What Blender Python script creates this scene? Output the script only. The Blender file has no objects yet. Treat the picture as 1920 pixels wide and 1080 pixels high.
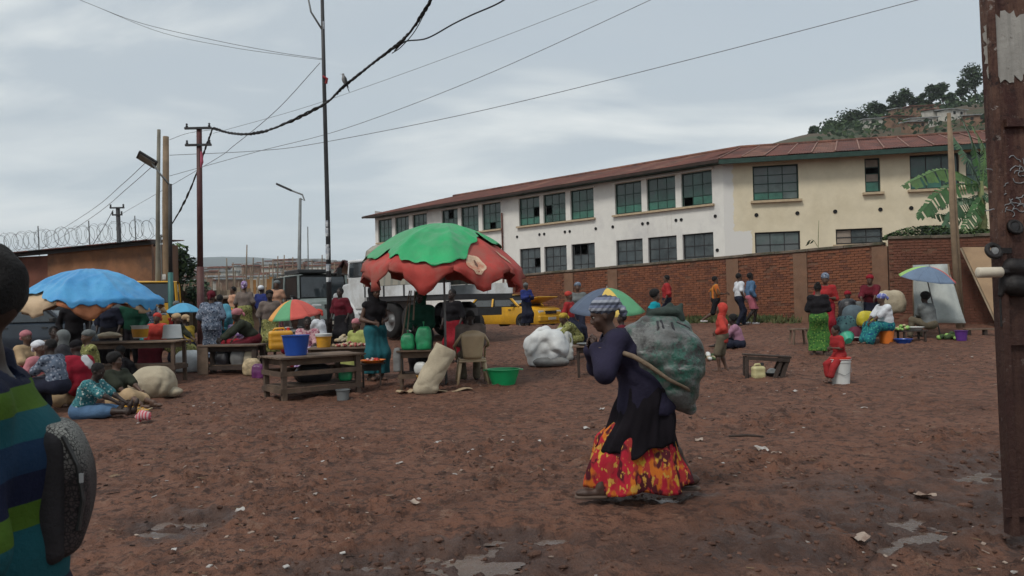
import bpy, math, random
import numpy as np
from mathutils import Vector, Matrix, Euler
R = math.radians
rnd = random.Random(7)
rs = np.random.RandomState(7)
sc = bpy.context.scene
# ------------------------------------------------------------------ camera, world, sun, exposure
F = 1450.0
PITCH, ROLL, EYE = R(1.04), R(-1.3), 1.45
CR = Euler((R(90) + PITCH, 0, 0)).to_matrix() @ Matrix.Rotation(ROLL, 3, 'Z')
cam_d = bpy.data.cameras.new('camera'); cam = bpy.data.objects.new('camera', cam_d)
sc.collection.objects.link(cam); sc.camera = cam
cam.matrix_world = Matrix.Translation((0, 0, EYE)) @ CR.to_4x4()
cam_d.sensor_width = 36; cam_d.lens = F / 1920 * 36; cam_d.clip_start = .05; cam_d.clip_end = 9000
cam_d.dof.use_dof = True; cam_d.dof.focus_distance = 14; cam_d.dof.aperture_fstop = 12
SUN_EL, SUN_ROT = R(52), R(215)
world = bpy.data.worlds.new('World'); sc.world = world; world.use_nodes = True
wn, wl = world.node_tree.nodes, world.node_tree.links
bg = wn['Background']
sky = wn.new('ShaderNodeTexSky'); sky.sky_type = 'NISHITA'; sky.sun_disc = False
sky.sun_elevation = SUN_EL; sky.sun_rotation = SUN_ROT; sky.air_density = 1.2; sky.dust_density = 2.0
tc = wn.new('ShaderNodeTexCoord'); sep = wn.new('ShaderNodeSeparateXYZ'); wl.new(tc.outputs['Generated'], sep.inputs[0])
def wmath(op, a, b=None):
    n = wn.new('ShaderNodeMath'); n.operation = op
    for i, v in enumerate((a, b)):
        if v is None: continue
        if isinstance(v, (int, float)): n.inputs[i].default_value = v
        else: wl.new(v, n.inputs[i])
    return n.outputs[0]
zz = wmath('ADD', wmath('MAXIMUM', sep.outputs[2], 0.0), .14)
cx = wmath('DIVIDE', sep.outputs[0], zz); cy = wmath('DIVIDE', sep.outputs[1], zz)
comb = wn.new('ShaderNodeCombineXYZ'); wl.new(cx, comb.inputs[0]); wl.new(cy, comb.inputs[1])
def wnoise(scale, detail, rough, dist=0., off=0.):
    mp = wn.new('ShaderNodeMapping'); mp.inputs['Location'].default_value = (off, off * .7, off); mp.inputs['Scale'].default_value = (.55, 1.0, 1)
    wl.new(comb.outputs[0], mp.inputs[0])
    n = wn.new('ShaderNodeTexNoise'); n.inputs['Scale'].default_value = scale; n.inputs['Detail'].default_value = detail
    n.inputs['Roughness'].default_value = rough; n.inputs['Distortion'].default_value = dist
    wl.new(mp.outputs[0], n.inputs['Vector']); return n.outputs['Fac']
def wramp(fac, stops):
    r = wn.new('ShaderNodeValToRGB'); wl.new(fac, r.inputs[0])
    e = r.color_ramp.elements
    while len(e) < len(stops): e.new(.5)
    for el, (p, c) in zip(e, stops): el.position = p; el.color = (*c, 1)
    return r.outputs[0]
def wmix(f, a, b, blend='MIX'):
    m = wn.new('ShaderNodeMix'); m.data_type = 'RGBA'; m.blend_type = blend
    for s, v in ((0, f), (6, a), (7, b)):
        if isinstance(v, (int, float)): m.inputs[s].default_value = v
        elif isinstance(v, tuple): m.inputs[s].default_value = (*v, 1)
        else: wl.new(v, m.inputs[s])
    return m.outputs[2]
big = wnoise(.42, 4, .52, .35, 3.1)
fine = wnoise(1.5, 6, .55, .5, 9.0)
f1 = wmath('ADD', wmath('MULTIPLY', big, .62), wmath('MULTIPLY', fine, .38))
cloud = wramp(f1, [(.42, (3.9, 4.4, 4.8)), (.485, (5.7, 6.05, 6.15)), (.55, (7.7, 7.8, 7.6))])
hz = wramp(sep.outputs[2], [(.0, (1, 1, 1)), (.09, (.72, .72, .72)), (.2, (.15, .15, .15)), (.34, (0, 0, 0))])
cloud2 = wmix(wmath('MULTIPLY', hz, .55), cloud, (5.6, 6.6, 7.2))
cover = wramp(f1, [(.33, (.86, .86, .86)), (.48, (.98, .98, .98))])
wl.new(wmix(cover, sky.outputs[0], cloud2), bg.inputs[0]); bg.inputs[1].default_value = .1
sun_d = bpy.data.lights.new('sun', 'SUN'); sun_d.energy = 1.5; sun_d.angle = R(14); sun_d.color = (1, .95, .88)
sun = bpy.data.objects.new('sun', sun_d); sc.collection.objects.link(sun)
sd = Vector((math.sin(SUN_ROT) * math.cos(SUN_EL), math.cos(SUN_ROT) * math.cos(SUN_EL), math.sin(SUN_EL)))
sun.rotation_euler = sd.to_track_quat('Z', 'Y').to_euler(); sun.location = sd * 50
sc.view_settings.view_transform = 'Standard'; sc.view_settings.look = 'None'
sc.view_settings.exposure = 0.48; sc.view_settings.gamma = 1; sc.view_settings.use_curve_mapping = False
sc.cycles.max_bounces = 6; sc.cycles.volume_bounces = 0; sc.cycles.transparent_max_bounces = 8

# ------------------------------------------------------------------ terrain and pixel helpers
def ss(t):
    t = np.clip(t, 0, 1); return t * t * (3 - 2 * t)
def H0(x, y):
    x = np.asarray(x, float); y = np.asarray(y, float)
    h = .55 * ss((y - 11) / 15.)
    h = h - .36 * ss((y - 28) / 7.) * ss((5 - x) / 6.)
    return h
def HZ(x, y): return float(H0(x, y))
def ray(px, py): return CR @ Vector(((px - 960) / F, -(py - 540) / F, -1))
def at(px, py, d):
    r = ray(px, py); return Vector((0, 0, EYE)) + r * (d / r.y)
def gp(px, py):
    r = ray(px, py); d = 2.
    while d < 60:
        p = Vector((0, 0, EYE)) + r * (d / r.y)
        if p.z <= HZ(p.x, p.y): return Vector((p.x, p.y, HZ(p.x, p.y)))
        d += .02
    return Vector((p.x, p.y, HZ(p.x, p.y)))
def gd(px, d):
    """ground point below pixel column px (near the horizon) at depth d"""
    x = (px - 960) / F * d; return Vector((x, d, HZ(x, d)))

# ------------------------------------------------------------------ numpy noise
_perm = np.random.RandomState(3).permutation(512)
def _h(ix, iy): return (_perm[(_perm[ix & 511] + iy) & 511] / 511.) * 2 - 1
def vnoise(x, y):
    ix = np.floor(x).astype(int); iy = np.floor(y).astype(int); fx = x - ix; fy = y - iy
    u = fx * fx * (3 - 2 * fx); v = fy * fy * (3 - 2 * fy)
    a = _h(ix, iy) * (1 - u) + _h(ix + 1, iy) * u; b = _h(ix, iy + 1) * (1 - u) + _h(ix + 1, iy + 1) * u
    return a * (1 - v) + b * v
def fbm(x, y, o=4, g=.5):
    s = 0; a = 1; t = 0
    for i in range(o):
        s = s + a * vnoise(x * 2 ** i + 17.3 * i, y * 2 ** i - 9.1 * i); t += a; a *= g
    return s / t

# ------------------------------------------------------------------ materials
MATS = {}
def mat(name, col=(.5, .5, .5), rough=.8, var=.18, scale=6., bump=.15, bscale=None, metal=0., col2=None, spec=.35,
        pattern=None, pcol=None, pscale=8., extra=None, alpha=None, coat=0.):
    if name in MATS: return MATS[name]
    m = bpy.data.materials.new(name); m.use_nodes = True; MATS[name] = m
    n, l = m.node_tree.nodes, m.node_tree.links; b = n['Principled BSDF']
    b.inputs['Roughness'].default_value = rough; b.inputs['Metallic'].default_value = metal
    b.inputs['Specular IOR Level'].default_value = spec
    if coat: b.inputs['Coat Weight'].default_value = coat; b.inputs['Coat Roughness'].default_value = .15
    t = n.new('ShaderNodeTexCoord'); out = t.outputs['Object']
    def nz(s, d=5, r=.6, vec=out):
        q = n.new('ShaderNodeTexNoise'); q.inputs['Scale'].default_value = s; q.inputs['Detail'].default_value = d
        q.inputs['Roughness'].default_value = r; l.new(vec, q.inputs['Vector']); return q.outputs['Fac']
    def ramp(f, p0, p1, c0=(0, 0, 0), c1=(1, 1, 1), mode='LINEAR'):
        q = n.new('ShaderNodeValToRGB'); q.color_ramp.elements[0].position = p0; q.color_ramp.elements[1].position = p1
        q.color_ramp.elements[0].color = (*c0, 1); q.color_ramp.elements[1].color = (*c1, 1); q.color_ramp.interpolation = mode
        l.new(f, q.inputs[0]); return q.outputs[0]
    def mix(f, a, c, bl='MIX'):
        q = n.new('ShaderNodeMix'); q.data_type = 'RGBA'; q.blend_type = bl
        for s, v in ((0, f), (6, a), (7, c)):
            if isinstance(v, (int, float)): q.inputs[s].default_value = v
            elif isinstance(v, tuple): q.inputs[s].default_value = (*v, 1)
            else: l.new(v, q.inputs[s])
        return q.outputs[2]
    d = tuple(max(0, c * (1 - var)) for c in col); e = tuple(min(1, c * (1 + var)) for c in col)
    c = ramp(nz(scale), .35, .65, d, e)
    if col2: c = mix(ramp(nz(scale * .6, 6, .7), .45, .6), c, col2)
    if pattern == 'blobs':
        for k, pc in enumerate(pcol):
            v = n.new('ShaderNodeTexNoise'); v.inputs['Scale'].default_value = pscale * (1 + .3 * k); v.inputs['Detail'].default_value = 1.5
            mp = n.new('ShaderNodeMapping'); mp.inputs['Location'].default_value = (k * 7.3, k * 3.1, k); l.new(out, mp.inputs[0]); l.new(mp.outputs[0], v.inputs['Vector'])
            c = mix(ramp(v.outputs['Fac'], .53, .55), c, pc)
    if pattern == 'cells':
        for k, pc in enumerate(pcol):
            v = n.new('ShaderNodeTexVoronoi'); v.inputs['Scale'].default_value = pscale * (1 + .37 * k)
            l.new(out, v.inputs['Vector']); c = mix(ramp(v.outputs['Distance'], .3, .34, (1, 1, 1), (0, 0, 0)), c, pc)
    if pattern in ('stripez', 'stripex', 'stripey'):
        s_ = n.new('ShaderNodeSeparateXYZ'); l.new(out, s_.inputs[0]); ax = {'x': 0, 'y': 1, 'z': 2}[pattern[-1]]
        f = n.new('ShaderNodeMath'); f.operation = 'MULTIPLY_ADD'; l.new(s_.outputs[ax], f.inputs[0]); f.inputs[1].default_value = pscale; f.inputs[2].default_value = 50.0
        g = n.new('ShaderNodeMath'); g.operation = 'FRACT'; l.new(f.outputs[0], g.inputs[0])
        q = n.new('ShaderNodeValToRGB'); q.color_ramp.interpolation = 'CONSTANT'; el = q.color_ramp.elements
        while len(el) < len(pcol): el.new(.5)
        for k, pc in enumerate(pcol): el[k].position = k / len(pcol); el[k].color = (*pc, 1)
        l.new(g.outputs[0], q.inputs[0]); c = mix(.8, c, q.outputs[0])
    if extra: c = extra(n, l, nz, ramp, mix, c, out, b)
    l.new(c, b.inputs['Base Color'])
    if bump:
        bp = n.new('ShaderNodeBump'); bp.inputs['Strength'].default_value = min(1, bump); bp.inputs['Distance'].default_value = .06 if name == 'mud' else .02
        l.new(nz(bscale or scale * 5, 6, .65), bp.inputs['Height']); l.new(bp.outputs[0], b.inputs['Normal'])
    if alpha is not None: b.inputs['Alpha'].default_value = alpha
    return m

# ------------------------------------------------------------------ mesh builder
class MB:
    def __init__(s): s.v = []; s.f = []; s.mi = []; s.cur = 0
    def add(s, vs, fs):
        o = len(s.v); s.v += [tuple(v) for v in vs]; s.f += [tuple(i + o for i in f) for f in fs]; s.mi += [s.cur] * len(fs); return s
    def box(s, c, d, rot=None, taper=1.0, bev=0):
        x, y, z = d[0] / 2, d[1] / 2, d[2] / 2
        vs = [Vector((sx * x * (taper if sz > 0 else 1), sy * y * (taper if sz > 0 else 1), sz * z)) for sz in (-1, 1) for sy in (-1, 1) for sx in (-1, 1)]
        if rot is not None:
            M = rot if isinstance(rot, Matrix) else Euler(rot).to_matrix(); vs = [M @ v for v in vs]
        c = Vector(c); vs = [v + c for v in vs]
        return s.add(vs, [(0, 2, 3, 1), (4, 5, 7, 6), (0, 1, 5, 4), (1, 3, 7, 5), (3, 2, 6, 7), (2, 0, 4, 6)])
    def beam(s, a, b, w, h=None):
        a, b = Vector(a), Vector(b); d = b - a
        q = d.to_track_quat('X', 'Z').to_matrix()
        return s.box((a + b) / 2, (d.length, w, h or w), q)
    def tube(s, pts, r, n=8, caps=True):
        pts = [Vector(p) for p in pts]; rr = r if isinstance(r, (list, tuple)) else [r] * len(pts)
        up = Vector((0, 0, 1)); vs = []; prev = None
        for i, p in enumerate(pts):
            t = (pts[min(i + 1, len(pts) - 1)] - pts[max(i - 1, 0)]).normalized()
            if prev is None:
                u = t.cross(up)
                if u.length < 1e-3: u = t.cross(Vector((1, 0, 0)))
            else: u = prev - t * prev.dot(t)
            u.normalize(); prev = u; w = t.cross(u)
            for k in range(n):
                a = 2 * math.pi * k / n; vs.append(p + (u * math.cos(a) + w * math.sin(a)) * rr[i])
        fs = [(i * n + k, i * n + (k + 1) % n, (i + 1) * n + (k + 1) % n, (i + 1) * n + k) for i in range(len(pts) - 1) for k in range(n)]
        if caps: fs += [tuple(range(n))[::-1], tuple((len(pts) - 1) * n + k for k in range(n))]
        return s.add(vs, fs)
    def lathe(s, prof, n=20, c=(0, 0, 0), sx=1., sy=1., rot=None):
        vs = []
        for r, z in prof:
            for k in range(n):
                a = 2 * math.pi * k / n; v = Vector((r * math.cos(a) * sx, r * math.sin(a) * sy, z))
                if rot is not None: v = rot @ v
                vs.append(v + Vector(c))
        m = len(prof)
        return s.add(vs, [(i * n + k, i * n + (k + 1) % n, (i + 1) * n + (k + 1) % n, (i + 1) * n + k) for i in range(m - 1) for k in range(n)])
    def ell(s, c, r, n=12, rot=None):
        prof = [(math.sin(math.pi * i / n) + 1e-4, -math.cos(math.pi * i / n)) for i in range(n + 1)]
        vs = []; c = Vector(c)
        for q, z in prof:
            for k in range(n):
                a = 2 * math.pi * k / n; v = Vector((q * math.cos(a) * r[0], q * math.sin(a) * r[1], z * r[2]))
                if rot is not None: v = rot @ v
                vs.append(v + c)
        return s.add(vs, [(i * n + k, i * n + (k + 1) % n, (i + 1) * n + (k + 1) % n, (i + 1) * n + k) for i in range(n) for k in range(n)])
    def prism(s, poly, y0, y1, axis='y'):
        n = len(poly)
        f = (lambda p, t: (p[0], t, p[1])) if axis == 'y' else ((lambda p, t: (t, p[0], p[1])) if axis == 'x' else (lambda p, t: (p[0], p[1], t)))
        vs = [f(p, y0) for p in poly] + [f(p, y1) for p in poly]
        return s.add(vs, [tuple(range(n)), tuple(range(2 * n - 1, n - 1, -1))] + [(i, i + n, (i + 1) % n + n, (i + 1) % n) for i in range(n)])
    def mesh(s, name, m, smooth=False, off=None):
        me = bpy.data.meshes.new(name)
        vs = s.v if off is None else [(v[0] - off[0], v[1] - off[1], v[2] - off[2]) for v in s.v]
        me.from_pydata(vs, [], s.f)
        for q in (m if isinstance(m, (list, tuple)) else [m]): me.materials.append(q)
        if any(s.mi): me.polygons.foreach_set('material_index', s.mi)
        if smooth: me.polygons.foreach_set('use_smooth', [True] * len(me.polygons))
        me.update(); return me
    def build(s, name, m, parent=None, smooth=False, loc=None, bevel=0, label=None, kind=None, auto=None):
        me = s.mesh(name, m, smooth, loc)
        if auto: me.polygons.foreach_set('use_smooth', [True] * len(me.polygons))
        o = link(name, me, parent)
        if loc is not None: o.location = loc
        if auto:
            me.set_sharp_from_angle(angle=R(auto))
        if bevel:
            b = o.modifiers.new('bevel', 'BEVEL'); b.width = bevel; b.segments = 2; b.limit_method = 'ANGLE'
        if label: o['label'] = label
        if kind: o['kind'] = kind
        return o
def link(name, me, parent=None):
    o = bpy.data.objects.new(name, me); sc.collection.objects.link(o)
    if parent is not None: o.parent = parent
    return o
def tag(o, label=None, cat=None, group=None, kind=None):
    for k, v in (('label', label), ('category', cat), ('group', group), ('kind', kind)):
        if v: o[k] = v
    return o
def thing(name, label, cat, loc=(0, 0, 0), rz=0., group=None):
    o = bpy.data.objects.new(name, None); sc.collection.objects.link(o); o.location = loc; o.rotation_euler = (0, 0, rz)
    o.empty_display_size = .2; return tag(o, label, cat, group)
def copy_tree(o, loc, rz=None, label=None, s=None):
    def cp(a, par):
        c = a.copy(); sc.collection.objects.link(c)
        if par is not None: c.parent = par
        for ch in list(a.children): cp(ch, c)
        return c
    c = cp(o, None); c.location = loc
    if rz is not None: c.rotation_euler = (0, 0, rz)
    if s: c.scale = (s, s, s)
    if label: c['label'] = label
    return c
# ------------------------------------------------------------------ ground
def wetness(x, y):
    """0 dry .. 1 churned wet mud: a wheel-track band crossing the foreground to the right, and a few pools"""
    w = np.zeros_like(x)
    for (ax, ay), (bx, by), wd in (((-1.2, 3.2), (2.2, 5.2), .55), ((.2, 3.0), (4.6, 6.0), .75), ((2.4, 5.6), (8.0, 9.2), .6), ((-2.5, 2.6), (1.2, 3.9), .5)):
        dx, dy = bx - ax, by - ay; L2 = dx * dx + dy * dy
        t = np.clip(((x - ax) * dx + (y - ay) * dy) / L2, 0, 1)
        dd = np.hypot(x - ax - t * dx, y - ay - t * dy)
        w = np.maximum(w, np.exp(-(dd / wd) ** 2))
    w = w * np.clip(.75 + .9 * fbm(x * 1.3, y * 1.3, 3), 0, 1)
    for p, rx, ry in globals().get('POOLP', ()):
        q = np.hypot((x - p.x) / (rx * 1.1), (y - p.y) / (ry * 2.6)) + .5 * fbm(x * 4, y * 4, 3); w = np.maximum(w, 1 - ss((q - .5) / .9))
    return np.clip(w, 0, 1)
POOLS = [(335, 981, .30, .17), (1668, 985, .40, .22), (1705, 960, .30, .14), (790, 1062, .62, .16), (905, 1035, .4, .10), (1215, 930, .42, .07), (1880, 888, .5, .2), (985, 1006, .32, .07)]
POOLP = [(gp(a, b), c, d) for a, b, c, d in POOLS]
def terrain(x, y):
    h = H0(x, y); r = np.hypot(x, y)
    near = 1 - ss((r - 30) / 40)
    w = wetness(x, y)
    lump = fbm(x * 1.1, y * 1.1, 4)
    mid = fbm(x * 5.5 + 3, y * 5.5, 3)
    clod = np.clip(fbm(x * 11 + 9, y * 11, 3) - .05, 0, 1)
    m = near * (.042 * lump + .024 * mid + .085 * clod * np.clip(fbm(x * .9, y * .9, 3) * 1.8 + .45, .12, 1.1))
    m = m + near * .014 * fbm(x * 19, y * 19, 2) * (1 - ss((r - 8) / 8))
    rid = 1 - np.abs(fbm(x * 3.5 + 40, y * 3.5, 3)) * 2.4
    hole = np.clip(-fbm(x * 7 + 5, y * 7, 2) - .12, 0, 1)
    m = m + near * w * (.030 * rid - .06 * hole - .02)
    for (ax, ay), (bx, by), wd, dp in (((-.6, 2.6), (9.5, 9.6), .11, .035), ((-1.4, 3.0), (8.6, 10.2), .11, .030), ((-3.2, 2.9), (3.5, 5.1), .10, .025), ((1.0, 2.6), (6.4, 5.4), .13, .035), ((-6., 8.), (5., 10.6), .12, .018)):
        L_ = math.hypot(bx - ax, by - ay); ux, uy = (bx - ax) / L_, (by - ay) / L_; t = (x - ax) * ux + (y - ay) * uy; e_ = -(x - ax) * uy + (y - ay) * ux + .10 * vnoise(t * .9, 0 * t + wd * 50)
        m = m + near * dp * (np.exp(-((np.abs(e_) - wd * 1.5) / (wd * .5)) ** 2) * .5 - np.exp(-(e_ / wd) ** 2)) * ((t > 0) & (t < L_)) * (.6 + .6 * vnoise(t * 1.7, 0 * t + 3))
    for p, rx, ry in POOLP:
        q = np.hypot((x - p.x) / rx, (y - p.y) / (ry * 2.2)) + .25 * fbm(x * 6, y * 6, 2)
        m = m - .035 * (1 - ss((q - .35) / .9))
    m = m - .0 * w
    return h + m, w
angs = np.concatenate([np.linspace(-44, 44, 620), np.linspace(46, 314, 60)]) * math.pi / 180
rad = np.concatenate([[.05, .4, .8, 1.2, 1.6], 2 * (1.0065 ** np.arange(0, 430)), 33 * (1.05 ** np.arange(1, 98))])
A, RR = np.meshgrid(angs, rad)
X, Y = RR * np.sin(A), RR * np.cos(A)
Z, W = terrain(X, Y)
nr, na = X.shape
idx = np.arange(nr * na).reshape(nr, na)
nx = np.roll(idx, -1, axis=1)
quads = np.stack([idx[:-1], nx[:-1], nx[1:], idx[1:]], -1).reshape(-1, 4)
me = bpy.data.meshes.new('ground')
me.vertices.add(nr * na); me.vertices.foreach_set('co', np.stack([X, Y, Z], -1).ravel())
me.loops.add(len(quads) * 4); me.loops.foreach_set('vertex_index', quads[:, ::-1].ravel())
me.polygons.add(len(quads)); me.polygons.foreach_set('loop_start', np.arange(0, len(quads) * 4, 4)); me.polygons.foreach_set('loop_total', [4] * len(quads))
me.polygons.foreach_set('use_smooth', [True] * len(quads))
at_ = me.attributes.new('wet', 'FLOAT', 'POINT'); at_.data.foreach_set('value', W.ravel())
me.update(); me.validate()
def mud_x(n, l, nz, ramp, mix, c, out, b):
    c = mix(ramp(nz(.55, 5, .6), .38, .66), c, (.178, .086, .056))
    c = mix(ramp(nz(3.2, 8, .72), .50, .68), c, (.088, .043, .030))
    c = mix(ramp(nz(7.5, 9, .78), .50, .57), c, (.062, .031, .022))
    c = mix(ramp(nz(4.6, 9, .8), .56, .63), c, (.20, .115, .080))
    c = mix(ramp(nz(34, 4, .7), .60, .72), c, (.17, .11, .08))
    c = mix(ramp(nz(17, 3, .7), .62, .70), c, (.036, .020, .016))
    a = n.new('ShaderNodeAttribute'); a.attribute_name = 'wet'
    c = mix(ramp(a.outputs['Fac'], .15, .8), c, mix(ramp(nz(2.6, 6, .7), .4, .6), (.055, .030, .023), (.095, .055, .042)))
    q = n.new('ShaderNodeMath'); q.operation = 'MULTIPLY'; l.new(ramp(a.outputs['Fac'], .15, .8), q.inputs[0]); l.new(ramp(nz(4.5, 5, .6), .40, .58), q.inputs[1])
    r = n.new('ShaderNodeMapRange'); l.new(q.outputs[0], r.inputs['Value']); r.inputs['To Min'].default_value = .80; r.inputs['To Max'].default_value = .33
    l.new(r.outputs[0], b.inputs['Roughness'])
    return c
gm = mat('mud', (.142, .064, .040), .82, .28, 1.4, 1., 16, spec=.22, extra=mud_x)
me.materials.append(gm)
ground = link('ground', me); tag(ground, 'brown churned mud ground of the market square with wet tracks', None, None, 'structure')
# pools
wm = mat('puddle_water', (.10, .068, .052), .16, .2, 3, .25, 14, spec=.4, extra=lambda n, l, nz, ramp, mix, c, out, b: (l.new(ramp(nz(9, 6, .7), .45, .62, (.10, .10, .10), (.55, .55, .55)), b.inputs['Roughness']), c)[1])
for i, (p, rx, ry) in enumerate(POOLP):
    rx, ry = rx * .85, ry * .75
    mb = MB(); n = 90; tq = np.linspace(0, 6.28, 60); zz_ = float(np.percentile(terrain(np.concatenate([p.x + np.cos(tq) * rx * k9 for k9 in (.3, .6, .9, 1.15)]), np.concatenate([p.y + np.sin(tq) * ry * 1.9 * k9 for k9 in (.3, .6, .9, 1.15)]))[0], 32))
    vs = [(p.x, p.y, zz_)]
    for k in range(n):
        a = 2 * math.pi * k / n; q = 1.05 + .75 * float(fbm(np.array([math.cos(a) * 2.4 + i * 9]), np.array([math.sin(a) * 2.4]), 4)[0])
        vs.append((p.x + math.cos(a) * rx * q, p.y + math.sin(a) * ry * 1.9 * q, zz_))
    mb.add(vs, [(0, k + 1, (k + 1) % n + 1) for k in range(n)])
    o = mb.build('puddle', wm); tag(o, 'shallow muddy rain puddle lying in the churned mud', None, None, 'structure')

# ------------------------------------------------------------------ facade helper
def facade(parent, name, m, L, z0, z1, wins, th=.28, reveal_mat=None):
    """wall in local x (0..L), front face at y=0 looking to -y, holes for wins (x0,x1,za,zb)"""
    xs = sorted({0., L} | {v for w in wins for v in w[:2]}); zs = sorted({z0, z1} | {v for w in wins for v in w[2:4]})
    mb = MB()
    for i in range(len(xs) - 1):
        for j in range(len(zs) - 1):
            xc, zc = (xs[i] + xs[i + 1]) / 2, (zs[j] + zs[j + 1]) / 2
            if any(w[0] < xc < w[1] and w[2] < zc < w[3] for w in wins): continue
            a, b_, c, d = xs[i], xs[i + 1], zs[j], zs[j + 1]
            mb.add([(a, 0, c), (b_, 0, c), (b_, 0, d), (a, 0, d)], [(0, 1, 2, 3)])
            mb.add([(a, th, c), (b_, th, c), (b_, th, d), (a, th, d)], [(3, 2, 1, 0)])
    for x0, x1, za, zb in [w[:4] for w in wins] + [(0, L, z0, z1)]:
        mb.add([(x0, 0, za), (x1, 0, za), (x1, 0, zb), (x0, 0, zb), (x0, th, za), (x1, th, za), (x1, th, zb), (x0, th, zb)],
               [(0, 1, 5, 4), (1, 2, 6, 5), (2, 3, 7, 6), (3, 0, 4, 7)])
    return mb.build(name, m, parent)
def window(parent, x0, x1, za, zb, fm, pm, cols, rows, y=.14, th=.07, broken=(), openp=(), fw=.05, mats=None):
    """frame with mullions; each pane a sub-part"""
    fr = MB(); w, h = x1 - x0, zb - za
    fr.box((x0 + fw / 2, y, (za + zb) / 2), (fw, th, h)); fr.box((x1 - fw / 2, y, (za + zb) / 2), (fw, th, h))
    fr.box(((x0 + x1) / 2, y, za + fw / 2), (w - 2 * fw, th, fw)); fr.box(((x0 + x1) / 2, y, zb - fw / 2), (w - 2 * fw, th, fw))
    iw = (w - 2 * fw); ih = (h - 2 * fw)
    zc = [za + fw]
    for r in rows: zc.append(zc[-1] + ih * r)
    for z in zc[1:-1]: fr.box(((x0 + x1) / 2, y, z), (iw, th * .7, .035))
    for k in range(1, cols): 
        for j in range(len(rows)):
            fr.box((x0 + fw + iw * k / cols, y + .002, (zc[j] + zc[j + 1]) / 2), (.03, th * .6, zc[j + 1] - zc[j] - .036))
    f = fr.build('window', fm, parent)
    for k in range(cols):
        for j in range(len(rows)):
            if (k, j) in broken: continue
            a = x0 + fw + iw * k / cols + .02; b_ = x0 + fw + iw * (k + 1) / cols - .02
            p = MB().box(((a + b_) / 2, y + .004, (zc[j] + zc[j + 1]) / 2), (b_ - a, .008, zc[j + 1] - zc[j] - .04))
            pane = p.build('pane', (mats or {}).get((k, j), pm), f)
    return f

# ------------------------------------------------------------------ school
def wall_x(dirt, streak):
    def g(n, l, nz, ramp, mix, c, out, b):
        c = mix(ramp(nz(.35, 6, .7), .52, .72), c, dirt)
        mp = n.new('ShaderNodeMapping'); mp.inputs['Scale'].default_value = (3.0, 3.0, .22); l.new(out, mp.inputs[0])
        c = mix(ramp(nz(1.2, 7, .7, mp.outputs[0]), .60, .80), c, streak)
        c = mix(ramp(nz(5.5, 8, .75), .64, .68), c, (.32, .27, .22))
        return c
    return g
M_white = mat('white_plaster', (.66, .65, .61), .9, .04, 2, .25, 14, extra=wall_x((.50, .49, .48), (.38, .34, .30)))
def cream_x(n, l, nz, ramp, mix, c, out, b):
    # lower left of the yellow wing repainted white with an uneven edge, the rest weathered cream
    c = mix(ramp(nz(.5, 6, .7), .5, .75), c, (.54, .47, .33))
    mp = n.new('ShaderNodeMapping'); mp.inputs['Scale'].default_value = (3.0, 3.0, .22); l.new(out, mp.inputs[0])
    c = mix(ramp(nz(1.1, 7, .7, mp.outputs[0]), .62, .8), c, (.44, .38, .27))
    c = mix(ramp(nz(4.2, 8, .75), .665, .69), c, (.36, .33, .28))
    s = n.new('ShaderNodeSeparateXYZ'); l.new(out, s.inputs[0])
    def m2(op, a, b_):
        q = n.new('ShaderNodeMath'); q.operation = op
        for i, v in enumerate((a, b_)):
            if isinstance(v, (int, float)): q.inputs[i].default_value = v
            else: l.new(v, q.inputs[i])
        return q.outputs[0]
    wob = m2('MULTIPLY', m2('SUBTRACT', nz(3.0, 5, .7), .5), .5)
    left = m2('LESS_THAN', m2('ADD', s.outputs[0], wob), .45)
    low = m2('MULTIPLY', m2('LESS_THAN', m2('ADD', s.outputs[0], wob), 1.25), m2('LESS_THAN', m2('ADD', s.outputs[2], wob), 4.6))
    return mix(m2('MAXIMUM', left, low), c, (.63, .62, .59))
M_cream = mat('cream_plaster', (.64, .57, .42), .9, .05, 1.5, .25, 14, extra=cream_x)
def rust_x(n, l, nz, ramp, mix, c, out, b):
    c = mix(ramp(nz(.9, 7, .75), .45, .62), c, (.060, .026, .022))
    mp = n.new('ShaderNodeMapping'); mp.inputs['Scale'].default_value = (4, .4, .4); l.new(out, mp.inputs[0])
    return mix(ramp(nz(2.2, 6, .7, mp.outputs[0]), .58, .74), c, (.19, .095, .062))
M_rust = mat('rusty_sheet', (.13, .043, .030), .8, .25, 1.5, .3, 20, extra=rust_x)
M_rust2 = mat('rusty_sheet_faded', (.17, .075, .05), .8, .25, 1.5, .3, 20, extra=rust_x)
M_green = mat('green_paint', (.018, .046, .036), .55, .25, 4, .2)
M_dkgreen = mat('dark_green_glass', (.018, .062, .048), .22, .4, 1.2, .05, 4, spec=.6, col2=(.035, .062, .056))
M_gryglass = mat('grey_dusty_glass', (.075, .105, .10), .3, .35, 1.2, .05, 4, spec=.6, col2=(.10, .115, .115))
M_lowglass = mat('low_window_glass', (.045, .058, .062), .26, .4, 1.2, .05, 4, spec=.6, col2=(.075, .088, .09))
M_mid = mat('green_glass', (.028, .12, .085), .3, .3, 2, .05, 4, spec=.6)
M_board = mat('boarded_panel', (.24, .20, .165), .8, .15, 4)
M_sill = mat('concrete_sill', (.42, .33, .22), .9, .12, 5, .3)
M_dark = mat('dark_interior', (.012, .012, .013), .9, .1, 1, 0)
M_darkgrey = mat('dark_grey', (.03, .03, .032), .6, .2, 6)
Cx, Cy = 10.35, 37.4         # bend of the two wings
wa = math.atan2(1, -1.02)    # white wing runs away to the left
school = thing('school_building', 'long two storey school with white and cream wings under rusty roof', 'building', (Cx, Cy, 0), 0)
wing_w = bpy.data.objects.new('white_wing', None)
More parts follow.
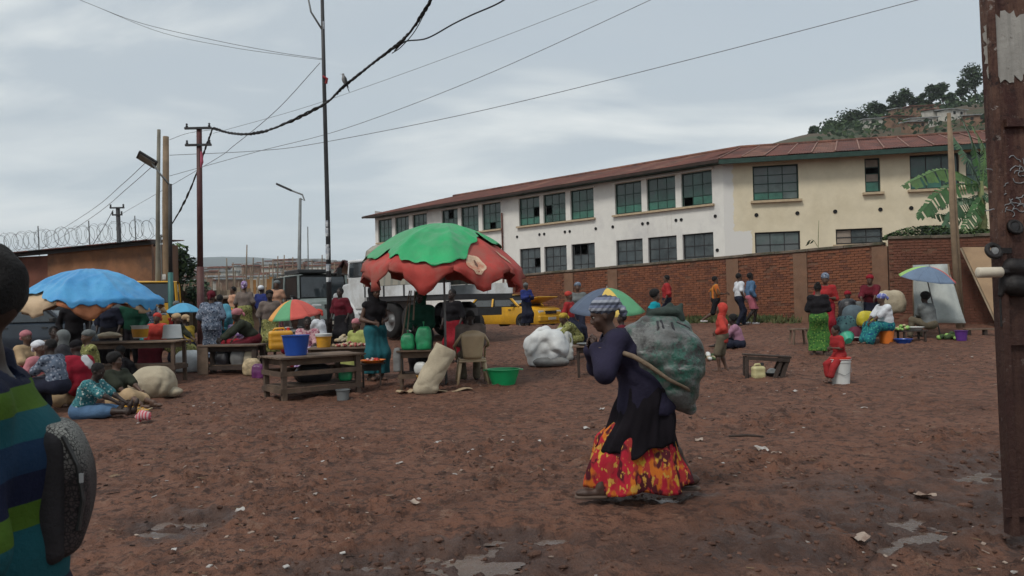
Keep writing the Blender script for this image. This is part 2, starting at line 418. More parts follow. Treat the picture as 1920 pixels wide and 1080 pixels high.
# white wing local frame: x from far left end to the bend, facing -y
Lw = 28.6
def placed(o, ang, off):
    o.rotation_euler = (0, 0, ang); o.location = off
ang_w = wa + math.pi
e_w = Vector((math.cos(ang_w), math.sin(ang_w), 0))           # direction left end -> bend
o_w = Vector((0, 0, 0)) - e_w * Lw
def u_at(px):   # distance along the white wing from its left end for a pixel column
    k = (px - 960) / F; s = (Cx - k * Cy) / (k * (-e_w.y) - (-e_w.x)) if abs(k) > -1 else 0
    # point = C - e_w*s ; x/y = k
    s = (Cx - k * Cy) / (e_w.x - k * e_w.y); return Lw - s
ups = [(711, 737), (743, 769), (776, 803), (831, 861), (867, 900), (907, 942), (976, 1015), (1022, 1064), (1073, 1117), (1157, 1207), (1217, 1271), (1282, 1340)]
WT, WS, LT, LS = 7.73, 6.05, 4.66, 3.05
wins_w = [(u_at(a), u_at(b), WS, WT) for a, b in ups] + [(u_at(a), u_at(b), LS, LT) for a, b in ups]
EAVE = 8.02
wl_o = facade(school, 'white_wall', M_white, Lw, -.5, EAVE, wins_w); placed(wl_o, ang_w, o_w)
for i, w in enumerate(wins_w):
    up = i < 12; br = set(); 
    if up:
        br = {6: {(2, 1)}, 7: {(0, 1)}, 11: {(0, 0)}, 3: {(1, 2)}, 5: {(1, 0)}}.get(i, set())
    else:
        br = {18: {(2, 1)}, 20: {(0, 2), (1, 2)}, 23: set()}.get(i, set())
    f = window(school, w[0], w[1], w[2], w[3], M_green if up else M_darkgrey, M_dkgreen if up else M_lowglass, 3,
               (.27, .36, .37), broken=br, mats={(k, 0): M_mid for k in range(3)} if up and i in (6, 9, 10, 11, 8) else {})
    f.rotation_euler = (0, 0, ang_w); f.location = o_w
sl = []
for g in range(4):
    a = wins_w[g * 3][0] - .12; b = wins_w[g * 3 + 2][1] + .12
    s = MB().box(((a + b) / 2, -.07, WS - .06), (b - a, .20, .10)).build('sill', M_sill, school); placed(s, ang_w, o_w)
    s = MB().box(((a + b) / 2, -.05, WT + .045), (b - a, .12, .07)).build('lintel', M_white, school); placed(s, ang_w, o_w)
hb = MB()
for px in (972, 1014, 1023, 1062, 1071, 1120, 1152, 1208, 1218, 1271, 1281, 1345, 850, 905, 1347): 
    u = u_at(px); z = 5.42 if px != 1347 else 3.75
    hb.lathe([(.001, 0), (.075, .0), (.085, .02), (.085, -.02)], 10, (u, -.012, z), rot=Euler((R(90), 0, 0)).to_matrix())
h = hb.build('vent_hole', M_dark, school); placed(h, ang_w, o_w); h['kind'] = 'stuff'
dp = MB().tube([(u_at(946) , -.1, 7.0), (u_at(946), -.1, -.3)], .05, 8).build('downpipe', M_rust, school); placed(dp, ang_w, o_w)
# cream wing
ang_y = math.atan2(-2.1, 9.3); e_y = Vector((math.cos(ang_y), math.sin(ang_y), 0)); Ly = 17.
def v_at(px):
    k = (px - 960) / F; return (k * Cy - Cx) / (e_y.x - k * e_y.y)
wy = [(1417, 1503, 6.04, 7.72), (1628, 1657, 6.18, 7.78), (1713, 1806, 6.2, 7.80), (1818, 1902, 6.2, 7.80), (1418, 1503, 2.75, 4.52), (1570, 1658, 3.80, 4.52), (1730, 1800, 3.80, 4.52)]
wins_y = [(v_at(a), v_at(b), c, d) for a, b, c, d in wy]
yl = facade(school, 'cream_wall', M_cream, Ly, -.5, EAVE, wins_y); placed(yl, ang_y, (0, 0, 0))
spec_ = [dict(cols=3, rows=(.22, .26, .26, .26), pm=M_gryglass, fm=M_green, mats={(0, 0): M_mid, (1, 0): M_mid}),
         dict(cols=1, rows=(.3, .25, .2, .25), pm=M_board, fm=M_green, broken={(0, 2)}, mats={(0, 0): M_mid}),
         dict(cols=3, rows=(.35, .65), pm=M_dkgreen, fm=M_darkgrey, mats={(0, 0): M_mid, (1, 0): M_mid}), dict(cols=3, rows=(.35, .65), pm=M_dkgreen, fm=M_darkgrey),
         dict(cols=3, rows=(.34, .33, .33), pm=M_gryglass, fm=M_darkgrey), dict(cols=3, rows=(.45, .55), pm=M_lowglass, fm=M_darkgrey, mats={(0, 0): M_board, (0, 1): M_board}),
         dict(cols=3, rows=(.45, .55), pm=M_lowglass, fm=M_darkgrey)]
for w, s_ in zip(wins_y, spec_):
    f = window(school, *w, s_['fm'], s_['pm'], s_['cols'], s_['rows'], broken=s_.get('broken', ()), mats=s_.get('mats')); placed(f, ang_y, (0, 0, 0))
    s = MB().box(((w[0] + w[1]) / 2, -.07, w[2] - .06), (w[1] - w[0] + .25, .22, .11)).build('sill', M_sill, school); placed(s, ang_y, (0, 0, 0))
hb = MB()
for px in (1422, 1499, 1570, 1655, 1713, 1790):
    hb.lathe([(.001, 0), (.085, .0), (.095, .02), (.095, -.02)], 10, (v_at(px), -.012, 5.36), rot=Euler((R(90), 0, 0)).to_matrix())
h = hb.build('vent_hole', M_dark, school); placed(h, ang_y, (0, 0, 0)); h['kind'] = 'stuff'
# backs, floors, dark rooms
DEP = 8.2
def corner(dist, z=0):  # inner offset corner where both wings meet, dist behind the facades
    nw = Vector((-e_w.y, e_w.x, 0)); ny = Vector((-e_y.y, e_y.x, 0))
    d = (nw + ny); d = d / (d.dot(nw)); return d * dist + Vector((0, 0, z))
def nrm(e): return Vector((-e.y, e.x, 0))
def band(z, dists):
    out = []
    for d in dists:
        out.append((o_w + nrm(e_w) * d + Vector((0, 0, z)), corner(d, z), e_y * Ly + nrm(e_y) * d + Vector((0, 0, z))))
    return out
mbk = MB(); (a0, a1, a2), (b0, b1, b2) = band(-.5, (.29, DEP)); up = Vector((0, 0, EAVE + .45))
mbk.add([b0, b1, b2, b0 + up, b1 + up, b2 + up], [(0, 1, 4, 3), (1, 2, 5, 4)])
mbk.add([o_w, b0 , b0 + up, o_w + up + Vector((0, 0, 0))], [(0, 1, 2, 3)]); mbk.add([e_y * Ly + Vector((0, 0, -.5)), b2, b2 + up, e_y * Ly + Vector((0, 0, EAVE))], [(0, 1, 2, 3)])
mbk.build('rear_wall', M_white, school)
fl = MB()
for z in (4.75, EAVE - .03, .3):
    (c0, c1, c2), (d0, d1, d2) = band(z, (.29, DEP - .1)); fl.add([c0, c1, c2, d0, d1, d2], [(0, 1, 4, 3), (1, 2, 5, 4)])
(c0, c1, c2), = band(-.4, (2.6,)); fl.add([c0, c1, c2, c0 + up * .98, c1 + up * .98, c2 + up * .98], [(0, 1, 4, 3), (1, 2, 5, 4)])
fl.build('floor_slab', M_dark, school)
# roof : sheets between eave and ridge, one part each on the near slopes
ov, RZ = .75, 9.4; rd = DEP / 2
ew, ec, ey = (o_w - e_w * .6 - nrm(e_w) * ov + Vector((0, 0, EAVE + .02)), corner(-ov, EAVE + .02), e_y * (Ly + .5) - nrm(e_y) * ov + Vector((0, 0, EAVE + .02)))
rw, rc, ry_ = (o_w + e_w * 4.2 + nrm(e_w) * rd + Vector((0, 0, RZ)), corner(rd, RZ), e_y * (Ly + .5) + nrm(e_y) * rd + Vector((0, 0, RZ)))
bw, bc, by_ = (o_w - e_w * .6 + nrm(e_w) * (DEP + ov) + Vector((0, 0, EAVE + .02)), corner(DEP + ov, EAVE + .02), e_y * (Ly + .5) + nrm(e_y) * (DEP + ov) + Vector((0, 0, EAVE + .02)))
def sheet(a, b, c, d, m, name='roof_sheet', n=9):
    """corrugated: a,b along the eave, d,c along the ridge"""
    nn = (b - a).cross(d - a).normalized(); mb = MB(); vs = []
    if nn.z < 0: nn = -nn
    for k in range(n * 2 + 1):
        t = k / (n * 2); o_ = nn * (.022 if k % 2 else -.0)
        vs += [a.lerp(b, t) + o_, d.lerp(c, t) + o_]
    lo = len(vs); vs += [v - nn * .015 for v in vs]
    fs = [(2 * k, 2 * k + 2, 2 * k + 3, 2 * k + 1) for k in range(n * 2)]
    fs += [(lo + 2 * k + 1, lo + 2 * k + 3, lo + 2 * k + 2, lo + 2 * k) for k in range(n * 2)] + [(2 * k, lo + 2 * k, lo + 2 * k + 2, 2 * k + 2) for k in range(n * 2)]
    mb.add(vs, fs); return mb.build(name, m, school)
NW, NY = 26, 17
for k in range(NW):
    t0, t1 = k / NW, (k + 1) / NW + .002
    a, b = ew.lerp(ec, t0), ew.lerp(ec, t1)
    # ridge follows a hip at the left end
    def rp(t):
        L = (ec - ew).length; u = t * L
        hipL = (rw - ew).dot(e_w)
        if u < hipL: return ew.lerp(rw, u / hipL)
        return rw.lerp(rc, min(1, (u - hipL) / ((rc - ew).dot(e_w) - hipL)))
    sheet(a, b, rp(t1), rp(t0), M_rust if rnd.random() < .75 else M_rust2)
seams = MB()
for k in range(NY):
    t0, t1 = k / NY, (k + 1) / NY
    a, b, c, d = ec.lerp(ey, t0), ec.lerp(ey, t1), rc.lerp(ry_, t1), rc.lerp(ry_, t0); lift = Vector((0, 0, .02 * (k % 2)))
    sheet(a + lift, b + lift, c + lift, d + lift, M_rust if rnd.random() < .6 else M_rust2)
    seams.beam(a + Vector((0, 0, .055)), d + Vector((0, 0, .055)), .05, .03)
seams.build('seam_strip', mat('rusty_seam', (.23, .13, .10), .7, .3, 3), school, kind='stuff')
bk = MB(); bk.add([bw, bc, by_, rw, rc, ry_, ew], [(1, 0, 3, 4), (2, 1, 4, 5), (0, 6, 3)]); bk.build('rear_roof', M_rust, school)
rc_ = MB().tube([rw + Vector((0, 0, .03)), rc + Vector((0, 0, .03)), ry_ + Vector((0, 0, .03))], .10, 8).build('ridge_cap', M_rust2, school)
fb = MB()
dz = Vector((0, 0, -.14))
fb.beam(ew + dz * .6, ec + dz * .6, .04, .14); fb.build('fascia', mat('dark_fascia', (.035, .022, .018), .8, .2, 3, .2), school); MB().beam(ec + dz, ey + dz, .04, .22).build('fascia', M_green, school)
so = MB(); so.add([ew + dz, ec + dz, ey + dz, o_w + Vector((0, 0, EAVE - .12)), Vector((0, 0, EAVE - .12)), e_y * Ly + Vector((0, 0, EAVE - .12))], [(0, 3, 4, 1), (1, 4, 5, 2)])
so.build('soffit', M_green, school)

# ------------------------------------------------------------------ brick walls
def brick_x(n, l, nz, ramp, mix, c, out, b):
    oi = n.new('ShaderNodeObjectInfo')
    c = mix(ramp(oi.outputs['Random'], 0, 1, (.0, .0, .0), (.5, .5, .5)), c, (.15, .055, .033))
    return mix(ramp(nz(1.1, 6, .7), .5, .7), c, (.085, .036, .025))
M_brick = mat('fired_brick', (.215, .082, .042), .9, .3, 7, .4, 30, extra=brick_x)
M_brick2 = mat('fired_brick_dark', (.135, .056, .036), .9, .3, 7, .4, 30, extra=brick_x)
M_mortar = mat('mortar', (.125, .060, .038), .95, .3, 3, .4, 22, col2=(.16, .085, .055))
M_plast = mat('plaster_pillar', (.175, .098, .062), .95, .2, 3, .4, 22, col2=(.17, .10, .066))
M_cope = mat('coping_concrete', (.145, .115, .09), .95, .25, 3, .5, 20, col2=(.07, .068, .045))
def brick_wall(label, A, B, ta, tb, ba, bb, n_obj, nskip=0, m=M_brick, pil=()):
    """wall from A to B in plan, top heights ta,tb, base heights; bricks proud of a mortar core"""
    A, B = Vector((A[0], A[1], 0)), Vector((B[0], B[1], 0)); e = (B - A); L = e.length; e.normalize(); ang = math.atan2(e.y, e.x)
    t = thing('brick_wall', label, 'wall', (A.x, A.y, 0), ang)
    core = MB(); n = 12; top = lambda u: ta + (tb - ta) * u / L; bot = lambda u: ba + (bb - ba) * u / L - .5
    vs = []
    for k in range(n + 1):
        u = L * k / n; vs += [(u, 0, bot(u)), (u, 0, top(u)), (u, .24, top(u)), (u, .24, bot(u))]
    fs = []
    for k in range(n):
        for j in range(4): fs.append((4 * k + j, 4 * k + 4 + j, 4 * k + 4 + (j + 1) % 4, 4 * k + (j + 1) % 4))
    fs += [(0, 1, 2, 3), (4 * n + 3, 4 * n + 2, 4 * n + 1, 4 * n)]
    core.add(vs, fs).build('mortar_core', M_mortar, t)
    bl, bh = .235, .082; bricks = []
    sl_ = (tb - ta) / L
    r = 0
    while True:
        zoff = r * bh; any_ = False
        for k in range(int(L / bl) + 1):
            u = k * bl + (bl / 2 if r % 2 else 0) + bl / 2
            if u > L - .1: continue
            z = top(u) - .05 - zoff - bh / 2 
            if z < bot(u) + .35: continue
            any_ = True
            if any(abs(u - p) < .27 for p in pil): continue
            if rnd.random() < .03: continue
            bricks.append((u, z))
        if not any_: break
        r += 1
    bricks.sort(key=lambda q: -q[0]); sh = MB().box((0, 0, 0), (bl - .016, .03, bh - .016)).mesh('brick', m)
    nz_sh = [sh, MB().box((0, 0, 0), (bl - .02, .034, bh - .018)).mesh('brick', m), MB().box((0, 0, 0), (bl - .024, .03, bh - .02)).mesh('brick', M_brick2)]
    # the largest in view are single bricks, the rest one joined part
    n1 = bricks[:n_obj]
    for u, z in n1:
        o = link('brick', nz_sh[0 if (q := rnd.random()) < .5 else (1 if q < .85 else 2)], t); o.location = (u, -.008 + rnd.uniform(-.004, .004), z); o.rotation_euler = (rnd.uniform(-.02, .02), -math.atan(sl_) , rnd.uniform(-.02, .02))
    rest = MB()
    for u, z in bricks[n_obj:]:
        rest.cur = 1 if rnd.random() < .2 else 0
        rest.box((u, -.008 + rnd.uniform(-.005, .005), z), (bl - .016, .03, bh - .016), (0, -math.atan(sl_), 0))
    if rest.v: rest.build('brick', [m, M_brick2], t, kind='stuff')
    for p in pil:
        MB().box((p, -.01, (top(p) + bot(p)) / 2 - .02), (.46, .10, top(p) - bot(p) - .06)).build('pillar', M_plast, t)
    cp = MB(); k = 0; u = 0
    while u < L:
        w = min(1.15, L - u); c = u + w / 2
        MB().box((c, .12, top(c) + .045 + rnd.uniform(-.008, .008)), (w - .01, .36, .09), (0, -math.atan(sl_), 0)).build('coping_stone', M_cope, t, bevel=.012)
        u += 1.15
    return t
def at_z(px, py, d): return at(px, py, d).z
A1, B1 = (-.25, 35.), (11.55, 24.)
def pil_u(px):
    k = (px - 960) / F; ax, ay = A1; dx, dy = B1[0] - ax, B1[1] - ay; s = (k * ay - ax) / (dx - k * dy); return s * math.hypot(dx, dy)
brick_wall('long red brick wall with plaster pillars below the white school wing', A1, B1, at_z(950, 520, 35), at_z(1660, 459, 24), .2, .5, 300, pil=[pil_u(p) for p in (1068, 1150, 1375, 1502, 1652)])
A2, B2 = (11.6, 23.75), (15.5, 22.2)
brick_wall('taller darker brick wall beside the wood panel and banana plant', A2, B2, at_z(1664, 449, 23.75), at_z(1880, 445, 22.9), .5, .5, 0, m=M_brick2)
# ------------------------------------------------------------------ left building
M_ob = mat('ochre_plaster', (.20, .095, .048), .92, .3, .9, .35, 14, col2=(.11, .062, .04))
M_ob2 = mat('brown_plaster', (.13, .05, .033), .92, .3, 1.2, .35, 14)
d0 = 30.; pl, pr = at(48, 480, d0), at(284, 458, d0 - 1.5)
lb = thing('brown_building', 'low brown plastered building behind the blue market umbrella', 'building', (pl.x, pl.y, 0), math.atan2(pr.y - pl.y, pr.x - pl.x))
LL = (pr - pl).length; z1l, z1r = pl.z, pr.z
b = MB(); b.add([(1.05, 0, -.3), (LL, 0, -.3), (LL, 0, z1r), (1.05, 0, z1l + .1), (-2.2, 6, -.3), (LL - 3.6, 6, -.3), (LL - 3.6, 6, z1r + .5), (-2.2, 6, z1l + .6)], [(0, 1, 2, 3), (1, 5, 6, 2), (5, 4, 7, 6), (4, 0, 3, 7)]); b.build('wall', M_ob, lb)
b = MB(); b.box((-1.2, 2.5, 1.6), (4.4, 4.8, 4.1)); b.build('side_wall', M_ob2, lb)
for k in range(14):
    a = -3.5 + (LL + 3.7) * k / 14; w = (LL + 3.7) / 14; z = z1l + (z1r - z1l) * (a / LL)
    mb = MB(); vs = []
    for j in range(13):
        o_ = .025 if j % 2 else 0; xx = a + w * j / 12 * 1.01; z_ = z1l + (z1r - z1l) * (xx / LL) + .12
        vs += [(xx, -.45, z_ + o_), (xx - 3.6, 6.2, z_ + .6 + o_), (xx, -.45, z_ + o_ - .02), (xx - 3.6, 6.2, z_ + .58 + o_)]
    fs = []
    for j in range(12): i = 4 * j; fs += [(i, i + 4, i + 5, i + 1), (i + 2, i + 3, i + 7, i + 6), (i, i + 2, i + 6, i + 4)]
    mb.add(vs, fs).build('roof_sheet', M_rust if k % 3 else M_darkgrey, lb)
MB().box((LL / 2 - .8, -.12, (z1l + z1r) / 2 + .02), (LL + 2.4, .06, .14), (0, -math.atan2(z1r - z1l, LL), 0)).build('roof_beam', M_darkgrey, lb)
# notice painted on the wall
q0, q1 = at(77, 497, d0), at(155, 540, d0)
def notice_x(n, l, nz, ramp, mix, c, out, b):
    # rows of faded, unreadable red lettering along the top
    s = n.new('ShaderNodeSeparateXYZ'); l.new(out, s.inputs[0])
    def m2(op, a, b_):
        q = n.new('ShaderNodeMath'); q.operation = op
        for i, v in enumerate((a, b_)):
            if isinstance(v, (int, float)): q.inputs[i].default_value = v
            else: l.new(v, q.inputs[i])
        return q.outputs[0]
    row = m2('LESS_THAN', m2('FRACT', m2('MULTIPLY', s.outputs[2], 4.5), 0), .5)
    topz = m2('GREATER_THAN', s.outputs[2], .32)
    mp = n.new('ShaderNodeMapping'); mp.inputs['Scale'].default_value = (16, 1, 6); l.new(out, mp.inputs[0])
    g = m2('GREATER_THAN', nz(1.3, 3, .7, mp.outputs[0]), .5)
    return mix(m2('MULTIPLY', m2('MULTIPLY', m2('MULTIPLY', row, topz), g), .7), c, (.20, .07, .06))
M_notice = mat('faded_notice', (.30, .22, .16), .9, .15, 3, .2, extra=notice_x)
nt = MB().box((0, 0, 0), (1.65, .03, 1.5)).build('painted_notice', M_notice, lb); nt.location = (1.93, -.03, 2.05)
# razor wire
M_wire = mat('galvanised_wire', (.12, .125, .13), .6, .2, 8, 0, metal=.3)
rz = thing('razor_wire', 'coiled razor wire along the roof edge of the brown building', 'wire', (pl.x, pl.y, 0), math.atan2(pr.y - pl.y, pr.x - pl.x))
pts = []
for k in range(900):
    a = k / 900; u = -2.2 + (LL + 2.2) * a; th = a * 2 * math.pi * 44
    pts.append((u + .1 * math.sin(th * .37), .25 + .34 * math.cos(th) , z1l + (z1r - z1l) * u / LL + .62 + .36 * math.sin(th) + .05 * math.sin(th * .21)))
MB().tube(pts, .0055, 4).build('coil', M_wire, rz)
br_ = MB()
for k in range(0, 900, 9):
    p = Vector(pts[k]); d = Vector((rnd.uniform(-1, 1), rnd.uniform(-1, 1), rnd.uniform(-1, 1))).normalized() * .06; br_.tube([p - d, p + d], .004, 3)
br_.build('barb', M_wire, rz, kind='stuff')
for u in (-1.8, .4, 2.8, 4.9):
    z = z1l + (z1r - z1l) * u / LL; MB().tube([(u, .25, z), (u, .2, z + 1.15)], .02, 6).build('stake', M_wire, rz)
# ------------------------------------------------------------------ hills
def grid_mesh(name, P, m, label):
    """P: array rows x cols x 3"""
    nr, nc, _ = P.shape; ix = np.arange(nr * nc).reshape(nr, nc)
    q = np.stack([ix[:-1, :-1], ix[:-1, 1:], ix[1:, 1:], ix[1:, :-1]], -1).reshape(-1, 4)
    me = bpy.data.meshes.new(name); me.from_pydata(P.reshape(-1, 3).tolist(), [], q.tolist()); me.materials.append(m)
    me.polygons.foreach_set('use_smooth', [True] * len(me.polygons)); me.update()
    o = link(name, me); tag(o, label, None, None, 'structure'); return o
def hillside(name, pxs, ys, d0_, d1_, back, m, label, amp=2., z_start=-1.):
    """ridge line through pixels (pxs,ys) standing at depth d1_, slope rising from d0_"""
    cols = np.linspace(pxs[0], pxs[-1], 110); yr = np.interp(cols, pxs, ys); T = np.concatenate([np.linspace(0, 1, 46), 1 + np.linspace(.05, 1, 12)])
    P = np.zeros((len(T), len(cols), 3))
    for j, (c, y) in enumerate(zip(cols, yr)):
        pr_ = at(c, y, d1_)
        for i, t in enumerate(T):
            d = d0_ + (d1_ - d0_) * t if t <= 1 else d1_ + (t - 1) * back
            z = z_start + (pr_.z - z_start) * float(ss(t) ** .8 if t <= 1 else 1 - .35 * (t - 1) ** 1.5)
            P[i, j] = (pr_.x * d / d1_, d, z)
    P[:, :, 2] += amp * fbm(P[:, :, 0] / (d1_ * .06), P[:, :, 1] / (d1_ * .06), 4) * np.clip(T, 0, 1)[:, None] * .6
    return grid_mesh(name, P, m, label), P
def hill_x(c2, c3, s):
    def g(n, l, nz, ramp, mix, c, out, b):
        c = mix(ramp(nz(s, 7, .7), .42, .56), c, c2)
        return mix(ramp(nz(s * 3.1, 6, .75), .56, .68), c, c3)
    return g
M_hill = mat('hill_ground', (.032, .048, .022), .95, .3, .02, 0, extra=hill_x((.075, .055, .035), (.045, .058, .030), .05))
M_hill2 = mat('far_hill_ground', (.045, .06, .04), .95, .3, .01, 0, extra=hill_x((.09, .07, .055), (.05, .07, .045), .02))
M_mount = mat('mountain_ground', (.05, .075, .08), .95, .2, .002, 0)
hr, HP = hillside('hill', [1380, 1515, 1600, 1680, 1750, 1850, 2000, 2400, 2900], [306, 272, 262, 246, 232, 212, 196, 180, 170], 70, 250, 240, M_hill, 'settled hillside rising behind the school roof', 1.5)
hl, HL_ = hillside('hill', [-900, -200, 200, 330, 400, 480, 560, 640, 700, 820, 1100, 1300], [540, 530, 530, 524, 517, 508, 502, 506, 514, 520, 530, 540], 120, 420, 300, M_hill2, 'low settled hill behind the stick frames on the left', 3.)
mt, _m = hillside('mountain', [-2500, -800, 100, 300, 470, 560, 680, 900, 1500, 3500], [500, 494, 489, 487, 487, 494, 505, 516, 525, 530], 1600, 3200, 1500, M_mount, 'far blue mountain range under the cloud', 25.)
def hz_at(P, px, t):
    j = int(np.argmin(np.abs(P[45, :, 0] / P[45, :, 1] - (px - 960) / F))); i = min(int(t * 45), 45); return Vector(P[i, j])
# houses on the right hill
M_wallw = mat('limewashed_wall', (.42, .40, .36), .9, .2, 1, .1); M_wallb = mat('mud_wall', (.20, .12, .08), .9, .25, 1, .1)
M_tin = mat('tin_roof', (.30, .31, .31), .5, .3, 1, .1, metal=.3); M_roofr = mat('red_tin_roof', (.17, .07, .05), .7, .3, 1, .1)
def house(p, w, dp, h, wall, roof, label, group, rz=0., gable=False, windows=2):
    t = thing('hill_house', label, 'house', (p.x, p.y, p.z - 1.), rz, group)
    MB().box((0, 0, h / 2 + .5), (w, dp, h + 1)).build('wall', wall, t)
    hh = h + 1
    if gable: MB().prism([(-dp / 2 - .4, hh), (dp / 2 + .4, hh), (0, hh + w * .22)], -w / 2 - .4, w / 2 + .4, 'x').build('roof', roof, t)
    else: MB().box((0, 0, hh + .25), (w + .8, dp + .8, .18), (.14, 0, 0)).build('roof', roof, t)
    for k in range(windows):
        f = MB().box((-w / 2 + w * (k + .7) / (windows + .4), -dp / 2 - .03, 1 + h * .55), (w * .13, .08, h * .35)).build('window', M_dark, t)
    MB().box((w * .38, -dp / 2 - .03, 1 + h * .4), (w * .12, .08, h * .75)).build('door', M_board, t)
    return t
def on_hill(P, px, py):
    """first hit of the pixel ray with the hill grid column"""
    j = int(np.argmin(np.abs(P[45, :, 0] / P[45, :, 1] - (px - 960) / F))); best = None
    for i in range(4, 50):
        v = Vector(P[i, j]); r = at(px, py, v.y)
        if v.z >= r.z: return v
    return Vector(P[46, j])
hs = [(1648, 240, 14, M_wallw, M_tin, 'long white hillside house left of the tree row'), (1705, 222, 15, M_wallb, M_tin, 'upper brown hillside house with wide tin roof'),
      (1735, 218, 14, M_wallb, M_roofr, 'brown hillside house with reddish tin roof beside the wide one'), (1768, 224, 12, M_wallw, M_roofr, 'white hillside house with red roof near the tallest trees'),
      (1692, 237, 12, M_wallb, M_roofr, 'lower brown hillside house right above the school roof'), (1800, 229, 11, M_wallw, M_tin, 'white hillside house below the tallest trees'),
      (1745, 240, 13, M_wallw, M_tin, 'pale lower hillside house in the middle of the slope'), (1722, 246, 10, M_wallb, M_tin, 'small brown hillside house closest to the school roof'), (1835, 238, 11, M_wallb, M_tin, 'brown hillside house closest to the rusty door')]
for px, py, w, a, b_, lab in hs:
    p = on_hill(HP, px, py); s = p.y / 250
    house(p, w * .62 * s, 5 * s, 2.6 * s, a, b_, lab, 'houses on the hill behind the school', rnd.uniform(-.3, .3))
# houses on the left hill : a mass of specks, and a few nearer ones
hm = MB()
for k in range(230):
    px, t = rnd.uniform(200, 900), rnd.uniform(.35, 1.); p = hz_at(HL_, px, t); w = rnd.uniform(4, 9)
    hm.cur = rnd.choice([0, 0, 1, 2]); rz = Euler((0, 0, rnd.uniform(-.6, .6))).to_matrix()
    hm.box((p.x, p.y, p.z + 1), (w, 5, 3.2), rz); hm.cur = rnd.choice([2, 3]); hm.box((p.x, p.y, p.z + 2.9), (w + .8, 5.8, .5), rz)
o = hm.build('hillside_houses', [M_wallw, M_wallb, M_tin, M_roofr]); tag(o, 'far mass of small houses covering the low hill on the left', 'houses', None, 'stuff')
# ------------------------------------------------------------------ trees
M_bark = mat('bark', (.09, .07, .05), .95, .3, 3, .3)
def leafm(name, c): return mat(name, c, .7, .35, .8, 0, spec=.25)
M_leafd = leafm('dark_foliage', (.022, .042, .020)); M_leafm = leafm('mid_foliage', (.045, .075, .030)); M_leafl = leafm('light_foliage', (.07, .115, .035))
def tree(p, h, w, label, group=None, m=(0, 1), seed=0, name='tree', leaf=.5, n=900, trunk=.35, cat='tree', m1=None):
    r = random.Random(seed); t = thing(name, label, cat, p, r.uniform(0, 6), group)
    tb = MB(); top = h * .8
    tb.tube([(0, 0, -.5), (w * .03, 0, h * trunk), (w * .05, w * .03, top)], [h * .028, h * .02, h * .006], 7)
    cl = []
    for k in range(11):
        z = h * (trunk + (1 - trunk) * r.random() ** .9); a = r.uniform(0, 6.28); q = (1 - (z / h - trunk) / (1 - trunk)) ** .5
        rr = w * .5 * r.uniform(.35, .8) * max(.35, q); c = Vector((math.cos(a) * rr, math.sin(a) * rr, min(z, h * .93)))
        cl.append((c, w * r.uniform(.16, .27))); tb.tube([(w * .03, 0, max(h * trunk * .8, z * .7)), c], [h * .01, h * .004], 5)
    tb.build('trunk', M_bark, t, True)
    cb = MB()
    for k in range(n):
        c, s = r.choice(cl); d = Vector((r.gauss(0, 1), r.gauss(0, 1), r.gauss(0, .75))); d = d.normalized() * s * r.random() ** .4
        a, b_ = Vector((r.uniform(-1, 1), r.uniform(-1, 1), r.uniform(-.5, .5))).normalized() * leaf * r.uniform(.5, 1), Vector((r.uniform(-1, 1), r.uniform(-1, 1), r.uniform(-1, 1))).normalized() * leaf * r.uniform(.3, .7)
        cb.cur = 1 if r.random() < .3 else 0
        q = c + d; cb.add([q - a, q + b_, q + a, q - b_], [(0, 1, 2, 3)])
    cb.build('crown', m1 or [M_leafd, M_leafm], t); return t
tr = [(1825, 140, 46, .22, 'tallest and widest tree on the hill crest'), (1803, 160, 20, .25, 'slim tree just left of the tallest one on the hill'), (1766, 170, 27, .3, 'dark upright tree in the middle of the hill crest'), (1743, 172, 22, .3, 'narrow dark tree on the hill beside an upright one'),
      (1720, 190, 12, .3, 'small thin tree in the middle of the crest row'), (1713, 192, 14, .3, 'short tree beside the small thin tree of the row'), (1696, 188, 22, .3, 'rounded tree above the tin roofed house'), (1678, 196, 24, .25, 'bushy tree at the left of the hill houses'),
      (1655, 210, 14, .3, 'small tree left of the bushy tree on the slope'), (1622, 222, 38, .1, 'broad low tree over the middle of the school roof'), (1584, 232, 46, .05, 'widest low tree just above the school roof'), (1525, 250, 14, .1, 'leftmost small tree above the school roof'), (1853, 176, 26, .3, 'tree touching the rusty door edge on the hill'), (1788, 205, 22, .2, 'low tree below the slim one on the hill')]
tr += [(1603, 226, 30, .15, 'rounded tree between the two broad low trees above the roof'), (1640, 212, 24, .25, 'upright tree left of the small slope tree'), (1729, 184, 20, .3, 'thin dark tree squeezed between its taller crest neighbours'), (1560, 244, 26, .1, 'low bushy tree at the left start of the tree row'), (1780, 182, 22, .3, 'upright tree between the dark one and the slim one')]
for i, (px, py, w, tk, lab) in enumerate(tr):
    if px < 1700: py -= 7; w *= 1.25
    p = hz_at(HP, px, .97); top = at(px, py, p.y); h = top.z - p.z; h = max(h * 1.2, 4)
    tree(Vector((top.x, p.y, p.z)), h, w * p.y / F * 1.55, lab, 'trees along the hill crest', seed=i, leaf=.6, n=1500, trunk=tk)
bs = MB()
for k in range(7000):
    px, t = rnd.uniform(1550, 2300), rnd.uniform(.45, 1.05); p = hz_at(HP, px, min(t, 1)); bs.cur = rnd.choice([0, 0, 1])
    if fbm(np.array([px / 30.]), np.array([t * 9]))[0] < -.12: continue
    q = p + Vector((rnd.uniform(-3, 3), rnd.uniform(-3, 3), rnd.uniform(0, 2.6)))
    a, b_ = Vector((rnd.uniform(-1, 1), rnd.uniform(-.4, .4), rnd.uniform(-.4, .4))) * .8, Vector((rnd.uniform(-.4, .4), rnd.uniform(-.4, .4), rnd.uniform(.3, 1))) * .6
    bs.add([q - a, q - b_, q + a, q + b_], [(0, 1, 2, 3)])
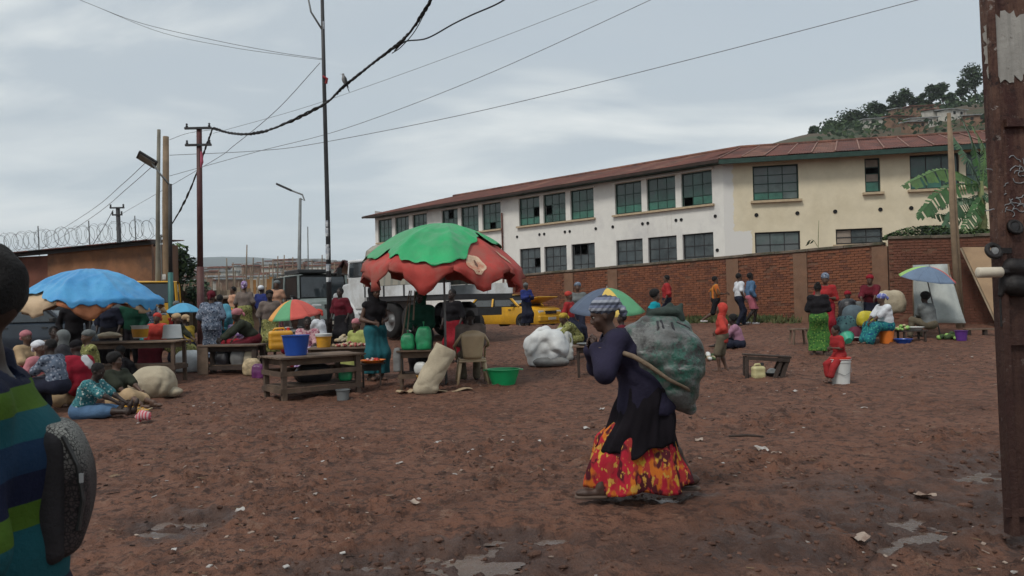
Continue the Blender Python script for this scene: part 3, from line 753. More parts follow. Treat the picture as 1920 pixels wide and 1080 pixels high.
tag(bs.build('hill_scrub', [M_leafd, M_leafm]), 'dark scrub scattered over the hillside between the houses', 'scrub', None, 'stuff')
p = gd(338, 36); tree(p, 4.2, 2.3, 'green tree between the wooden poles and the maroon pole', seed=41, leaf=.17, n=1500, trunk=.3, m1=[M_leafd, M_leafl])
p = gd(360, 44); tree(p, 2.8, 2.8, 'low bushy tree behind the maroon utility pole', seed=42, leaf=.2, n=1300, trunk=.1)
# ------------------------------------------------------------------ poles and lamps
M_pblack = mat('black_painted_steel', (.022, .022, .024), .5, .3, 3, .15)
M_maroon = mat('oxide_red_steel', (.065, .022, .022), .6, .3, 2, .2, col2=(.09, .04, .032))
M_wood = mat('weathered_pole_wood', (.20, .145, .095), .9, .25, 2, .4, 14)
M_woodg = mat('grey_pole_wood', (.17, .16, .13), .9, .25, 2, .4, 14)
M_teal = mat('teal_steel', (.03, .11, .10), .5, .25, 3, .1)
M_grey = mat('grey_steel', (.16, .17, .17), .5, .2, 3, .1, metal=.3)
M_paper = mat('torn_poster_paper', (.52, .53, .53), .8, .2, 12, .1, col2=(.25, .28, .33))
def P2(px, py, d): return at(px, py, d)
def rel(pts, o): return [Vector(p) - Vector(o) for p in pts]
# tall black lamp pole
b0_ = gd(617, 20.); tp = P2(603, -60, 20); t = thing('lamp_pole', 'tall thin black lamp pole with stickers, in front of the truck', 'pole', b0_)
top = tp - b0_; top.z = 9.6
MB().tube([(0, 0, -.4), top * .35 + Vector((.012, 0, 0)), top * .7, top], [.072, .06, .052, .045], 12).build('pole', M_pblack, t, True)
MB().tube([top * .86 + Vector((0, 0, 0)), top * .9 + Vector((-.30, 0, .12)), top * .93 + Vector((-.42, -.05, .55))], [.025, .025, .02], 8).build('bracket', M_grey, t, True)
for q, (z, hgt) in enumerate(((3.15, .16), (2.9, .22), (2.55, .14), (2.3, .3), (2.0, .18), (1.72, .12), (8.3, .2))):
    MB().lathe([(.072 - z * .003, z), (.073 - z * .003, z + hgt)], 10, (top.x * z / top.z + .004, 0, 0)).build('sticker', M_paper, t)
MB().tube([(top.x * .72 - .02, -.05, top.z * .735), (top.x * .72 + .09, -.06, top.z * .728), (top.x * .72 + .06, -.05, top.z * .715)], .035, 6).build('tie', mat('red_rag', (.25, .03, .035), .9), t)
# maroon utility pole
b1_ = gd(376, 22.); t = thing('utility_pole', 'maroon steel utility pole with two crossarms and a heavy cable', 'utility pole', b1_)
hz_ = P2(378, 240, 22).z - b1_.z
MB().tube([(0, 0, -.4), (.0, 0, 2.2)], [.105, .10], 12).build('base_section', M_maroon, t, True)
MB().tube([(0, 0, 2.2), (.03, 0, hz_)], [.082, .075], 12).build('pole', M_maroon, t, True)
for zz2, w in ((hz_ - .02, .38), (hz_ - .5, .37)):
    MB().box((.03, -.08, zz2), (w * 2, .07, .06)).build('crossarm', M_darkgrey, t)
    for s_ in (-.32, .32): MB().lathe([(.001, -.01), (.03, 0), (.04, .03), (.02, .06), (.035, .09), (.001, .12)], 8, (.03 + s_, -.08, zz2 + .03)).build('insulator', M_darkgrey, t)
MB().tube([(.12, -.1, hz_ - .7), (.14, -.12, hz_ - 1.0), (.10, -.1, hz_ - 1.15)], [.03, .05, .02], 6).build('rag', mat('pink_rag', (.35, .08, .12), .9), t)
# wooden poles and teal lamp
for px, pt, d, m_, r_, lab in ((291, 243, 25.3, M_woodg, .075, 'slim grey wooden pole, leftmost of the pole cluster'), (309, 256, 25.8, M_wood, .13, 'thick brown wooden pole in the pole cluster')):
    b_ = gd(px, d); tt = P2(px + (7 if px < 300 else 2), pt, d) - b_; t = thing('wooden_pole', lab, 'pole', b_)
    MB().tube([(0, 0, -.3), tt * .33 + Vector((.03, 0, 0)), tt * .66, tt], [r_, r_ * .95, r_ * .85, r_ * .72], 10).build('pole', m_, t, True)
    if px > 300:
        MB().tube([tt * .33 + Vector((.03 - r_ * 1.02, -.06, -1)), tt * .33 + Vector((.02 - r_, -.07, 1.2))], .02, 6).build('conduit', M_grey, t)
        MB().box((.03, -r_, 1.4), (.16, .012, .24)).build('poster', M_paper, t)
        MB().box((.04, -r_, 2.0), (.12, .012, .18)).build('poster', M_paper, t)
b_ = gd(320, 24.5); tt = P2(319, 345, 24.5) - b_; hd = P2(283, 303, 24.3) - b_
t = thing('street_lamp', 'teal street lamp with flat square head on the pole cluster', 'street lamp', b_)
MB().tube([(0, 0, -.3), (0, 0, 2.1)], [.085, .08], 10).build('base_section', M_teal, t, True)
MB().tube([(0, 0, 2.1), tt], [.062, .055], 10).build('pole', M_darkgrey, t, True)
MB().tube([tt + Vector((0, 0, -.05)), tt.lerp(hd, .5) + Vector((0, 0, -.05)), hd], [.03, .03, .03], 8).build('arm', M_grey, t, True)
q = Euler((R(-25), R(32), R(25))).to_matrix()
MB().box(hd + Vector((-.12, 0, .06)), (.62, .40, .07), q).build('lamp_head', M_pblack, t, bevel=.015)
MB().box(hd + Vector((-.12, -.0, .06)) + q @ Vector((0, 0, -.045)), (.5, .3, .02), q).build('lens', M_grey, t)
b_ = gd(561, 40.); tt = P2(563, 372, 40) - b_; t = thing('street_lamp', 'distant grey street lamp with long arm, left of the black pole', 'street lamp', b_)
MB().tube([(0, 0, -.3), (.0, 0, 2.7), tt], [.13, .10, .07], 10).build('pole', M_grey, t, True)
hh_ = P2(519, 345, 40) - b_; mid_ = P2(546, 357, 40) - b_
MB().tube([tt, P2(571, 376, 40) - b_, P2(567, 365, 40) - b_, mid_], .045, 8).build('bracket', M_grey, t, True)
MB().beam(mid_, hh_, .34, .11).build('lamp_head', M_darkgrey, t, bevel=.03)
b_ = gd(229, 46.); tt = P2(221, 390, 46) - b_; t = thing('utility_pole', 'small distant leaning utility pole behind the brown building', 'utility pole', b_)
MB().tube([(0, 0, -.3), tt], [.17, .12], 8).build('pole', M_darkgrey, t, True)
for z_, w in ((0, .42), (-.42, .3)):
    MB().box(tt + Vector((0, -.1, z_)), (w * 2, .1, .08)).build('crossarm', M_darkgrey, t)
    for s_ in (-1, 1): MB().box(tt + Vector((s_ * w * .9, -.1, z_ + .12)), (.07, .07, .18)).build('insulator', M_darkgrey, t)
b_ = gd(578, 48.); t = thing('mast', 'thin distant mast right of the far street lamp', 'mast', b_); MB().tube([(0, 0, 0), P2(577, 425, 48) - b_], [.05, .03], 6).build('pole', M_grey, t)
# brown wooden pole at the right
b_ = gd(1796, 21.6); tt = P2(1779, 212, 21.6) - b_; t = thing('wooden_pole', 'tall split brown wooden pole in front of the banana plant', 'pole', b_)
MB().tube([(0, 0, -.2), tt * .5 + Vector((-.04, 0, 0)), tt], [.085, .075, .05], 9).build('pole', M_wood, t, True)
MB().tube([(.12, .02, -.1), tt * .5 + Vector((.09, .03, 0)), tt * .93 + Vector((.05, 0, 0))], [.045, .04, .025], 7).build('batten', M_wood, t, True)
# ------------------------------------------------------------------ cables
M_cable = mat('black_cable', (.012, .012, .013), .55, .2, 5, 0); M_cableg = mat('grey_cable', (.16, .17, .18), .6, .2, 5, 0)
def spline(P, n=16):
    out = []; P = [Vector(p) for p in P]; P = [P[0] * 2 - P[1]] + P + [P[-1] * 2 - P[-2]]
    for i in range(1, len(P) - 2):
        for k in range(n):
            t = k / n; a, b, c, d = P[i - 1:i + 3]
            out.append(.5 * ((2 * b) + (c - a) * t + (2 * a - 5 * b + 4 * c - d) * t * t + (3 * b - a - 3 * c + d) * t ** 3))
    out.append(P[-2]); return out
def cable(label, pts, r, m_=None, strands=1, n=16, name='cable', cat='cable', group=None):
    P = spline([P2(*p) for p in pts], n); o = P[0].copy(); P = [p - o for p in P]
    t = thing(name, label, cat, o, 0, group)
    if strands == 1: MB().tube(P, r, 5).build('line', m_ or M_cable, t, True)
    else:
        for s_ in range(strands):
            q = []
            for i, p in enumerate(P):
                a = i * .55 + s_ * 6.28 / strands; w = r * .62 * (1.0 + .35 * math.sin(i * .21 + s_)); q.append(p + Vector((math.cos(a) * w * .5, math.sin(a) * w, math.sin(a * 1.3) * w)))
            MB().tube(q, r * .72, 6).build('strand', m_ or M_cable, t, True)
    return t
c0 = (399, 240, 21.9)
cable('thick twisted black cable sagging from the maroon pole up past the lamp pole', [c0, (430, 249, 21.6), (470, 251, 21), (520, 238, 20.3), (605, 197, 18.8), (645, 162, 18), (700, 118, 17.3), (755, 75, 16.4), (790, 30, 15.8), (830, -40, 15)], .030, strands=3, n=26)
cable('black cable branching right from the thick twisted cable', [(740, 95, 16.8), (760, 78, 16.4), (800, 72, 16), (850, 45, 15.5), (885, 28, 15), (940, 3, 14.5), (1000, -40, 14)], .016)
cable('loose thin loop hanging along the thick cable near its top', [(735, 100, 16.7), (752, 88, 16.5), (778, 58, 16.1), (800, 15, 15.7), (815, -30, 15.4)], .010)
cable('thick black cable dropping from the maroon pole to the brown building', [c0, (388, 270, 22.2), (374, 310, 22.8), (350, 370, 24), (322, 420, 25.6), (288, 462, 28)], .026, strands=2, n=20)
cable('long thin grey wire rising to the upper right over the school', [(318, 291, 26), (480, 283, 25), (600, 268, 24), (900, 208, 22), (1300, 110, 20), (1720, 0, 18), (1900, -50, 17)], .010, M_cableg)
cable('thin grey wire rising from the pole cluster towards the top centre', [(318, 330, 26), (480, 285, 25), (650, 240, 24), (900, 145, 22), (1215, 2, 20), (1320, -50, 19)], .009, M_cableg)
cable('faint grey wire behind the perched bird', [(400, 250, 30), (560, 205, 29), (700, 158, 28), (900, 85, 26), (1120, 0, 25), (1230, -45, 24)], .008, M_cableg)
cable('paired faint wires at the upper left above the lamp pole, upper one', [(150, 0, 24), (260, 42, 23), (400, 75, 22), (520, 98, 21), (603, 110, 20)], .008, M_cableg)
cable('paired faint wires at the upper left above the lamp pole, lower one', [(170, 8, 24), (300, 60, 23), (430, 88, 22), (540, 104, 21), (603, 112, 20)], .007, M_cableg)
cable('faint wire falling left from the lamp pole to the maroon pole', [(600, 118, 20), (520, 205, 21), (440, 272, 23), (385, 310, 25), (230, 400, 40)], .009, M_cableg)
cable('upper of two faint wires sloping to the left behind the razor wire', [(272, 306, 25), (230, 345, 30), (170, 395, 38), (80, 452, 55)], .012, M_cableg)
cable('lower of two faint wires sloping to the left behind the razor wire', [(290, 308, 25), (240, 352, 30), (180, 402, 38), (100, 455, 55)], .012, M_cableg)
cable('guy wire running down left from the small distant pole', [(212, 394, 46), (195, 425, 44), (172, 462, 42)], .02)
cable('straight grey wire just above the maroon pole crossarm', [(318, 262, 26), (352, 250, 24), (399, 243, 22)], .008, M_cableg)
# bird
bp_ = P2(646, 158, 17.95); t = thing('bird', 'grey bird perched on the thick cable', 'bird', bp_, R(15))
M_bird = mat('grey_feathers', (.20, .20, .20), .8, .3, 12, .2); M_birdd = mat('dark_feathers', (.05, .05, .055), .8, .3, 12, .2)
bb = MB(); bb.lathe([(.001, -.12), (.03, -.10), (.055, -.04), (.06, .02), (.045, .075), (.028, .10), (.03, .12), (.028, .145), (.001, .165)], 12, (0, 0, .1), 1, .9, Euler((0, R(-12), 0)).to_matrix()); bb.lathe([(.008, .0), (.001, .03)], 6, (-.07, 0, .235), rot=Euler((0, R(-95), 0)).to_matrix())
bb.build('body', M_bird, t, True)
for s_ in (-1, 1): MB().add([(.0, s_ * .055, .19), (.05, s_ * .065, .12), (.085, s_ * .04, -.05), (.11, s_ * .02, -.11), (.045, s_ * .06, .0), (.0, s_ * .062, .08)], [(0, 1, 2, 3, 4, 5)]).build('wing', M_birdd, t)
MB().add([(.03, -.03, .0), (.03, .03, .0), (.10, .035, -.17), (.10, -.035, -.17), (.045, -.03, .0), (.045, .03, .0), (.108, .035, -.17), (.108, -.035, -.17)], [(0, 1, 2, 3), (4, 7, 6, 5), (0, 4, 5, 1), (2, 6, 7, 3), (0, 3, 7, 4), (1, 5, 6, 2)]).build('tail', M_birdd, t)
for s_ in (-1, 1): MB().tube([(0, s_ * .02, -.0), (0, s_ * .02, .05)], .005, 5).build('leg', M_darkgrey, t)
# ------------------------------------------------------------------ stick forest, sheds and fences far left
M_stick = mat('peeled_stick', (.17, .13, .095), .9, .3, 2, .2)
tops = [(398, 520), (410, 505), (425, 484), (424, 500), (437, 492), (441, 508), (463, 459), (470, 500), (475, 483), (486, 508), (493, 484), (505, 495), (512, 486), (521, 480), (529, 505), (533, 478), (538, 500), (549, 482), (552, 508), (568, 494), (585, 488), (596, 500), (604, 478), (627, 492), (640, 500), (345, 520), (388, 512), (455, 505), (500, 510), (545, 512), (330, 532), (592, 512), (636, 510), (356, 536), (414, 530), (447, 528)]
for i, (px, py) in enumerate(tops):
    d = rnd.uniform(38, 50); b_ = gd(px + rnd.uniform(-5, 5), d); tt = P2(px, py, d) - b_
    o = MB().tube([(0, 0, -.2), tt * .5 + Vector((rnd.uniform(-.08, .08), 0, 0)), tt], [.06, .05, .03], 6).build('wooden_stick', M_stick, None, True, ); o.location = b_
    tag(o, 'thin upright wooden stick of the unfinished stall frames on the left', 'stick', 'upright sticks of the unfinished stall frames')
def plank_fence(px0, px1, top, d, m_, lab, pw=.22, rails=True, name='plank_fence', cat='fence'):
    a, b_ = gd(px0, d), gd(px1, d); t = thing(name, lab, cat, a, math.atan2(b_.y - a.y, b_.x - a.x)); L = (b_ - a).length; zt = P2((px0 + px1) / 2, top, d).z - a.z
    n = int(L / pw); sh = [MB().box((0, 0, 0), (pw * .9, .025, 1)).mesh('plank', q) for q in m_]
    for k in range(n):
        o = link('plank', rnd.choice(sh), t); h = zt * rnd.uniform(.95, 1.04); o.location = ((k + .5) * L / n, rnd.uniform(-.01, .01), h / 2); o.scale = (1, 1, h); o.rotation_euler = (0, rnd.uniform(-.01, .01), 0)
    for z in (.4, zt * .8): MB().box((L / 2, .05, z), (L, .05, .09)).build('rail', M_stick, t)
    return t
M_pl1 = mat('orange_plank', (.30, .15, .05), .85, .25, 3, .3); M_pl2 = mat('pale_plank', (.34, .27, .19), .85, .25, 3, .3); M_pl3 = mat('dark_plank', (.12, .08, .055), .9, .25, 3, .3)
plank_fence(463, 541, 521, 42, [M_pl1, M_pl1, M_pl2], 'orange plank wall of an unfinished stall', .17)
plank_fence(555, 600, 530, 43, [M_pl2, M_wallw], 'pale plank fence right of the orange plank wall', .2)
plank_fence(335, 470, 541, 37, [M_pl3, M_stick, M_pl2, M_stick], 'low mixed stick fence behind the market women', .16)
plank_fence(612, 650, 536, 41, [M_pl2, M_wallw, M_pl1], 'short light plank fence behind the truck hood', .2)
def shed(px0, px1, ytop, d, wm_, rm_, lab, gable=0., dp=3.2, nm='shed'):
    a, b_ = gd(px0, d), gd(px1, d); t = thing(nm, lab, 'shed', a, math.atan2(b_.y - a.y, b_.x - a.x)); L = (b_ - a).length; h = P2((px0 + px1) / 2, ytop, d).z - a.z - gable
    MB().box((L / 2, dp / 2, h / 2), (L, dp, h)).build('wall', wm_, t)
    if gable:
        MB().prism([(0, h), (L, h), (L / 2, h + gable - .06)], .02, dp - .02).build('gable', wm_, t)
        for s_ in (0, 1):
            p0, p1 = (-.35 + s_ * (L + .7), h - .22 ), (L / 2, h + gable)
            n = Vector((-(p1[1] - p0[1]), 0, p1[0] - p0[0])).normalized() * (.05 if s_ == 0 else -.05)
            MB().add([(p0[0], -.4, p0[1]), (p1[0], -.4, p1[1]), (p1[0], dp + .3, p1[1]), (p0[0], dp + .3, p0[1]), (p0[0] + n.x, -.4, p0[1] + n.z), (p1[0] + n.x, -.4, p1[1] + n.z), (p1[0] + n.x, dp + .3, p1[1] + n.z), (p0[0] + n.x, dp + .3, p0[1] + n.z)], [(0, 1, 2, 3), (7, 6, 5, 4), (0, 4, 5, 1), (1, 5, 6, 2), (2, 6, 7, 3), (3, 7, 4, 0)]).build('roof', rm_, t)
    else: MB().box((L / 2, dp / 2 - .2, h + .08), (L + .6, dp + .8, .06), (.05, 0, 0)).build('roof', rm_, t)
    MB().box((L * .3, -.015, h * .4), (L * .2, .04, h * .7)).build('door', M_dark, t)
    return t
shed(402, 560, 557, 34, M_pl3, M_stick, 'low dark market shed with flat roof behind the standing women')
shed(572, 622, 512, 46, M_wallw, M_wallw, 'cream gabled house beside the black lamp pole', .9)
shed(628, 668, 489, 38, M_wallb, mat('dark_red_roof', (.06, .022, .024), .8, .3, 3, .2), 'dark gabled house with red front behind the truck cab', 1.1)
# ------------------------------------------------------------------ banana plant and wall-top creeper
M_ban = [mat('banana_leaf', (.035, .10, .025), .5, .25, 3, .25, spec=.5), mat('banana_leaf_pale', (.075, .15, .04), .5, .25, 3, .25, spec=.5), mat('banana_leaf_dark', (.03, .075, .03), .5, .25, 3, .25, spec=.5)]
M_stem = mat('banana_stem', (.13, .15, .06), .7, .3, 4, .2)
bx = P2(1845, 400, 27.5); bz = .5
t = thing('banana_plant', 'banana plant with drooping leaves in front of the cream wing', 'banana plant', (bx.x, bx.y, bz))
def banana_leaf(a, b, c, w, m_):
    """leaf from base a over b to tip c (pixels at the plant), torn edges"""
    pts = spline([a, b, c], 12); mb = MB(); n = len(pts)
    dirs = [(pts[min(i + 1, n - 1)] - pts[max(i - 1, 0)]).normalized() for i in range(n)]
    for s_ in (-1, 1):
        for i in range(1, n - 1, 1):
            t_ = i / (n - 1); wi = .9 * w * (math.sin(math.pi * min(1, t_ * .92 + .08)) ** .6) * rnd.uniform(.82, 1.1)
            side = dirs[i].cross(Vector((0.35, -.75, .5))).normalized(); dn = Vector((0, 0, -1))
            p, q = pts[i], pts[i + 1]; gap = .93 if rnd.random() < .5 else .45
            e1 = p + side * s_ * wi + dn * wi * .55; e2 = p.lerp(q, gap) + side * s_ * wi * rnd.uniform(.9, 1) + dn * wi * rnd.uniform(.45, .8)
            mb.add([p, p.lerp(q, gap + .07), e2, e1], [(0, 1, 2, 3)])
    mb.tube(pts, [.028 * (1 - .8 * i / n) for i in range(n)], 5)
    return mb.build('leaf', m_, t)
def bl_(px, py, dd=0.): return P2(px, py, 27.5 + dd) - Vector((bx.x, bx.y, bz))
MB().tube([(0, 0, -.1), bl_(1842, 420), bl_(1838, 340)], [.20, .15, .09], 10).build('stem', M_stem, t, True)
for a, b_, c, w, k in (((1838, 345), (1770, 318), (1688, 350), .34, 1), ((1838, 345), (1775, 352), (1718, 408), .40, 0), ((1840, 340), (1825, 270), (1800, 215), .30, 0), ((1842, 345), (1845, 280), (1822, 235), .26, 1),
                       ((1840, 350), (1815, 300), (1782, 248), .30, 2), ((1842, 350), (1880, 290), (1910, 300), .36, 0), ((1840, 365), (1800, 385), (1765, 432), .34, 2), ((1842, 365), (1830, 390), (1800, 440), .34, 0),
                       ((1842, 360), (1870, 380), (1885, 440), .36, 2), ((1840, 345), (1860, 310), (1870, 250), .30, 1), ((1845, 390), (1790, 402), (1740, 402), .28, 0), ((1845, 395), (1838, 420), (1818, 446), .3, 1), ((1840, 380), (1800, 372), (1752, 392), .22, 2)):
    banana_leaf(bl_(*a), bl_(*b_, rnd.uniform(-.5, .5)), bl_(*c, rnd.uniform(-1, .6)), w, M_ban[k])
def leaf_mass(name, label, cat, pts_fn, n, size, mats_, origin, kind=None):
    mb = MB(); o = Vector(origin)
    for k in range(n):
        q = pts_fn() - o; a, b_ = Vector((rnd.uniform(-1, 1), rnd.uniform(-1, 1), rnd.uniform(-.3, .6))).normalized() * size * rnd.uniform(.5, 1), Vector((rnd.uniform(-1, 1), rnd.uniform(-1, 1), rnd.uniform(-.6, .6))).normalized() * size * rnd.uniform(.25, .5)
        mb.cur = rnd.randrange(len(mats_)); mb.add([q - a, q + b_, q + a, q - b_], [(0, 1, 2, 3)])
    ob = mb.build(name, mats_); ob.location = o; return tag(ob, label, cat, None, kind)
def creeper():
    u = rnd.random(); px = 1655 + 225 * u; hgt = 26 * math.sin(math.pi * min(1, u * 1.25 + .02)) ** .7 if u < .62 else 20
    return P2(px, 449 - rnd.random() ** 1.3 * max(4, hgt), 24.1 + rnd.uniform(0, .6))
leaf_mass('creeper', 'green creeper heaped along the top of the brick wall', 'creeper', creeper, 3000, .085, [M_leafm, M_leafl, M_leafd], P2(1700, 445, 24.2))
# weeds along the wall foot
M_grass = mat('weed_green', (.06, .085, .028), .8, .4, 3, 0, col2=(.11, .10, .04))
gb = MB()
ax, ay = A1; dxx, dyy = B1[0] - ax, B1[1] - ay; LW = math.hypot(dxx, dyy); nn_ = (-.68, -.73)
for k in range(7000):
    u = rnd.uniform(.45, 1.0); off = rnd.random() ** 1.6 * .9 + .06
    dens = float(fbm(np.array([u * 22]), np.array([1.3]), 2)[0]) + (.35 if .66 < u < .84 else -.05)
    if dens < rnd.uniform(-.25, .35): continue
    x, y = ax + dxx * u + nn_[0] * off, ay + dyy * u + nn_[1] * off; z = HZ(x, y); h = rnd.uniform(.08, .34) * (1.1 - off * .6); l_ = Vector((rnd.uniform(-.12, .12), rnd.uniform(-.1, .1), h))
    w = Vector((rnd.uniform(-1, 1), rnd.uniform(-1, 1), 0)).normalized() * .022; p = Vector((x, y, z - .01)); gb.add([p - w, p + w, p + l_ * .6 + w, p + l_, p + l_ * .6 - w], [(0, 1, 2, 3, 4)])
tag(gb.build('weeds', M_grass), 'low green weeds growing along the foot of the brick wall', 'weeds', None, 'stuff')
# two thin plants on the coping
t = thing('wild_plant', 'thin weed with two leaves sprouting from the wall top', 'plant', P2(1534, 462, 25.2))
MB().tube([(0, 0, -.05), (.02, 0, .45), (.05, 0, .85)], [.012, .01, .006], 5).build('stem', M_stem, t)
MB().tube([(-.02, 0, 0), (-.12, 0, .18), (-.22, 0, .25)], [.01, .008, .005], 5).build('stem', M_stem, t)
for p_ in ((-.22, .22), (-.12, .2), (-.26, .14)): MB().add([(p_[0], 0, p_[1]), (p_[0] - .09, -.03, p_[1] - .02), (p_[0] - .16, 0, p_[1] - .12), (p_[0] - .05, .03, p_[1] - .08)], [(0, 1, 2, 3)]).build('leaf', M_ban[2], t)
# ------------------------------------------------------------------ implicit-surface figures
def V(*a): return np.array(a, float)
class SDF:
    """smooth union of tapered capsules and ellipsoids, meshed by surface nets"""
    def __init__(s, voxel, k=.03): s.h = voxel; s.k = k; s.pr = []
    def cap(s, a, b, ra, rb=None, k=None, sq=1.): s.pr.append(('c', V(*a), V(*b), ra, ra if rb is None else rb, s.k if k is None else k, sq)); return s
    def ell(s, c, r, M=None, k=None): s.pr.append(('e', V(*c), V(*r), M, 0, s.k if k is None else k, 1)); return s
    def run(s, post=None):
        h = s.h; lo = []; hi = []
        for p in s.pr:
            if p[0] == 'c': r = max(p[3], p[4]); lo += [np.minimum(p[1], p[2]) - r]; hi += [np.maximum(p[1], p[2]) + r]
            else: r = p[2].max(); lo += [p[1] - r]; hi += [p[1] + r]
        lo = np.min(lo, 0) - 3 * h - .02; hi = np.max(hi, 0) + 3 * h + .02
        n = np.ceil((hi - lo) / h).astype(int) + 1
        ax = [lo[i] + h * np.arange(n[i]) for i in range(3)]
        Fd = np.full(n, .3)
        for p in s.pr:
            k = p[5]; m = max(k * 1.1, 2.5 * h) + .01
            if p[0] == 'c': r = max(p[3], p[4]); a0 = np.minimum(p[1], p[2]) - r - m; a1 = np.maximum(p[1], p[2]) + r + m
            else: r = p[2].max(); a0 = p[1] - r - m; a1 = p[1] + r + m
            i0 = np.clip(((a0 - lo) / h).astype(int), 0, n - 1); i1 = np.clip(((a1 - lo) / h).astype(int) + 2, 1, n)
            x, y, z = np.meshgrid(*[ax[i][i0[i]:i1[i]] for i in range(3)], indexing='ij', sparse=True)
            if p[0] == 'c':
                A, B = p[1], p[2]; d = B - A; L2 = max(1e-9, d @ d)
                t = np.clip(((x - A[0]) * d[0] + (y - A[1]) * d[1] + (z - A[2]) * d[2]) / L2, 0, 1)
                q = np.sqrt((x - A[0] - t * d[0]) ** 2 + ((y - A[1] - t * d[1]) / p[6]) ** 2 + (z - A[2] - t * d[2]) ** 2) - (p[3] + (p[4] - p[3]) * t)
            else:
                dx, dy, dz = x - p[1][0], y - p[1][1], z - p[1][2]
                if p[3] is not None:
                    M = p[3]; dx, dy, dz = (M[0, 0] * dx + M[1, 0] * dy + M[2, 0] * dz, M[0, 1] * dx + M[1, 1] * dy + M[2, 1] * dz, M[0, 2] * dx + M[1, 2] * dy + M[2, 2] * dz)
                rx, ry, rz = p[2]; k0 = np.sqrt((dx / rx) ** 2 + (dy / ry) ** 2 + (dz / rz) ** 2)
                k1 = np.sqrt((dx / rx ** 2) ** 2 + (dy / ry ** 2) ** 2 + (dz / rz ** 2) ** 2) + 1e-9; q = k0 * (k0 - 1) / k1
            sl = tuple(slice(i0[i], i1[i]) for i in range(3)); f = Fd[sl]
            hh = np.clip(.5 + .5 * (q - f) / max(k, 1e-4), 0, 1)
            Fd[sl] = q * (1 - hh) + f * hh - k * hh * (1 - hh)
        if post is not None:
            x, y, z = np.meshgrid(*ax, indexing='ij', sparse=True); Fd = post(Fd, x, y, z)
        Fd[0] = Fd[-1] = .1; Fd[:, 0] = Fd[:, -1] = .1; Fd[:, :, 0] = Fd[:, :, -1] = .1
        return nets(Fd, lo, h)
def nets(Fd, lo, h):
    S = Fd < 0; nx_, ny_, nz_ = Fd.shape
    c = np.zeros((nx_ - 1, ny_ - 1, nz_ - 1), int)
    for a in (0, 1):
        for b in (0, 1):
            for d in (0, 1): c += S[a:nx_ - 1 + a, b:ny_ - 1 + b, d:nz_ - 1 + d]
    act = (c > 0) & (c < 8); ids = np.full(act.shape, -1); I = np.argwhere(act); ids[act] = np.arange(len(I))
    if not len(I): return np.zeros((0, 3)), np.zeros((0, 4), int)
    acc = np.zeros((len(I), 3)); cnt = np.zeros(len(I))
    cs = [(a, b, d) for a in (0, 1) for b in (0, 1) for d in (0, 1)]
    for i, p in enumerate(cs):
        for q in cs[i + 1:]:
            if sum(abs(p[k] - q[k]) for k in range(3)) != 1: continue
            fp = Fd[I[:, 0] + p[0], I[:, 1] + p[1], I[:, 2] + p[2]]; fq = Fd[I[:, 0] + q[0], I[:, 1] + q[1], I[:, 2] + q[2]]
            m = (fp < 0) != (fq < 0); t = np.where(m, fp / np.where(m, fp - fq, 1), 0)
            pt = np.array(p) + t[:, None] * (np.array(q) - np.array(p)); acc[m] += pt[m]; cnt[m] += 1
    Vv = lo + h * (I + acc / cnt[:, None]); Q = []
    for axis in range(3):
        u, v = [(1, 2), (2, 0), (0, 1)][axis]
        sl0 = [slice(None)] * 3; sl1 = [slice(None)] * 3; sl0[axis] = slice(0, -1); sl1[axis] = slice(1, None)
        a = S[tuple(sl0)]; b = S[tuple(sl1)]; E = np.argwhere(a != b); E = E[(E[:, u] > 0) & (E[:, v] > 0)]
        ok = (E[:, u] < Fd.shape[u] - 1) & (E[:, v] < Fd.shape[v] - 1); E = E[ok]
        fl = a[tuple(E.T)]
        def cell(du, dv):
            G = E.copy(); G[:, u] -= du; G[:, v] -= dv; return ids[tuple(G.T)]
        q = np.stack([cell(1, 1), cell(0, 1), cell(0, 0), cell(1, 0)], -1); q[~fl] = q[~fl][:, ::-1]; Q.append(q)
    Q = np.concatenate(Q); return Vv, Q[(Q >= 0).all(1)]
def smooth_mesh(Vv, Q, it=1, lam=.5):
    for _ in range(it):
        s = np.zeros_like(Vv); c = np.zeros(len(Vv))
        for k in range(4):
            a, b = Q[:, k], Q[:, (k + 1) % 4]; np.add.at(s, a, Vv[b]); np.add.at(c, a, 1); np.add.at(s, b, Vv[a]); np.add.at(c, b, 1)
        Vv = Vv * (1 - lam) + lam * s / np.maximum(c, 1)[:, None]
    return Vv
def sdf_obj(name, S, m, parent, post=None, it=1, extra=None, label=None):
    Vv, Q = S.run(post); Vv = smooth_mesh(Vv, Q, it); vs = [tuple(v) for v in Vv]; fs = [tuple(q) for q in Q.tolist()]
    if extra is not None: o_ = len(vs); vs += extra.v; fs += [tuple(i + o_ for i in f) for f in extra.f]
    me = bpy.data.meshes.new(name); me.from_pydata(vs, [], fs); me.materials.append(m); me.polygons.foreach_set('use_smooth', [True] * len(fs)); me.update()
    o = link(name, me, parent)
    if label: o['label'] = label
    return o
def nz3(seed):
    r = np.random.RandomState(seed); K = r.normal(0, 1, (7, 3)); ph = r.uniform(0, 6.28, 7)
    def f(x, y, z, sx=9., sy=9., sz=9.):
        return sum(np.sin(x * sx * K[i, 0] + y * sy * K[i, 1] + z * sz * K[i, 2] + ph[i]) for i in range(7)) / 7
    return f
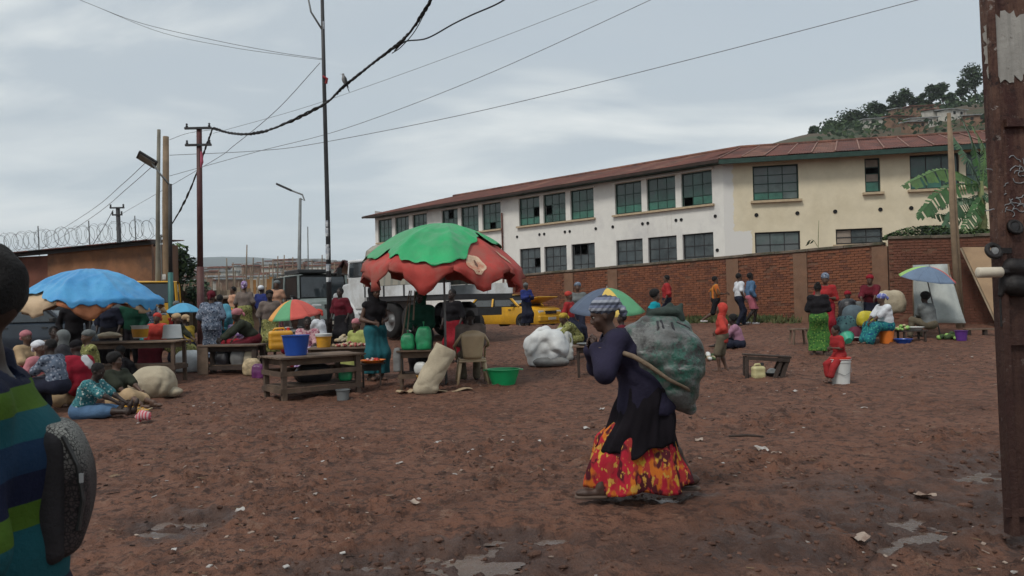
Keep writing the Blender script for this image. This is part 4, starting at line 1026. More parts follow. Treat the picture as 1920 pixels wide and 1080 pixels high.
# skin and cloth materials
SK = [mat('skin_dark', (.052, .028, .020), .55, .15, 9, .1, 40, spec=.4), mat('skin_brown', (.085, .046, .031), .55, .15, 9, .1, 40, spec=.4), mat('skin_deep', (.030, .018, .014), .55, .15, 9, .1, 40, spec=.4)]
M_hair = mat('black_hair', (.008, .007, .007), .85, .3, 40, .8, 90); M_eyew = mat('eye_white', (.22, .20, .18), .3, .02, 3, 0); M_eyed = mat('iris_dark', (.01, .008, .007), .2, .02, 3, 0)
M_lip = mat('lips', (.10, .04, .035), .5, .1, 5, 0)
def cloth(name, c, **k): return mat(name, c, k.pop('rough', .9), k.pop('var', .2), k.pop('scale', 5), k.pop('bump', .7), k.pop('bscale', 15), spec=.15, **k)
def ik(a, t, l1, l2, hint):
    a, t = V(*a), V(*t); d = t - a; L = np.linalg.norm(d)
    if L > (l1 + l2) * .999: t = a + d / L * (l1 + l2) * .999; d = t - a; L = np.linalg.norm(d)
    u = d / L; x = (l1 * l1 - l2 * l2 + L * L) / (2 * L); y = math.sqrt(max(0, l1 * l1 - x * x)); h = V(*hint); h = h - u * (h @ u); h = h / (np.linalg.norm(h) + 1e-9)
    return a + u * x + h * y, t
def person(label, loc, yaw, H=1.65, pose='stand', skin=0, vox=None, group=None, lean=0., head=(0, 0), hands=None, feet=None, pelvis=None, dress=(), hair='short', knee=(1, 0, .15), elbow=None, build=1., twist=0., shoes=None, face=True, sex='f', cat='person', child=False, body_it=1):
    """figure facing local +x. dress: list of (kind, material, options)"""
    s = H / 1.68; t = thing('person', label, cat, loc, yaw, group); dist = math.hypot(loc[0], loc[1]); vox = vox or min(.024, max(.009, dist * .00095))
    hs_ = 1.16 if child else 1.0
    th, sh, ua, fa = .41 * s, .40 * s, .27 * s, .235 * s
    if pose == 'stand': pelvis = pelvis or (0, 0, .88 * s); feet = feet or ((.04, .10, 0), (-.03, -.10, 0))
    if pose == 'walk': pelvis = pelvis or (0, 0, .86 * s); feet = feet or ((.24 * s, .07, 0), (-.30 * s, -.07, .05))
    if pose == 'sit': pelvis = pelvis or (0, 0, .42 * s); feet = feet or ((.44 * s, .12, 0), (.42 * s, -.12, 0))
    if pose == 'ground': pelvis = pelvis or (0, 0, .12 * s); feet = feet or ((.78 * s, .10, .02), (.76 * s, -.12, .02))
    if pose == 'squat': pelvis = pelvis or (0, 0, .22 * s); feet = feet or ((.22 * s, .14, 0), (.2 * s, -.14, 0))
    P = V(*pelvis); lx, lz = math.sin(lean), math.cos(lean); up = V(lx, 0, lz); fw = V(lz, 0, -lx)
    ct, st_ = math.cos(twist), math.sin(twist); side = V(-st_ * lz, ct, st_ * lx)
    waist = P + up * .12 * s; chest = P + up * .33 * s; neck = P + up * .50 * s + fw * .01
    hp, hy = head; hu = V(math.sin(lean * .55 + hp), 0, math.cos(lean * .55 + hp)); nk = neck + hu * .05 * s; hc = neck + hu * .165 * s * hs_ ** .5
    hd = V(math.cos(hy) * math.cos(lean * .4 + hp), math.sin(hy), -math.sin(lean * .4 + hp) * math.cos(hy)); hd /= np.linalg.norm(hd)
    hz2 = hu - hd * (hu @ hd); hz2 /= np.linalg.norm(hz2); hl2 = np.cross(hz2, hd); HM = np.stack([hd, hl2, hz2], 1)
    def hp_(x, y, z): return hc + HM @ (V(x, y, z) * s * hs_)
    hw = .085 * s; sw = (.165 if sex == 'f' else .185) * s * (.93 if child else 1)
    hips = [P + V(0, hw, -.02), P + V(0, -hw, -.02)]; shl = [neck + side * sw - up * .055 * s, neck - side * sw - up * .055 * s]
    knees, ank = [], []
    for i in (0, 1):
        f = V(*feet[i][:3]); a_ = f + V(0, 0, .075 * s); k_ = knee[i] if isinstance(knee[0], (tuple, list)) else (knee[0], knee[1] + (knee[2] if i == 0 else -knee[2]), .2)
        kk, an = ik(hips[i], a_, th, sh, k_); knees.append(kk); ank.append(an)
    if hands is None: hands = ((.08, .24, -.50), (.06, -.24, -.50))
    elb, wr = [], []
    for i in (0, 1):
        sg = 1 if i == 0 else -1; tg = (neck + V(*hands[i]) * s) if len(hands[i]) == 3 else V(*hands[i][:3])
        eh = elbow[i] if elbow else (-.5, .5 * sg, -.7); e_, w_ = ik(shl[i], tg, ua, fa, eh); elb.append(e_); wr.append(w_)
    B = SDF(vox, .035 * s); b_ = build * s
    B.ell(P + up * .01, (.125 * b_, .155 * b_, .13 * s)); B.cap(P, waist, .115 * b_, .105 * b_, sq=1.25); B.cap(waist, chest, .105 * b_, .115 * b_, sq=1.3)
    B.cap(chest, neck - up * .06 * s, .11 * b_, .085 * s, sq=1.45); B.cap(shl[0] , shl[1], .055 * s, .055 * s)
    if sex == 'f' and not child:
        for sg in (1, -1): B.ell(chest + fw * .085 * b_ + V(0, sg * .07 * s, 0), (.055 * b_,) * 3)
    B.cap(neck - up * .03, nk, .055 * s, .050 * s, k=.03); B.cap(nk, hc - hz2 * .03 * s, .050 * s, .05 * s, k=.02)
    # head
    B.ell(hp_(-.012, 0, .022), V(.098, .078, .100) * s * hs_, HM, k=.01); B.ell(hp_(.022, 0, -.045), V(.070, .058, .062) * s * hs_, HM, k=.025)
    B.ell(hp_(.055, 0, -.095), V(.028, .03, .022) * s * hs_, HM, k=.02)
    if vox < .02 and face:
        B.cap(hp_(.078, 0, .01), hp_(.100, 0, -.028), .009 * s, .014 * s, k=.012); B.cap(hp_(.098, .016, -.034), hp_(.098, -.016, -.034), .009 * s, k=.008)
        B.cap(hp_(.080, .035, .026), hp_(.080, -.035, .026), .011 * s, k=.012); B.cap(hp_(.083, .018, -.062), hp_(.083, -.018, -.062), .011 * s, k=.01)
        for sg in (1, -1): B.ell(hp_(-.008, sg * .080, -.012), V(.018, .010, .030) * s * hs_, HM, k=.008); B.ell(hp_(.055, sg * .045, -.028), V(.022, .02, .02) * s, HM, k=.02)
    for i in (0, 1):
        B.cap(hips[i], knees[i], .082 * b_, .055 * s); B.cap(knees[i], knees[i] + (ank[i] - knees[i]) * .35, .052 * s, .053 * s); B.cap(knees[i] + (ank[i] - knees[i]) * .35, ank[i], .053 * s, .034 * s)
        f = V(*feet[i][:3]); fd = V(*(feet[i][3:6])) if len(feet[i]) > 3 else V(1, 0, 0)
        f = f[:3]; fd = fd / np.linalg.norm(fd)
        heel = ank[i] - V(0, 0, .042 * s) - fd * .035 * s if len(feet[i]) <= 3 else ank[i] - fd * .03 * s
        toe = heel + fd * .205 * s
        B.cap(ank[i], heel, .034 * s, .032 * s, k=.02); B.cap(heel, toe - fd * .05 * s, .031 * s, .030 * s, k=.02); B.cap(toe - fd * .06 * s, toe, .032 * s, .020 * s, k=.02, sq=1.2)
        B.cap(shl[i], elb[i], .046 * b_, .036 * s); B.cap(elb[i], elb[i] + (wr[i] - elb[i]) * .3, .037 * s, .036 * s); B.cap(elb[i] + (wr[i] - elb[i]) * .3, wr[i], .036 * s, .024 * s)
    ex = MB()
    for i in (0, 1):
        d = wr[i] - elb[i]; d /= np.linalg.norm(d); sg = 1 if i == 0 else -1
        n_ = np.cross(d, V(0, 0, 1)); n_ = n_ / (np.linalg.norm(n_) + 1e-6) if np.linalg.norm(n_) > .1 else V(1, 0, 0)
        w_ = np.cross(n_, d)   # across the palm
        if abs(d[2]) > .75: w_ = V(1, 0, 0) - d * d[0]; w_ /= np.linalg.norm(w_); n_ = np.cross(d, w_)
        pc = wr[i] + d * .048 * s; B.ell(pc, V(.048, .036, .017) * s, np.stack([d, w_, n_], 1), k=.012)
        curl = -n_ * sg if abs(d[2]) > .75 else (V(0, 0, -1) - d * (-d[2])) ; curl = curl / (np.linalg.norm(curl) + 1e-6)
        for j, (o_, L) in enumerate(((-.030, .060), (-.010, .072), (.010, .078), (.028, .068))):
            a = pc + d * .030 * s + w_ * o_ * s; p1 = a + d * L * .45 * s; p2 = p1 + (d * .75 + curl * .65) * L * .33 * s; p3 = p2 + (d * .35 + curl * .95) * L * .3 * s
            ex.tube([a - d * .012 * s, p1, p2, p3], [.0105 * s, .0095 * s, .0085 * s, .006 * s], 6)
        a = pc + w_ * .030 * s - d * .012 * s; p1 = a + (d * .6 + w_ * .7) * .032 * s; p2 = p1 + (d * .9 + w_ * .2 + curl * .3) * .028 * s; ex.tube([a - w_ * .01 * s, p1, p2], [.013 * s, .0105 * s, .008 * s], 6)
    sdf_obj('body', B, SK[skin], t, it=body_it, extra=ex)
    if vox < .016 and face:
        for sg in (1, -1):
            MB().ell(hp_(.071, sg * .031, .004), (.0125 * s,) * 3, 8).build('eye', M_eyew, t, True); MB().ell(hp_(.080, sg * .031, .004), (.0065 * s,) * 3, 6).build('iris', M_eyed, t, True)
        MB().ell(hp_(.092, 0, -.062), (.006 * s, .023 * s, .009 * s), 8, Matrix(HM.tolist())).build('lips', M_lip, t, True)
    sd = int(abs(loc[0] * 131 + loc[1] * 37) * 7) % 9999; nf = nz3(sd); r_ = random.Random(sd)
    if hair and not any(d[0] in ('wrap', 'hood') for d in dress):
        hb = SDF(min(vox, .016), .02)
        if hair == 'afro': hb.ell(hp_(-.025, 0, .06), V(.125, .118, .115) * s * hs_, HM)
        elif hair == 'bun': hb.ell(hp_(-.022, 0, .036), V(.098, .086, .098) * s * hs_, HM); hb.ell(hp_(-.09, 0, .11), V(.045, .045, .045) * s, HM)
        else: hb.ell(hp_(-.022, 0, .034), V(.099, .085, .098) * s * hs_, HM)
        cut = hp_(.045, 0, .02); nn2 = HM @ V(.86, 0, -.5); cb = hp_(-.05, 0, -.04); nb = HM @ V(.25, 0, -1)
        def hpost(Fd, x, y, z):
            g = (x - cut[0]) * nn2[0] + (y - cut[1]) * nn2[1] + (z - cut[2]) * nn2[2]; g2 = (x - cb[0]) * nb[0] + (y - cb[1]) * nb[1] + (z - cb[2]) * nb[2]
            return np.maximum(np.maximum(Fd + .006 * nf(x, y, z, 60, 60, 60), g), g2)
        sdf_obj('hair', hb, M_hair, t, hpost)
    for d in dress:
        kind, m_, o = d[0], d[1], (d[2] if len(d) > 2 else {})
        q = SDF(o.get('vox', vox), .04 * s); g = o.get('g', .016) * s; fold = o.get('fold', .013)
        if kind in ('shirt', 'jacket', 'sleeveless'):
            q.cap(P + up * o.get('hem', .02) * s, waist, .118 * b_ + g, .108 * b_ + g, sq=1.28); q.cap(waist, chest, .108 * b_ + g, .118 * b_ + g, sq=1.32); q.cap(chest, neck - up * .065 * s, .112 * b_ + g, .085 * s + g, sq=1.45); q.cap(shl[0], shl[1], .058 * s + g * .8)
            if sex == 'f' and not child:
                for sg in (1, -1): q.ell(chest + fw * .085 * b_ + V(0, sg * .07 * s, 0), (.058 * b_ + g,) * 3)
            sl = 0 if kind == 'sleeveless' else o.get('sleeve', .5)
            for i in (0, 1):
                if sl > 0: e1 = shl[i] + (elb[i] - shl[i]) * min(1, sl * 2); q.cap(shl[i], e1, .052 * b_ + g, .046 * s + g * 1.1)
                if sl > .5: w1 = elb[i] + (wr[i] - elb[i]) * min(1, (sl - .5) * 2); q.cap(elb[i], w1, .044 * s + g, .036 * s + g)
            nc = neck - up * .005 * s; hm = P + up * (o.get('hem', .02) - .07) * s
            def post(Fd, x, y, z):
                Fd = Fd + fold * nf(x, y, z, 9, 9, 22) + fold * .5 * nf(y, z, x, 26, 26, 13)
                a = (x - nc[0]) * up[0] + (z - nc[2]) * up[2]; h_ = -((x - hm[0]) * up[0] + (z - hm[2]) * up[2])
                if o.get('coll'): a = a - .02
                near = (np.abs(x - P[0]) < .3 * s)
                res = np.maximum(Fd, np.where((x - nc[0]) ** 2 + (y - nc[1]) ** 2 + (z - nc[2]) ** 2 < (.085 * s) ** 2, a, -1))
                # only the trunk is cut at the hem
                tr_ = ((y - P[1]) ** 2 < (.24 * s) ** 2) & (((x - P[0]) * fw[0] + (z - P[2]) * fw[2]) ** 2 < (.2 * s) ** 2)
                R9 = .118 * s * hs_; hh9 = R9 - np.sqrt((x - hc[0]) ** 2 + (y - hc[1]) ** 2 + (z - hc[2]) ** 2)
                return np.maximum(np.maximum(res, np.where(tr_, h_, -1)), hh9)
            sdf_obj({'jacket': 'jacket', 'sleeveless': 'top'}.get(kind, 'shirt'), q, m_, t, post)
        elif kind in ('trousers', 'shorts'):
            ln = o.get('len', 1. if kind == 'trousers' else .45)
            q.ell(P + up * .01, (.132 * b_ + g, .16 * b_ + g, .13 * s)); q.cap(P, waist - up * .03, .12 * b_ + g, .11 * b_ + g, sq=1.25)
            for i in (0, 1):
                e1 = hips[i] + (knees[i] - hips[i]) * min(1, ln * 2); q.cap(hips[i], e1, .088 * b_ + g, (.062 if ln > .5 else .075) * s + g)
                if ln > .5: e2 = knees[i] + (ank[i] - knees[i]) * min(1, (ln - .5) * 2) * .97; q.cap(knees[i], e2, .062 * s + g, .052 * s + g)
            sdf_obj(kind, q, m_, t, lambda Fd, x, y, z: Fd + fold * nf(x, y, z, 12, 12, 20))
        elif kind == 'skirt':
            ln = o.get('len', .9); fl = o.get('flare', .07) * s; kk = o.get('k', .09) * s
            q = SDF(o.get('vox', vox), kk)
            q.ell(P + up * .01, (.135 * b_ + g, .165 * b_ + g, .13 * s), k=.04); q.cap(P, waist + up * .01, .12 * b_ + g, .108 * b_ + g, sq=1.28, k=.04)
            ends = []
            for i in (0, 1):
                q.cap(hips[i], knees[i], .095 * b_ + g, .07 * s + g + fl * .4); e2 = knees[i] + (ank[i] - knees[i]) * min(1, (ln - .5) * 2) ; ends.append(e2)
                if ln > .5: q.cap(knees[i], e2, .07 * s + g + fl * .4, .055 * s + g + fl)
            md = (knees[0] + knees[1]) / 2; q.cap((hips[0] + hips[1]) / 2, md, .09 * b_, .07 * s + fl * .3)
            q.cap(knees[0], knees[1], .06 * s + fl * .4)
            if ln > .5: q.cap(md, (ends[0] + ends[1]) / 2, .06 * s + fl * .4, .055 * s + fl * .8); q.cap(ends[0], ends[1], .05 * s + fl * .8)
            zb = min(e[2] for e in ends) if 'zb' not in o else o['zb']
            def post(Fd, x, y, z):
                w = np.clip((P[2] + .1 - z) / (P[2] + .1), 0, 1); a = np.arctan2(y, x - md[0] * .6)
                Fd = Fd + fold * nf(x, y, z, 10, 10, 8) + o.get('pleat', .012) * w * np.sin(a * 9 + 2 * nf(x, y, z, 3, 3, 3))
                return np.maximum(Fd, zb - z) if pose in ('stand', 'walk') else Fd
            sdf_obj('skirt', q, m_, t, post)
        elif kind == 'wrap':
            q = SDF(min(vox, .014), .025); sz = o.get('size', 1.)
            q.ell(hp_(-.025, 0, .052 + .01 * sz), V(.112, .098, .085 * sz) * s * hs_, HM)
            if o.get('knot', 1): q.ell(hp_(-.12, 0, .02 + .04 * sz), V(.05, .055, .05) * s, HM); q.ell(hp_(-.16, .02, -.02), V(.03, .04, .05) * s, HM)
            ca = hp_(.05, 0, .03); cn = HM @ V(.55, 0, -1)
            def post(Fd, x, y, z):
                tt_ = (x - ca[0]) * HM[0, 2] + (y - ca[1]) * HM[1, 2] + (z - ca[2]) * HM[2, 2] + .6 * ((x - ca[0]) * HM[0, 0] + (z - ca[2]) * HM[2, 0])
                Fd = Fd + .004 * np.sin(tt_ * 170 + 3 * nf(x, y, z, 12, 12, 12)) + .004 * nf(x, y, z, 30, 30, 30)
                return np.maximum(Fd, (x - ca[0]) * cn[0] + (y - ca[1]) * cn[1] + (z - ca[2]) * cn[2])
            sdf_obj('headscarf', q, m_, t, post)
        elif kind == 'hood':
            q = SDF(min(vox, .014), .03); q.ell(hp_(-.03, 0, .03), V(.118, .105, .118) * s * hs_, HM); q.cap(hp_(-.04, 0, -.02), neck - up * .03 * s, .09 * s, .10 * s)
            fcn = hp_(.095, 0, -.005); R_ = .082 * s * hs_
            def post(Fd, x, y, z):
                hole = R_ - np.sqrt((x - fcn[0]) ** 2 + (y - fcn[1]) ** 2 + (z - fcn[2]) ** 2)
                return np.maximum(Fd + .004 * nf(x, y, z, 20, 20, 20), hole)
            sdf_obj('hood', q, m_, t, post)
        elif kind == 'cape':
            q.cap(shl[0] - up * .02 * s, shl[1] - up * .02 * s, .09 * s + g); q.cap(chest, P + up * .02, .15 * b_ + g, .19 * b_ + g, sq=1.35)
            for i in (0, 1): q.cap(shl[i], elb[i], .08 * s, .10 * s)
            sdf_obj('shawl', q, m_, t, lambda Fd, x, y, z: Fd + .01 * nf(x, y, z, 12, 12, 18))
    for i in (0, 1):
        if shoes is not None:
            f = V(*feet[i][:3]); fd = V(*(feet[i][3:6])) if len(feet[i]) > 3 else V(1, 0, 0); f = f[:3]; fd /= np.linalg.norm(fd); heel = ank[i] - V(0, 0, .045 * s) - fd * .04 * s
            q = SDF(min(vox, .011), .015)
            if shoes[1] == 'sandal': q.cap(heel - V(0, 0, .024 * s), heel + fd * .20 * s - V(0, 0, .024 * s), .035 * s, .040 * s, sq=1.25)
            else: q.cap(heel, heel + fd * .175 * s, .037 * s, .030 * s, sq=1.1)
            zc_ = heel[2] + (-.012 if shoes[1] == 'sandal' else .03) * s
            sdf_obj('shoe', q, shoes[0], t, lambda Fd, x, y, z: np.maximum(Fd, np.maximum(z - zc_, heel[2] - .036 * s - z)))
    t['_dummy'] = 0; del t['_dummy']
    return t, dict(P=P, neck=neck, hc=hc, wr=wr, sh=shl, hp=hp_, knees=knees, s=s, HM=HM, up=up, chest=chest, ank=ank)
# ------------------------------------------------------------------ vehicles
M_tyre = mat('tyre_rubber', (.016, .015, .015), .85, .2, 8, .3); M_rim = mat('steel_rim', (.20, .20, .20), .45, .2, 8, .1, metal=.6)
M_glass = mat('car_glass', (.022, .028, .032), .08, .3, 2, 0, spec=.7); M_yel = mat('taxi_yellow', (.62, .33, .02), .35, .12, 3, .05, coat=.3, col2=(.50, .27, .025))
M_bumper = mat('black_plastic', (.025, .025, .025), .6, .2, 5, .1); M_lamp = mat('headlight_glass', (.45, .46, .46), .12, .1, 5, 0); M_tail = mat('tail_light', (.30, .02, .015), .2, .1, 5, 0)
M_plate = mat('number_plate', (.45, .43, .36), .5, .1, 5, 0)
def wheel(t, x, y, r, w=.2, name='wheel'):
    rot = Euler((R(90), 0, 0)).to_matrix()
    o = MB().lathe([(r * .62, -w / 2), (r * .93, -w / 2), (r, -w * .35), (r, w * .35), (r * .93, w / 2), (r * .62, w / 2), (r * .60, 0), (r * .62, -w / 2)], 22, (x, y, r), rot=rot).build('wheel', M_tyre, t, True)
    s_ = -1 if y < 0 else 1
    m = MB().lathe([(.001, w * .30), (r * .18, w * .32), (r * .2, w * .2), (r * .5, w * .16), (r * .6, w * .38), (r * .63, w * .4)], 18, (x, y, r), rot=Euler((R(90 if s_ < 0 else -90), 0, 0)).to_matrix()); m.build('rim', M_rim, o, True)
def car(label, loc, yaw, body_m, L=4.0, W=1.62, Ht=1.42, belt=.9, hood=1.0, hz_=.86, boxy=0., cat='car', name='parked_car', group=None, trunk=.35, rear_z=None, open_hood=False, r=.29):
    t = thing(name, label, cat, loc, yaw, group); hw = W / 2; rear_z = rear_z or belt + .02; g = .19
    xs = [-L / 2, -L / 2 + .08, -L / 2 + .35, -L / 2 + .8, -.2, L / 2 - hood - .25, L / 2 - hood, L / 2 - .45, L / 2 - .1, L / 2]
    zt = [rear_z - .18, rear_z - .02, rear_z, belt, belt, belt, hz_ + .03, hz_, hz_ - .08, hz_ - .24]; wf = [.86, .94, .98, 1, 1, 1, 1, .97, .92, .84]
    rings = []
    for x, z, f in zip(xs, zt, wf):
        w = hw * f; rings.append([(x, -w * .93, g), (x, -w, g + .12), (x, -w * 1.0, (g + z) / 2), (x, -w * .97, z - .06), (x, -w * .86, z), (x, 0, z + .02), (x, w * .86, z), (x, w * .97, z - .06), (x, w, (g + z) / 2), (x, w, g + .12), (x, w * .93, g)])
    mb = MB(); n = 11; vs = [p for q in rings for p in q]
    mb.add(vs, [(i * n + k, i * n + (k + 1) % n, (i + 1) * n + (k + 1) % n, (i + 1) * n + k) for i in range(len(xs) - 1) for k in range(n)] + [tuple(range(n))[::-1], tuple((len(xs) - 1) * n + k for k in range(n))])
    mb.build('body', body_m, t, auto=35)
    # cabin : glasshouse with posts
    xf0, xf1 = L / 2 - hood, L / 2 - hood - .62 + boxy * .45; xr0, xr1 = -L / 2 + trunk * .3 + .05, -L / 2 + trunk + .22 - boxy * .2
    wb, wt_ = hw * .93, hw * .76 + boxy * hw * .12
    bt = [(xf0, wb), (xr0, wb)]; tp = [(xf1, wt_), (xr1, wt_)]
    v = [(xr0, -wb, belt - .02), (xf0, -wb, belt - .02), (xf0, wb, belt - .02), (xr0, wb, belt - .02), (xr1, -wt_, Ht - .05), (xf1, -wt_, Ht - .05), (xf1, wt_, Ht - .05), (xr1, wt_, Ht - .05)]
    MB().add(v, [(0, 1, 5, 4), (1, 2, 6, 5), (2, 3, 7, 6), (3, 0, 4, 7), (4, 5, 6, 7)]).build('interior', M_dark, t)
    rf = MB(); rr = []
    for k in range(7):
        u = k / 6; x = xr1 - .04 + (xf1 - xr1 + .08) * u; z = Ht - .05 + .05 * math.sin(math.pi * (.15 + .7 * u)); rr.append([(x, -wt_ - .02, Ht - .075), (x, -wt_ * .8, z), (x, 0, z + .02), (x, wt_ * .8, z), (x, wt_ + .02, Ht - .075)])
    rf.add([p for q in rr for p in q], [(i * 5 + k, i * 5 + k + 1, (i + 1) * 5 + k + 1, (i + 1) * 5 + k) for i in range(6) for k in range(4)] + [(0, 5, 10, 15, 20, 25, 30, 34, 29, 24, 19, 14, 9, 4)]); rf.build('roof', body_m, t, True)
    for s_ in (-1, 1):
        for a, b_ in (((xf0, s_ * wb, belt - .02), (xf1, s_ * wt_, Ht - .06)), ((xr0, s_ * wb, belt - .02), (xr1, s_ * wt_, Ht - .06)), (((xf0 + xr0) / 2 - .05, s_ * (wb + .006), belt - .02), ((xf1 + xr1) / 2, s_ * (wt_ + .006), Ht - .06))):
            MB().beam(a, b_, .07, .06).build('pillar', body_m, t)
        def lerp(a, b_, u): return a + (b_ - a) * u
        for u0, u1 in ((.05, .46), (.54, .95)):
            q = [(lerp(xr0, xf0, u0), s_ * (wb + .012), belt), (lerp(xr0, xf0, u1), s_ * (wb + .012), belt), (lerp(xr1, xf1, u1), s_ * (wt_ + .012), Ht - .11), (lerp(xr1, xf1, u0), s_ * (wt_ + .012), Ht - .11)]
            MB().add(q + [(a, b_ * .99, c) for a, b_, c in q], [(0, 1, 2, 3), (7, 6, 5, 4)]).build('side_window', M_glass, t)
        for x in (-.42 * L / 2 - .05, .06):
            MB().box((x + .45, s_ * (hw + .006), belt - .14), (.13, .02, .03)).build('door_handle', M_bumper, t)
        MB().box((xf0 - .22, s_ * (hw + .07), belt + .04), (.10, .14, .11)).build('mirror', M_bumper, t, bevel=.02)
        MB().box((L / 2 - .10, s_ * hw * .66, hz_ - .22), (.16, .30, .14)).build('headlight', M_lamp, t, bevel=.03)
        MB().box((-L / 2 + .05, s_ * hw * .78, rear_z - .22), (.12, .20, .26)).build('tail_light', M_tail, t, bevel=.02)
    for a, b_, x in ((xf0, xf1, .02), (xr0, xr1, -.02)):
        q = [(a + x, -wb * .9, belt + .02), (a + x, wb * .9, belt + .02), (b_ + x, wt_ * .9, Ht - .1), (b_ + x, -wt_ * .9, Ht - .1)]
        MB().add(q + [(c - x * .5, d_, e) for c, d_, e in q], [(0, 1, 2, 3), (7, 6, 5, 4)]).build('windscreen' if x > 0 else 'rear_window', M_glass, t)
    MB().box((L / 2 - .02, 0, .40), (.16, W * .90, .22)).build('bumper', M_bumper if body_m is not M_yel else body_m, t, bevel=.04)
    MB().box((-L / 2 + .02, 0, .40), (.16, W * .90, .22)).build('bumper', M_bumper if body_m is not M_yel else body_m, t, bevel=.04)
    MB().box((L / 2 + .0, 0, hz_ - .22), (.06, W * .40, .12)).build('grille', M_bumper, t)
    MB().box((L / 2 + .07, 0, .40), (.02, .46, .10)).build('number_plate', M_plate, t); MB().box((-L / 2 - .07, 0, .45), (.02, .46, .10)).build('number_plate', M_plate, t)
    for x in (L / 2 - .78, -L / 2 + .72):
        for s_ in (-1, 1):
            MB().lathe([(.001, 0), (r * 1.18, 0), (r * 1.18, -.02), (.001, -.02)], 20, (x, s_ * (hw + .004), r), rot=Euler((R(90), 0, 0)).to_matrix()).build('wheel_arch', M_dark, t)
            wheel(t, x, s_ * (hw - .07), r)
    if open_hood: MB().box((L / 2 - hood * .62, 0, hz_ + .25), (hood * .95, W * .8, .04), (0, R(-16), 0)).build('hood', body_m, t, bevel=.015)
    return t
p = gd(962, 31.5); car('yellow hatchback taxi with raised hood parked by the brick wall', p, R(-42), M_yel, 3.9, 1.62, 1.36, open_hood=True, cat='taxi')
p = gd(75, 19.5); car('dark blue parked car behind the blue market umbrella', p, R(4), mat('dark_blue_paint', (.022, .032, .045), .3, .2, 3, .05, coat=.4), 3.9, 1.62, 1.42)
p = gd(178, 20.8); car('yellow taxi with dark windows behind the blue umbrella pole', p, R(172), M_yel, 3.6, 1.6, 1.45, cat='taxi')
p = gd(205, 25.5); car('far yellow taxi with pale hood, beyond the nearer yellow taxi', p, R(-30), mat('faded_yellow', (.55, .40, .10), .45, .15, 3, .05), 4.0, 1.62, 1.75, boxy=.8, hz_=1.1, belt=1.1, cat='taxi')
p = gd(232, 25); car('yellow minibus standing between the blue umbrella and the wooden poles', p, R(200), M_yel, 3.4, 1.65, 1.85, belt=1.15, hood=.5, hz_=1.1, boxy=1., trunk=.1, cat='minibus', name='minibus')
M_suv = mat('grey_green_paint', (.16, .19, .18), .4, .2, 3, .05)
p = gd(588, 25.5); suv = car('grey four wheel drive car parked left of the black pole', p, R(-58), M_suv, 4.3, 1.75, 1.95, belt=1.18, hood=1.1, hz_=1.12, boxy=1., trunk=.1, r=.38)
for s_ in (-.62, .62): MB().tube([(-1.9, s_, 1.99), (.5, s_, 1.99)], .022, 6).build('roof_rail', M_bumper, suv)
MB().box((-.7, 0, 2.07), (1.5, 1.1, .12)).build('roof_load', M_darkgrey, suv, bevel=.03)
# truck
M_tw = mat('white_truck_paint', (.60, .62, .63), .4, .1, 2, .1, col2=(.46, .46, .45)); M_canvas = mat('truck_canvas', (.30, .28, .23), .9, .15, 2, .3, pattern='stripex', pcol=[(.30, .28, .23), (.30, .28, .23), (.19, .19, .17)], pscale=2.6)
hd_ = Vector((-.66, .75, 0)).normalized(); fr_ = gd(652, 24.0)
tk = thing('truck', 'white bonneted truck with beige canvas cover facing left', 'truck', (fr_.x + .68, fr_.y + .60, .50), math.atan2(hd_.y, hd_.x))
# local: +x forward, front axle at x=0, near side is y=+ (left of heading faces camera?)
ns = 1 if (Vector((-hd_.y, hd_.x, 0)).dot(Vector((0, -1, 0))) > 0) else -1
hw = .95
for x in (0, -2.55, -3.65):
    for s_ in (-1, 1): wheel(tk, x, s_ * (hw - .05), .50, .27)
MB().box((-2.6, 0, .72), (6.4, .8, .2)).build('chassis', M_darkgrey, tk)
cb = MB(); cb.prism([(.95, .75), (.98, 1.35), (.85, 1.62), (-.05, 1.72), (-.05, .95), (.45, .95)], -.62, .62); cb.build('hood', M_tw, tk, bevel=.05)
MB().box((1.0, 0, 1.15), (.05, .9, .6)).build('grille', M_darkgrey, tk)
MB().box((1.05, 0, .68), (.14, 1.9, .2)).build('bumper', M_tw, tk, bevel=.03)
for s_ in (-1, 1):
    f = MB(); n = 10; P_ = [(math.cos(math.pi * k / n) * .66, .50 + math.sin(math.pi * k / n) * .62) for k in range(n + 1)]
    for k in range(n): a, b_ = P_[k], P_[k + 1]; f.add([(a[0], s_ * .60, a[1]), (b_[0], s_ * .60, b_[1]), (b_[0], s_ * 1.02, b_[1]), (a[0], s_ * 1.02, a[1]), (a[0] * .94, s_ * .60, a[1] - .03), (b_[0] * .94, s_ * .60, b_[1] - .03), (b_[0] * .94, s_ * 1.02, b_[1] - .04), (a[0] * .94, s_ * 1.02, a[1] - .04)], [(0, 1, 2, 3), (7, 6, 5, 4), (3, 2, 6, 7)])
    f.build('fender', M_tw, tk, True); MB().lathe([(.001, -.03), (.12, 0), (.12, .06), (.001, .07)], 14, (.86, s_ * .80, 1.25), rot=Euler((0, R(90), 0)).to_matrix()).build('headlight', M_lamp, tk)
    MB().tube([(-.12, s_ * .95, 1.9), (.02, s_ * 1.12, 1.95)], .015, 5).build('mirror_arm', M_bumper, tk); MB().box((.03, s_ * 1.17, 2.0), (.03, .16, .26)).build('mirror', M_bumper, tk)
    MB().box((-.62, s_ * .955, 1.32), (.95, .03, .95)).build('door', M_tw, tk, bevel=.02); MB().box((-.60, s_ * .95, 2.02), (.74, .03, .42)).build('side_window', M_glass, tk)
MB().box((-.62, 0, 1.25), (1.12, 1.86, 1.12)).build('cab', M_tw, tk, bevel=.04)
MB().box((-.66, 0, 2.0), (.98, 1.76, .48)).build('cab_interior', M_dark, tk)
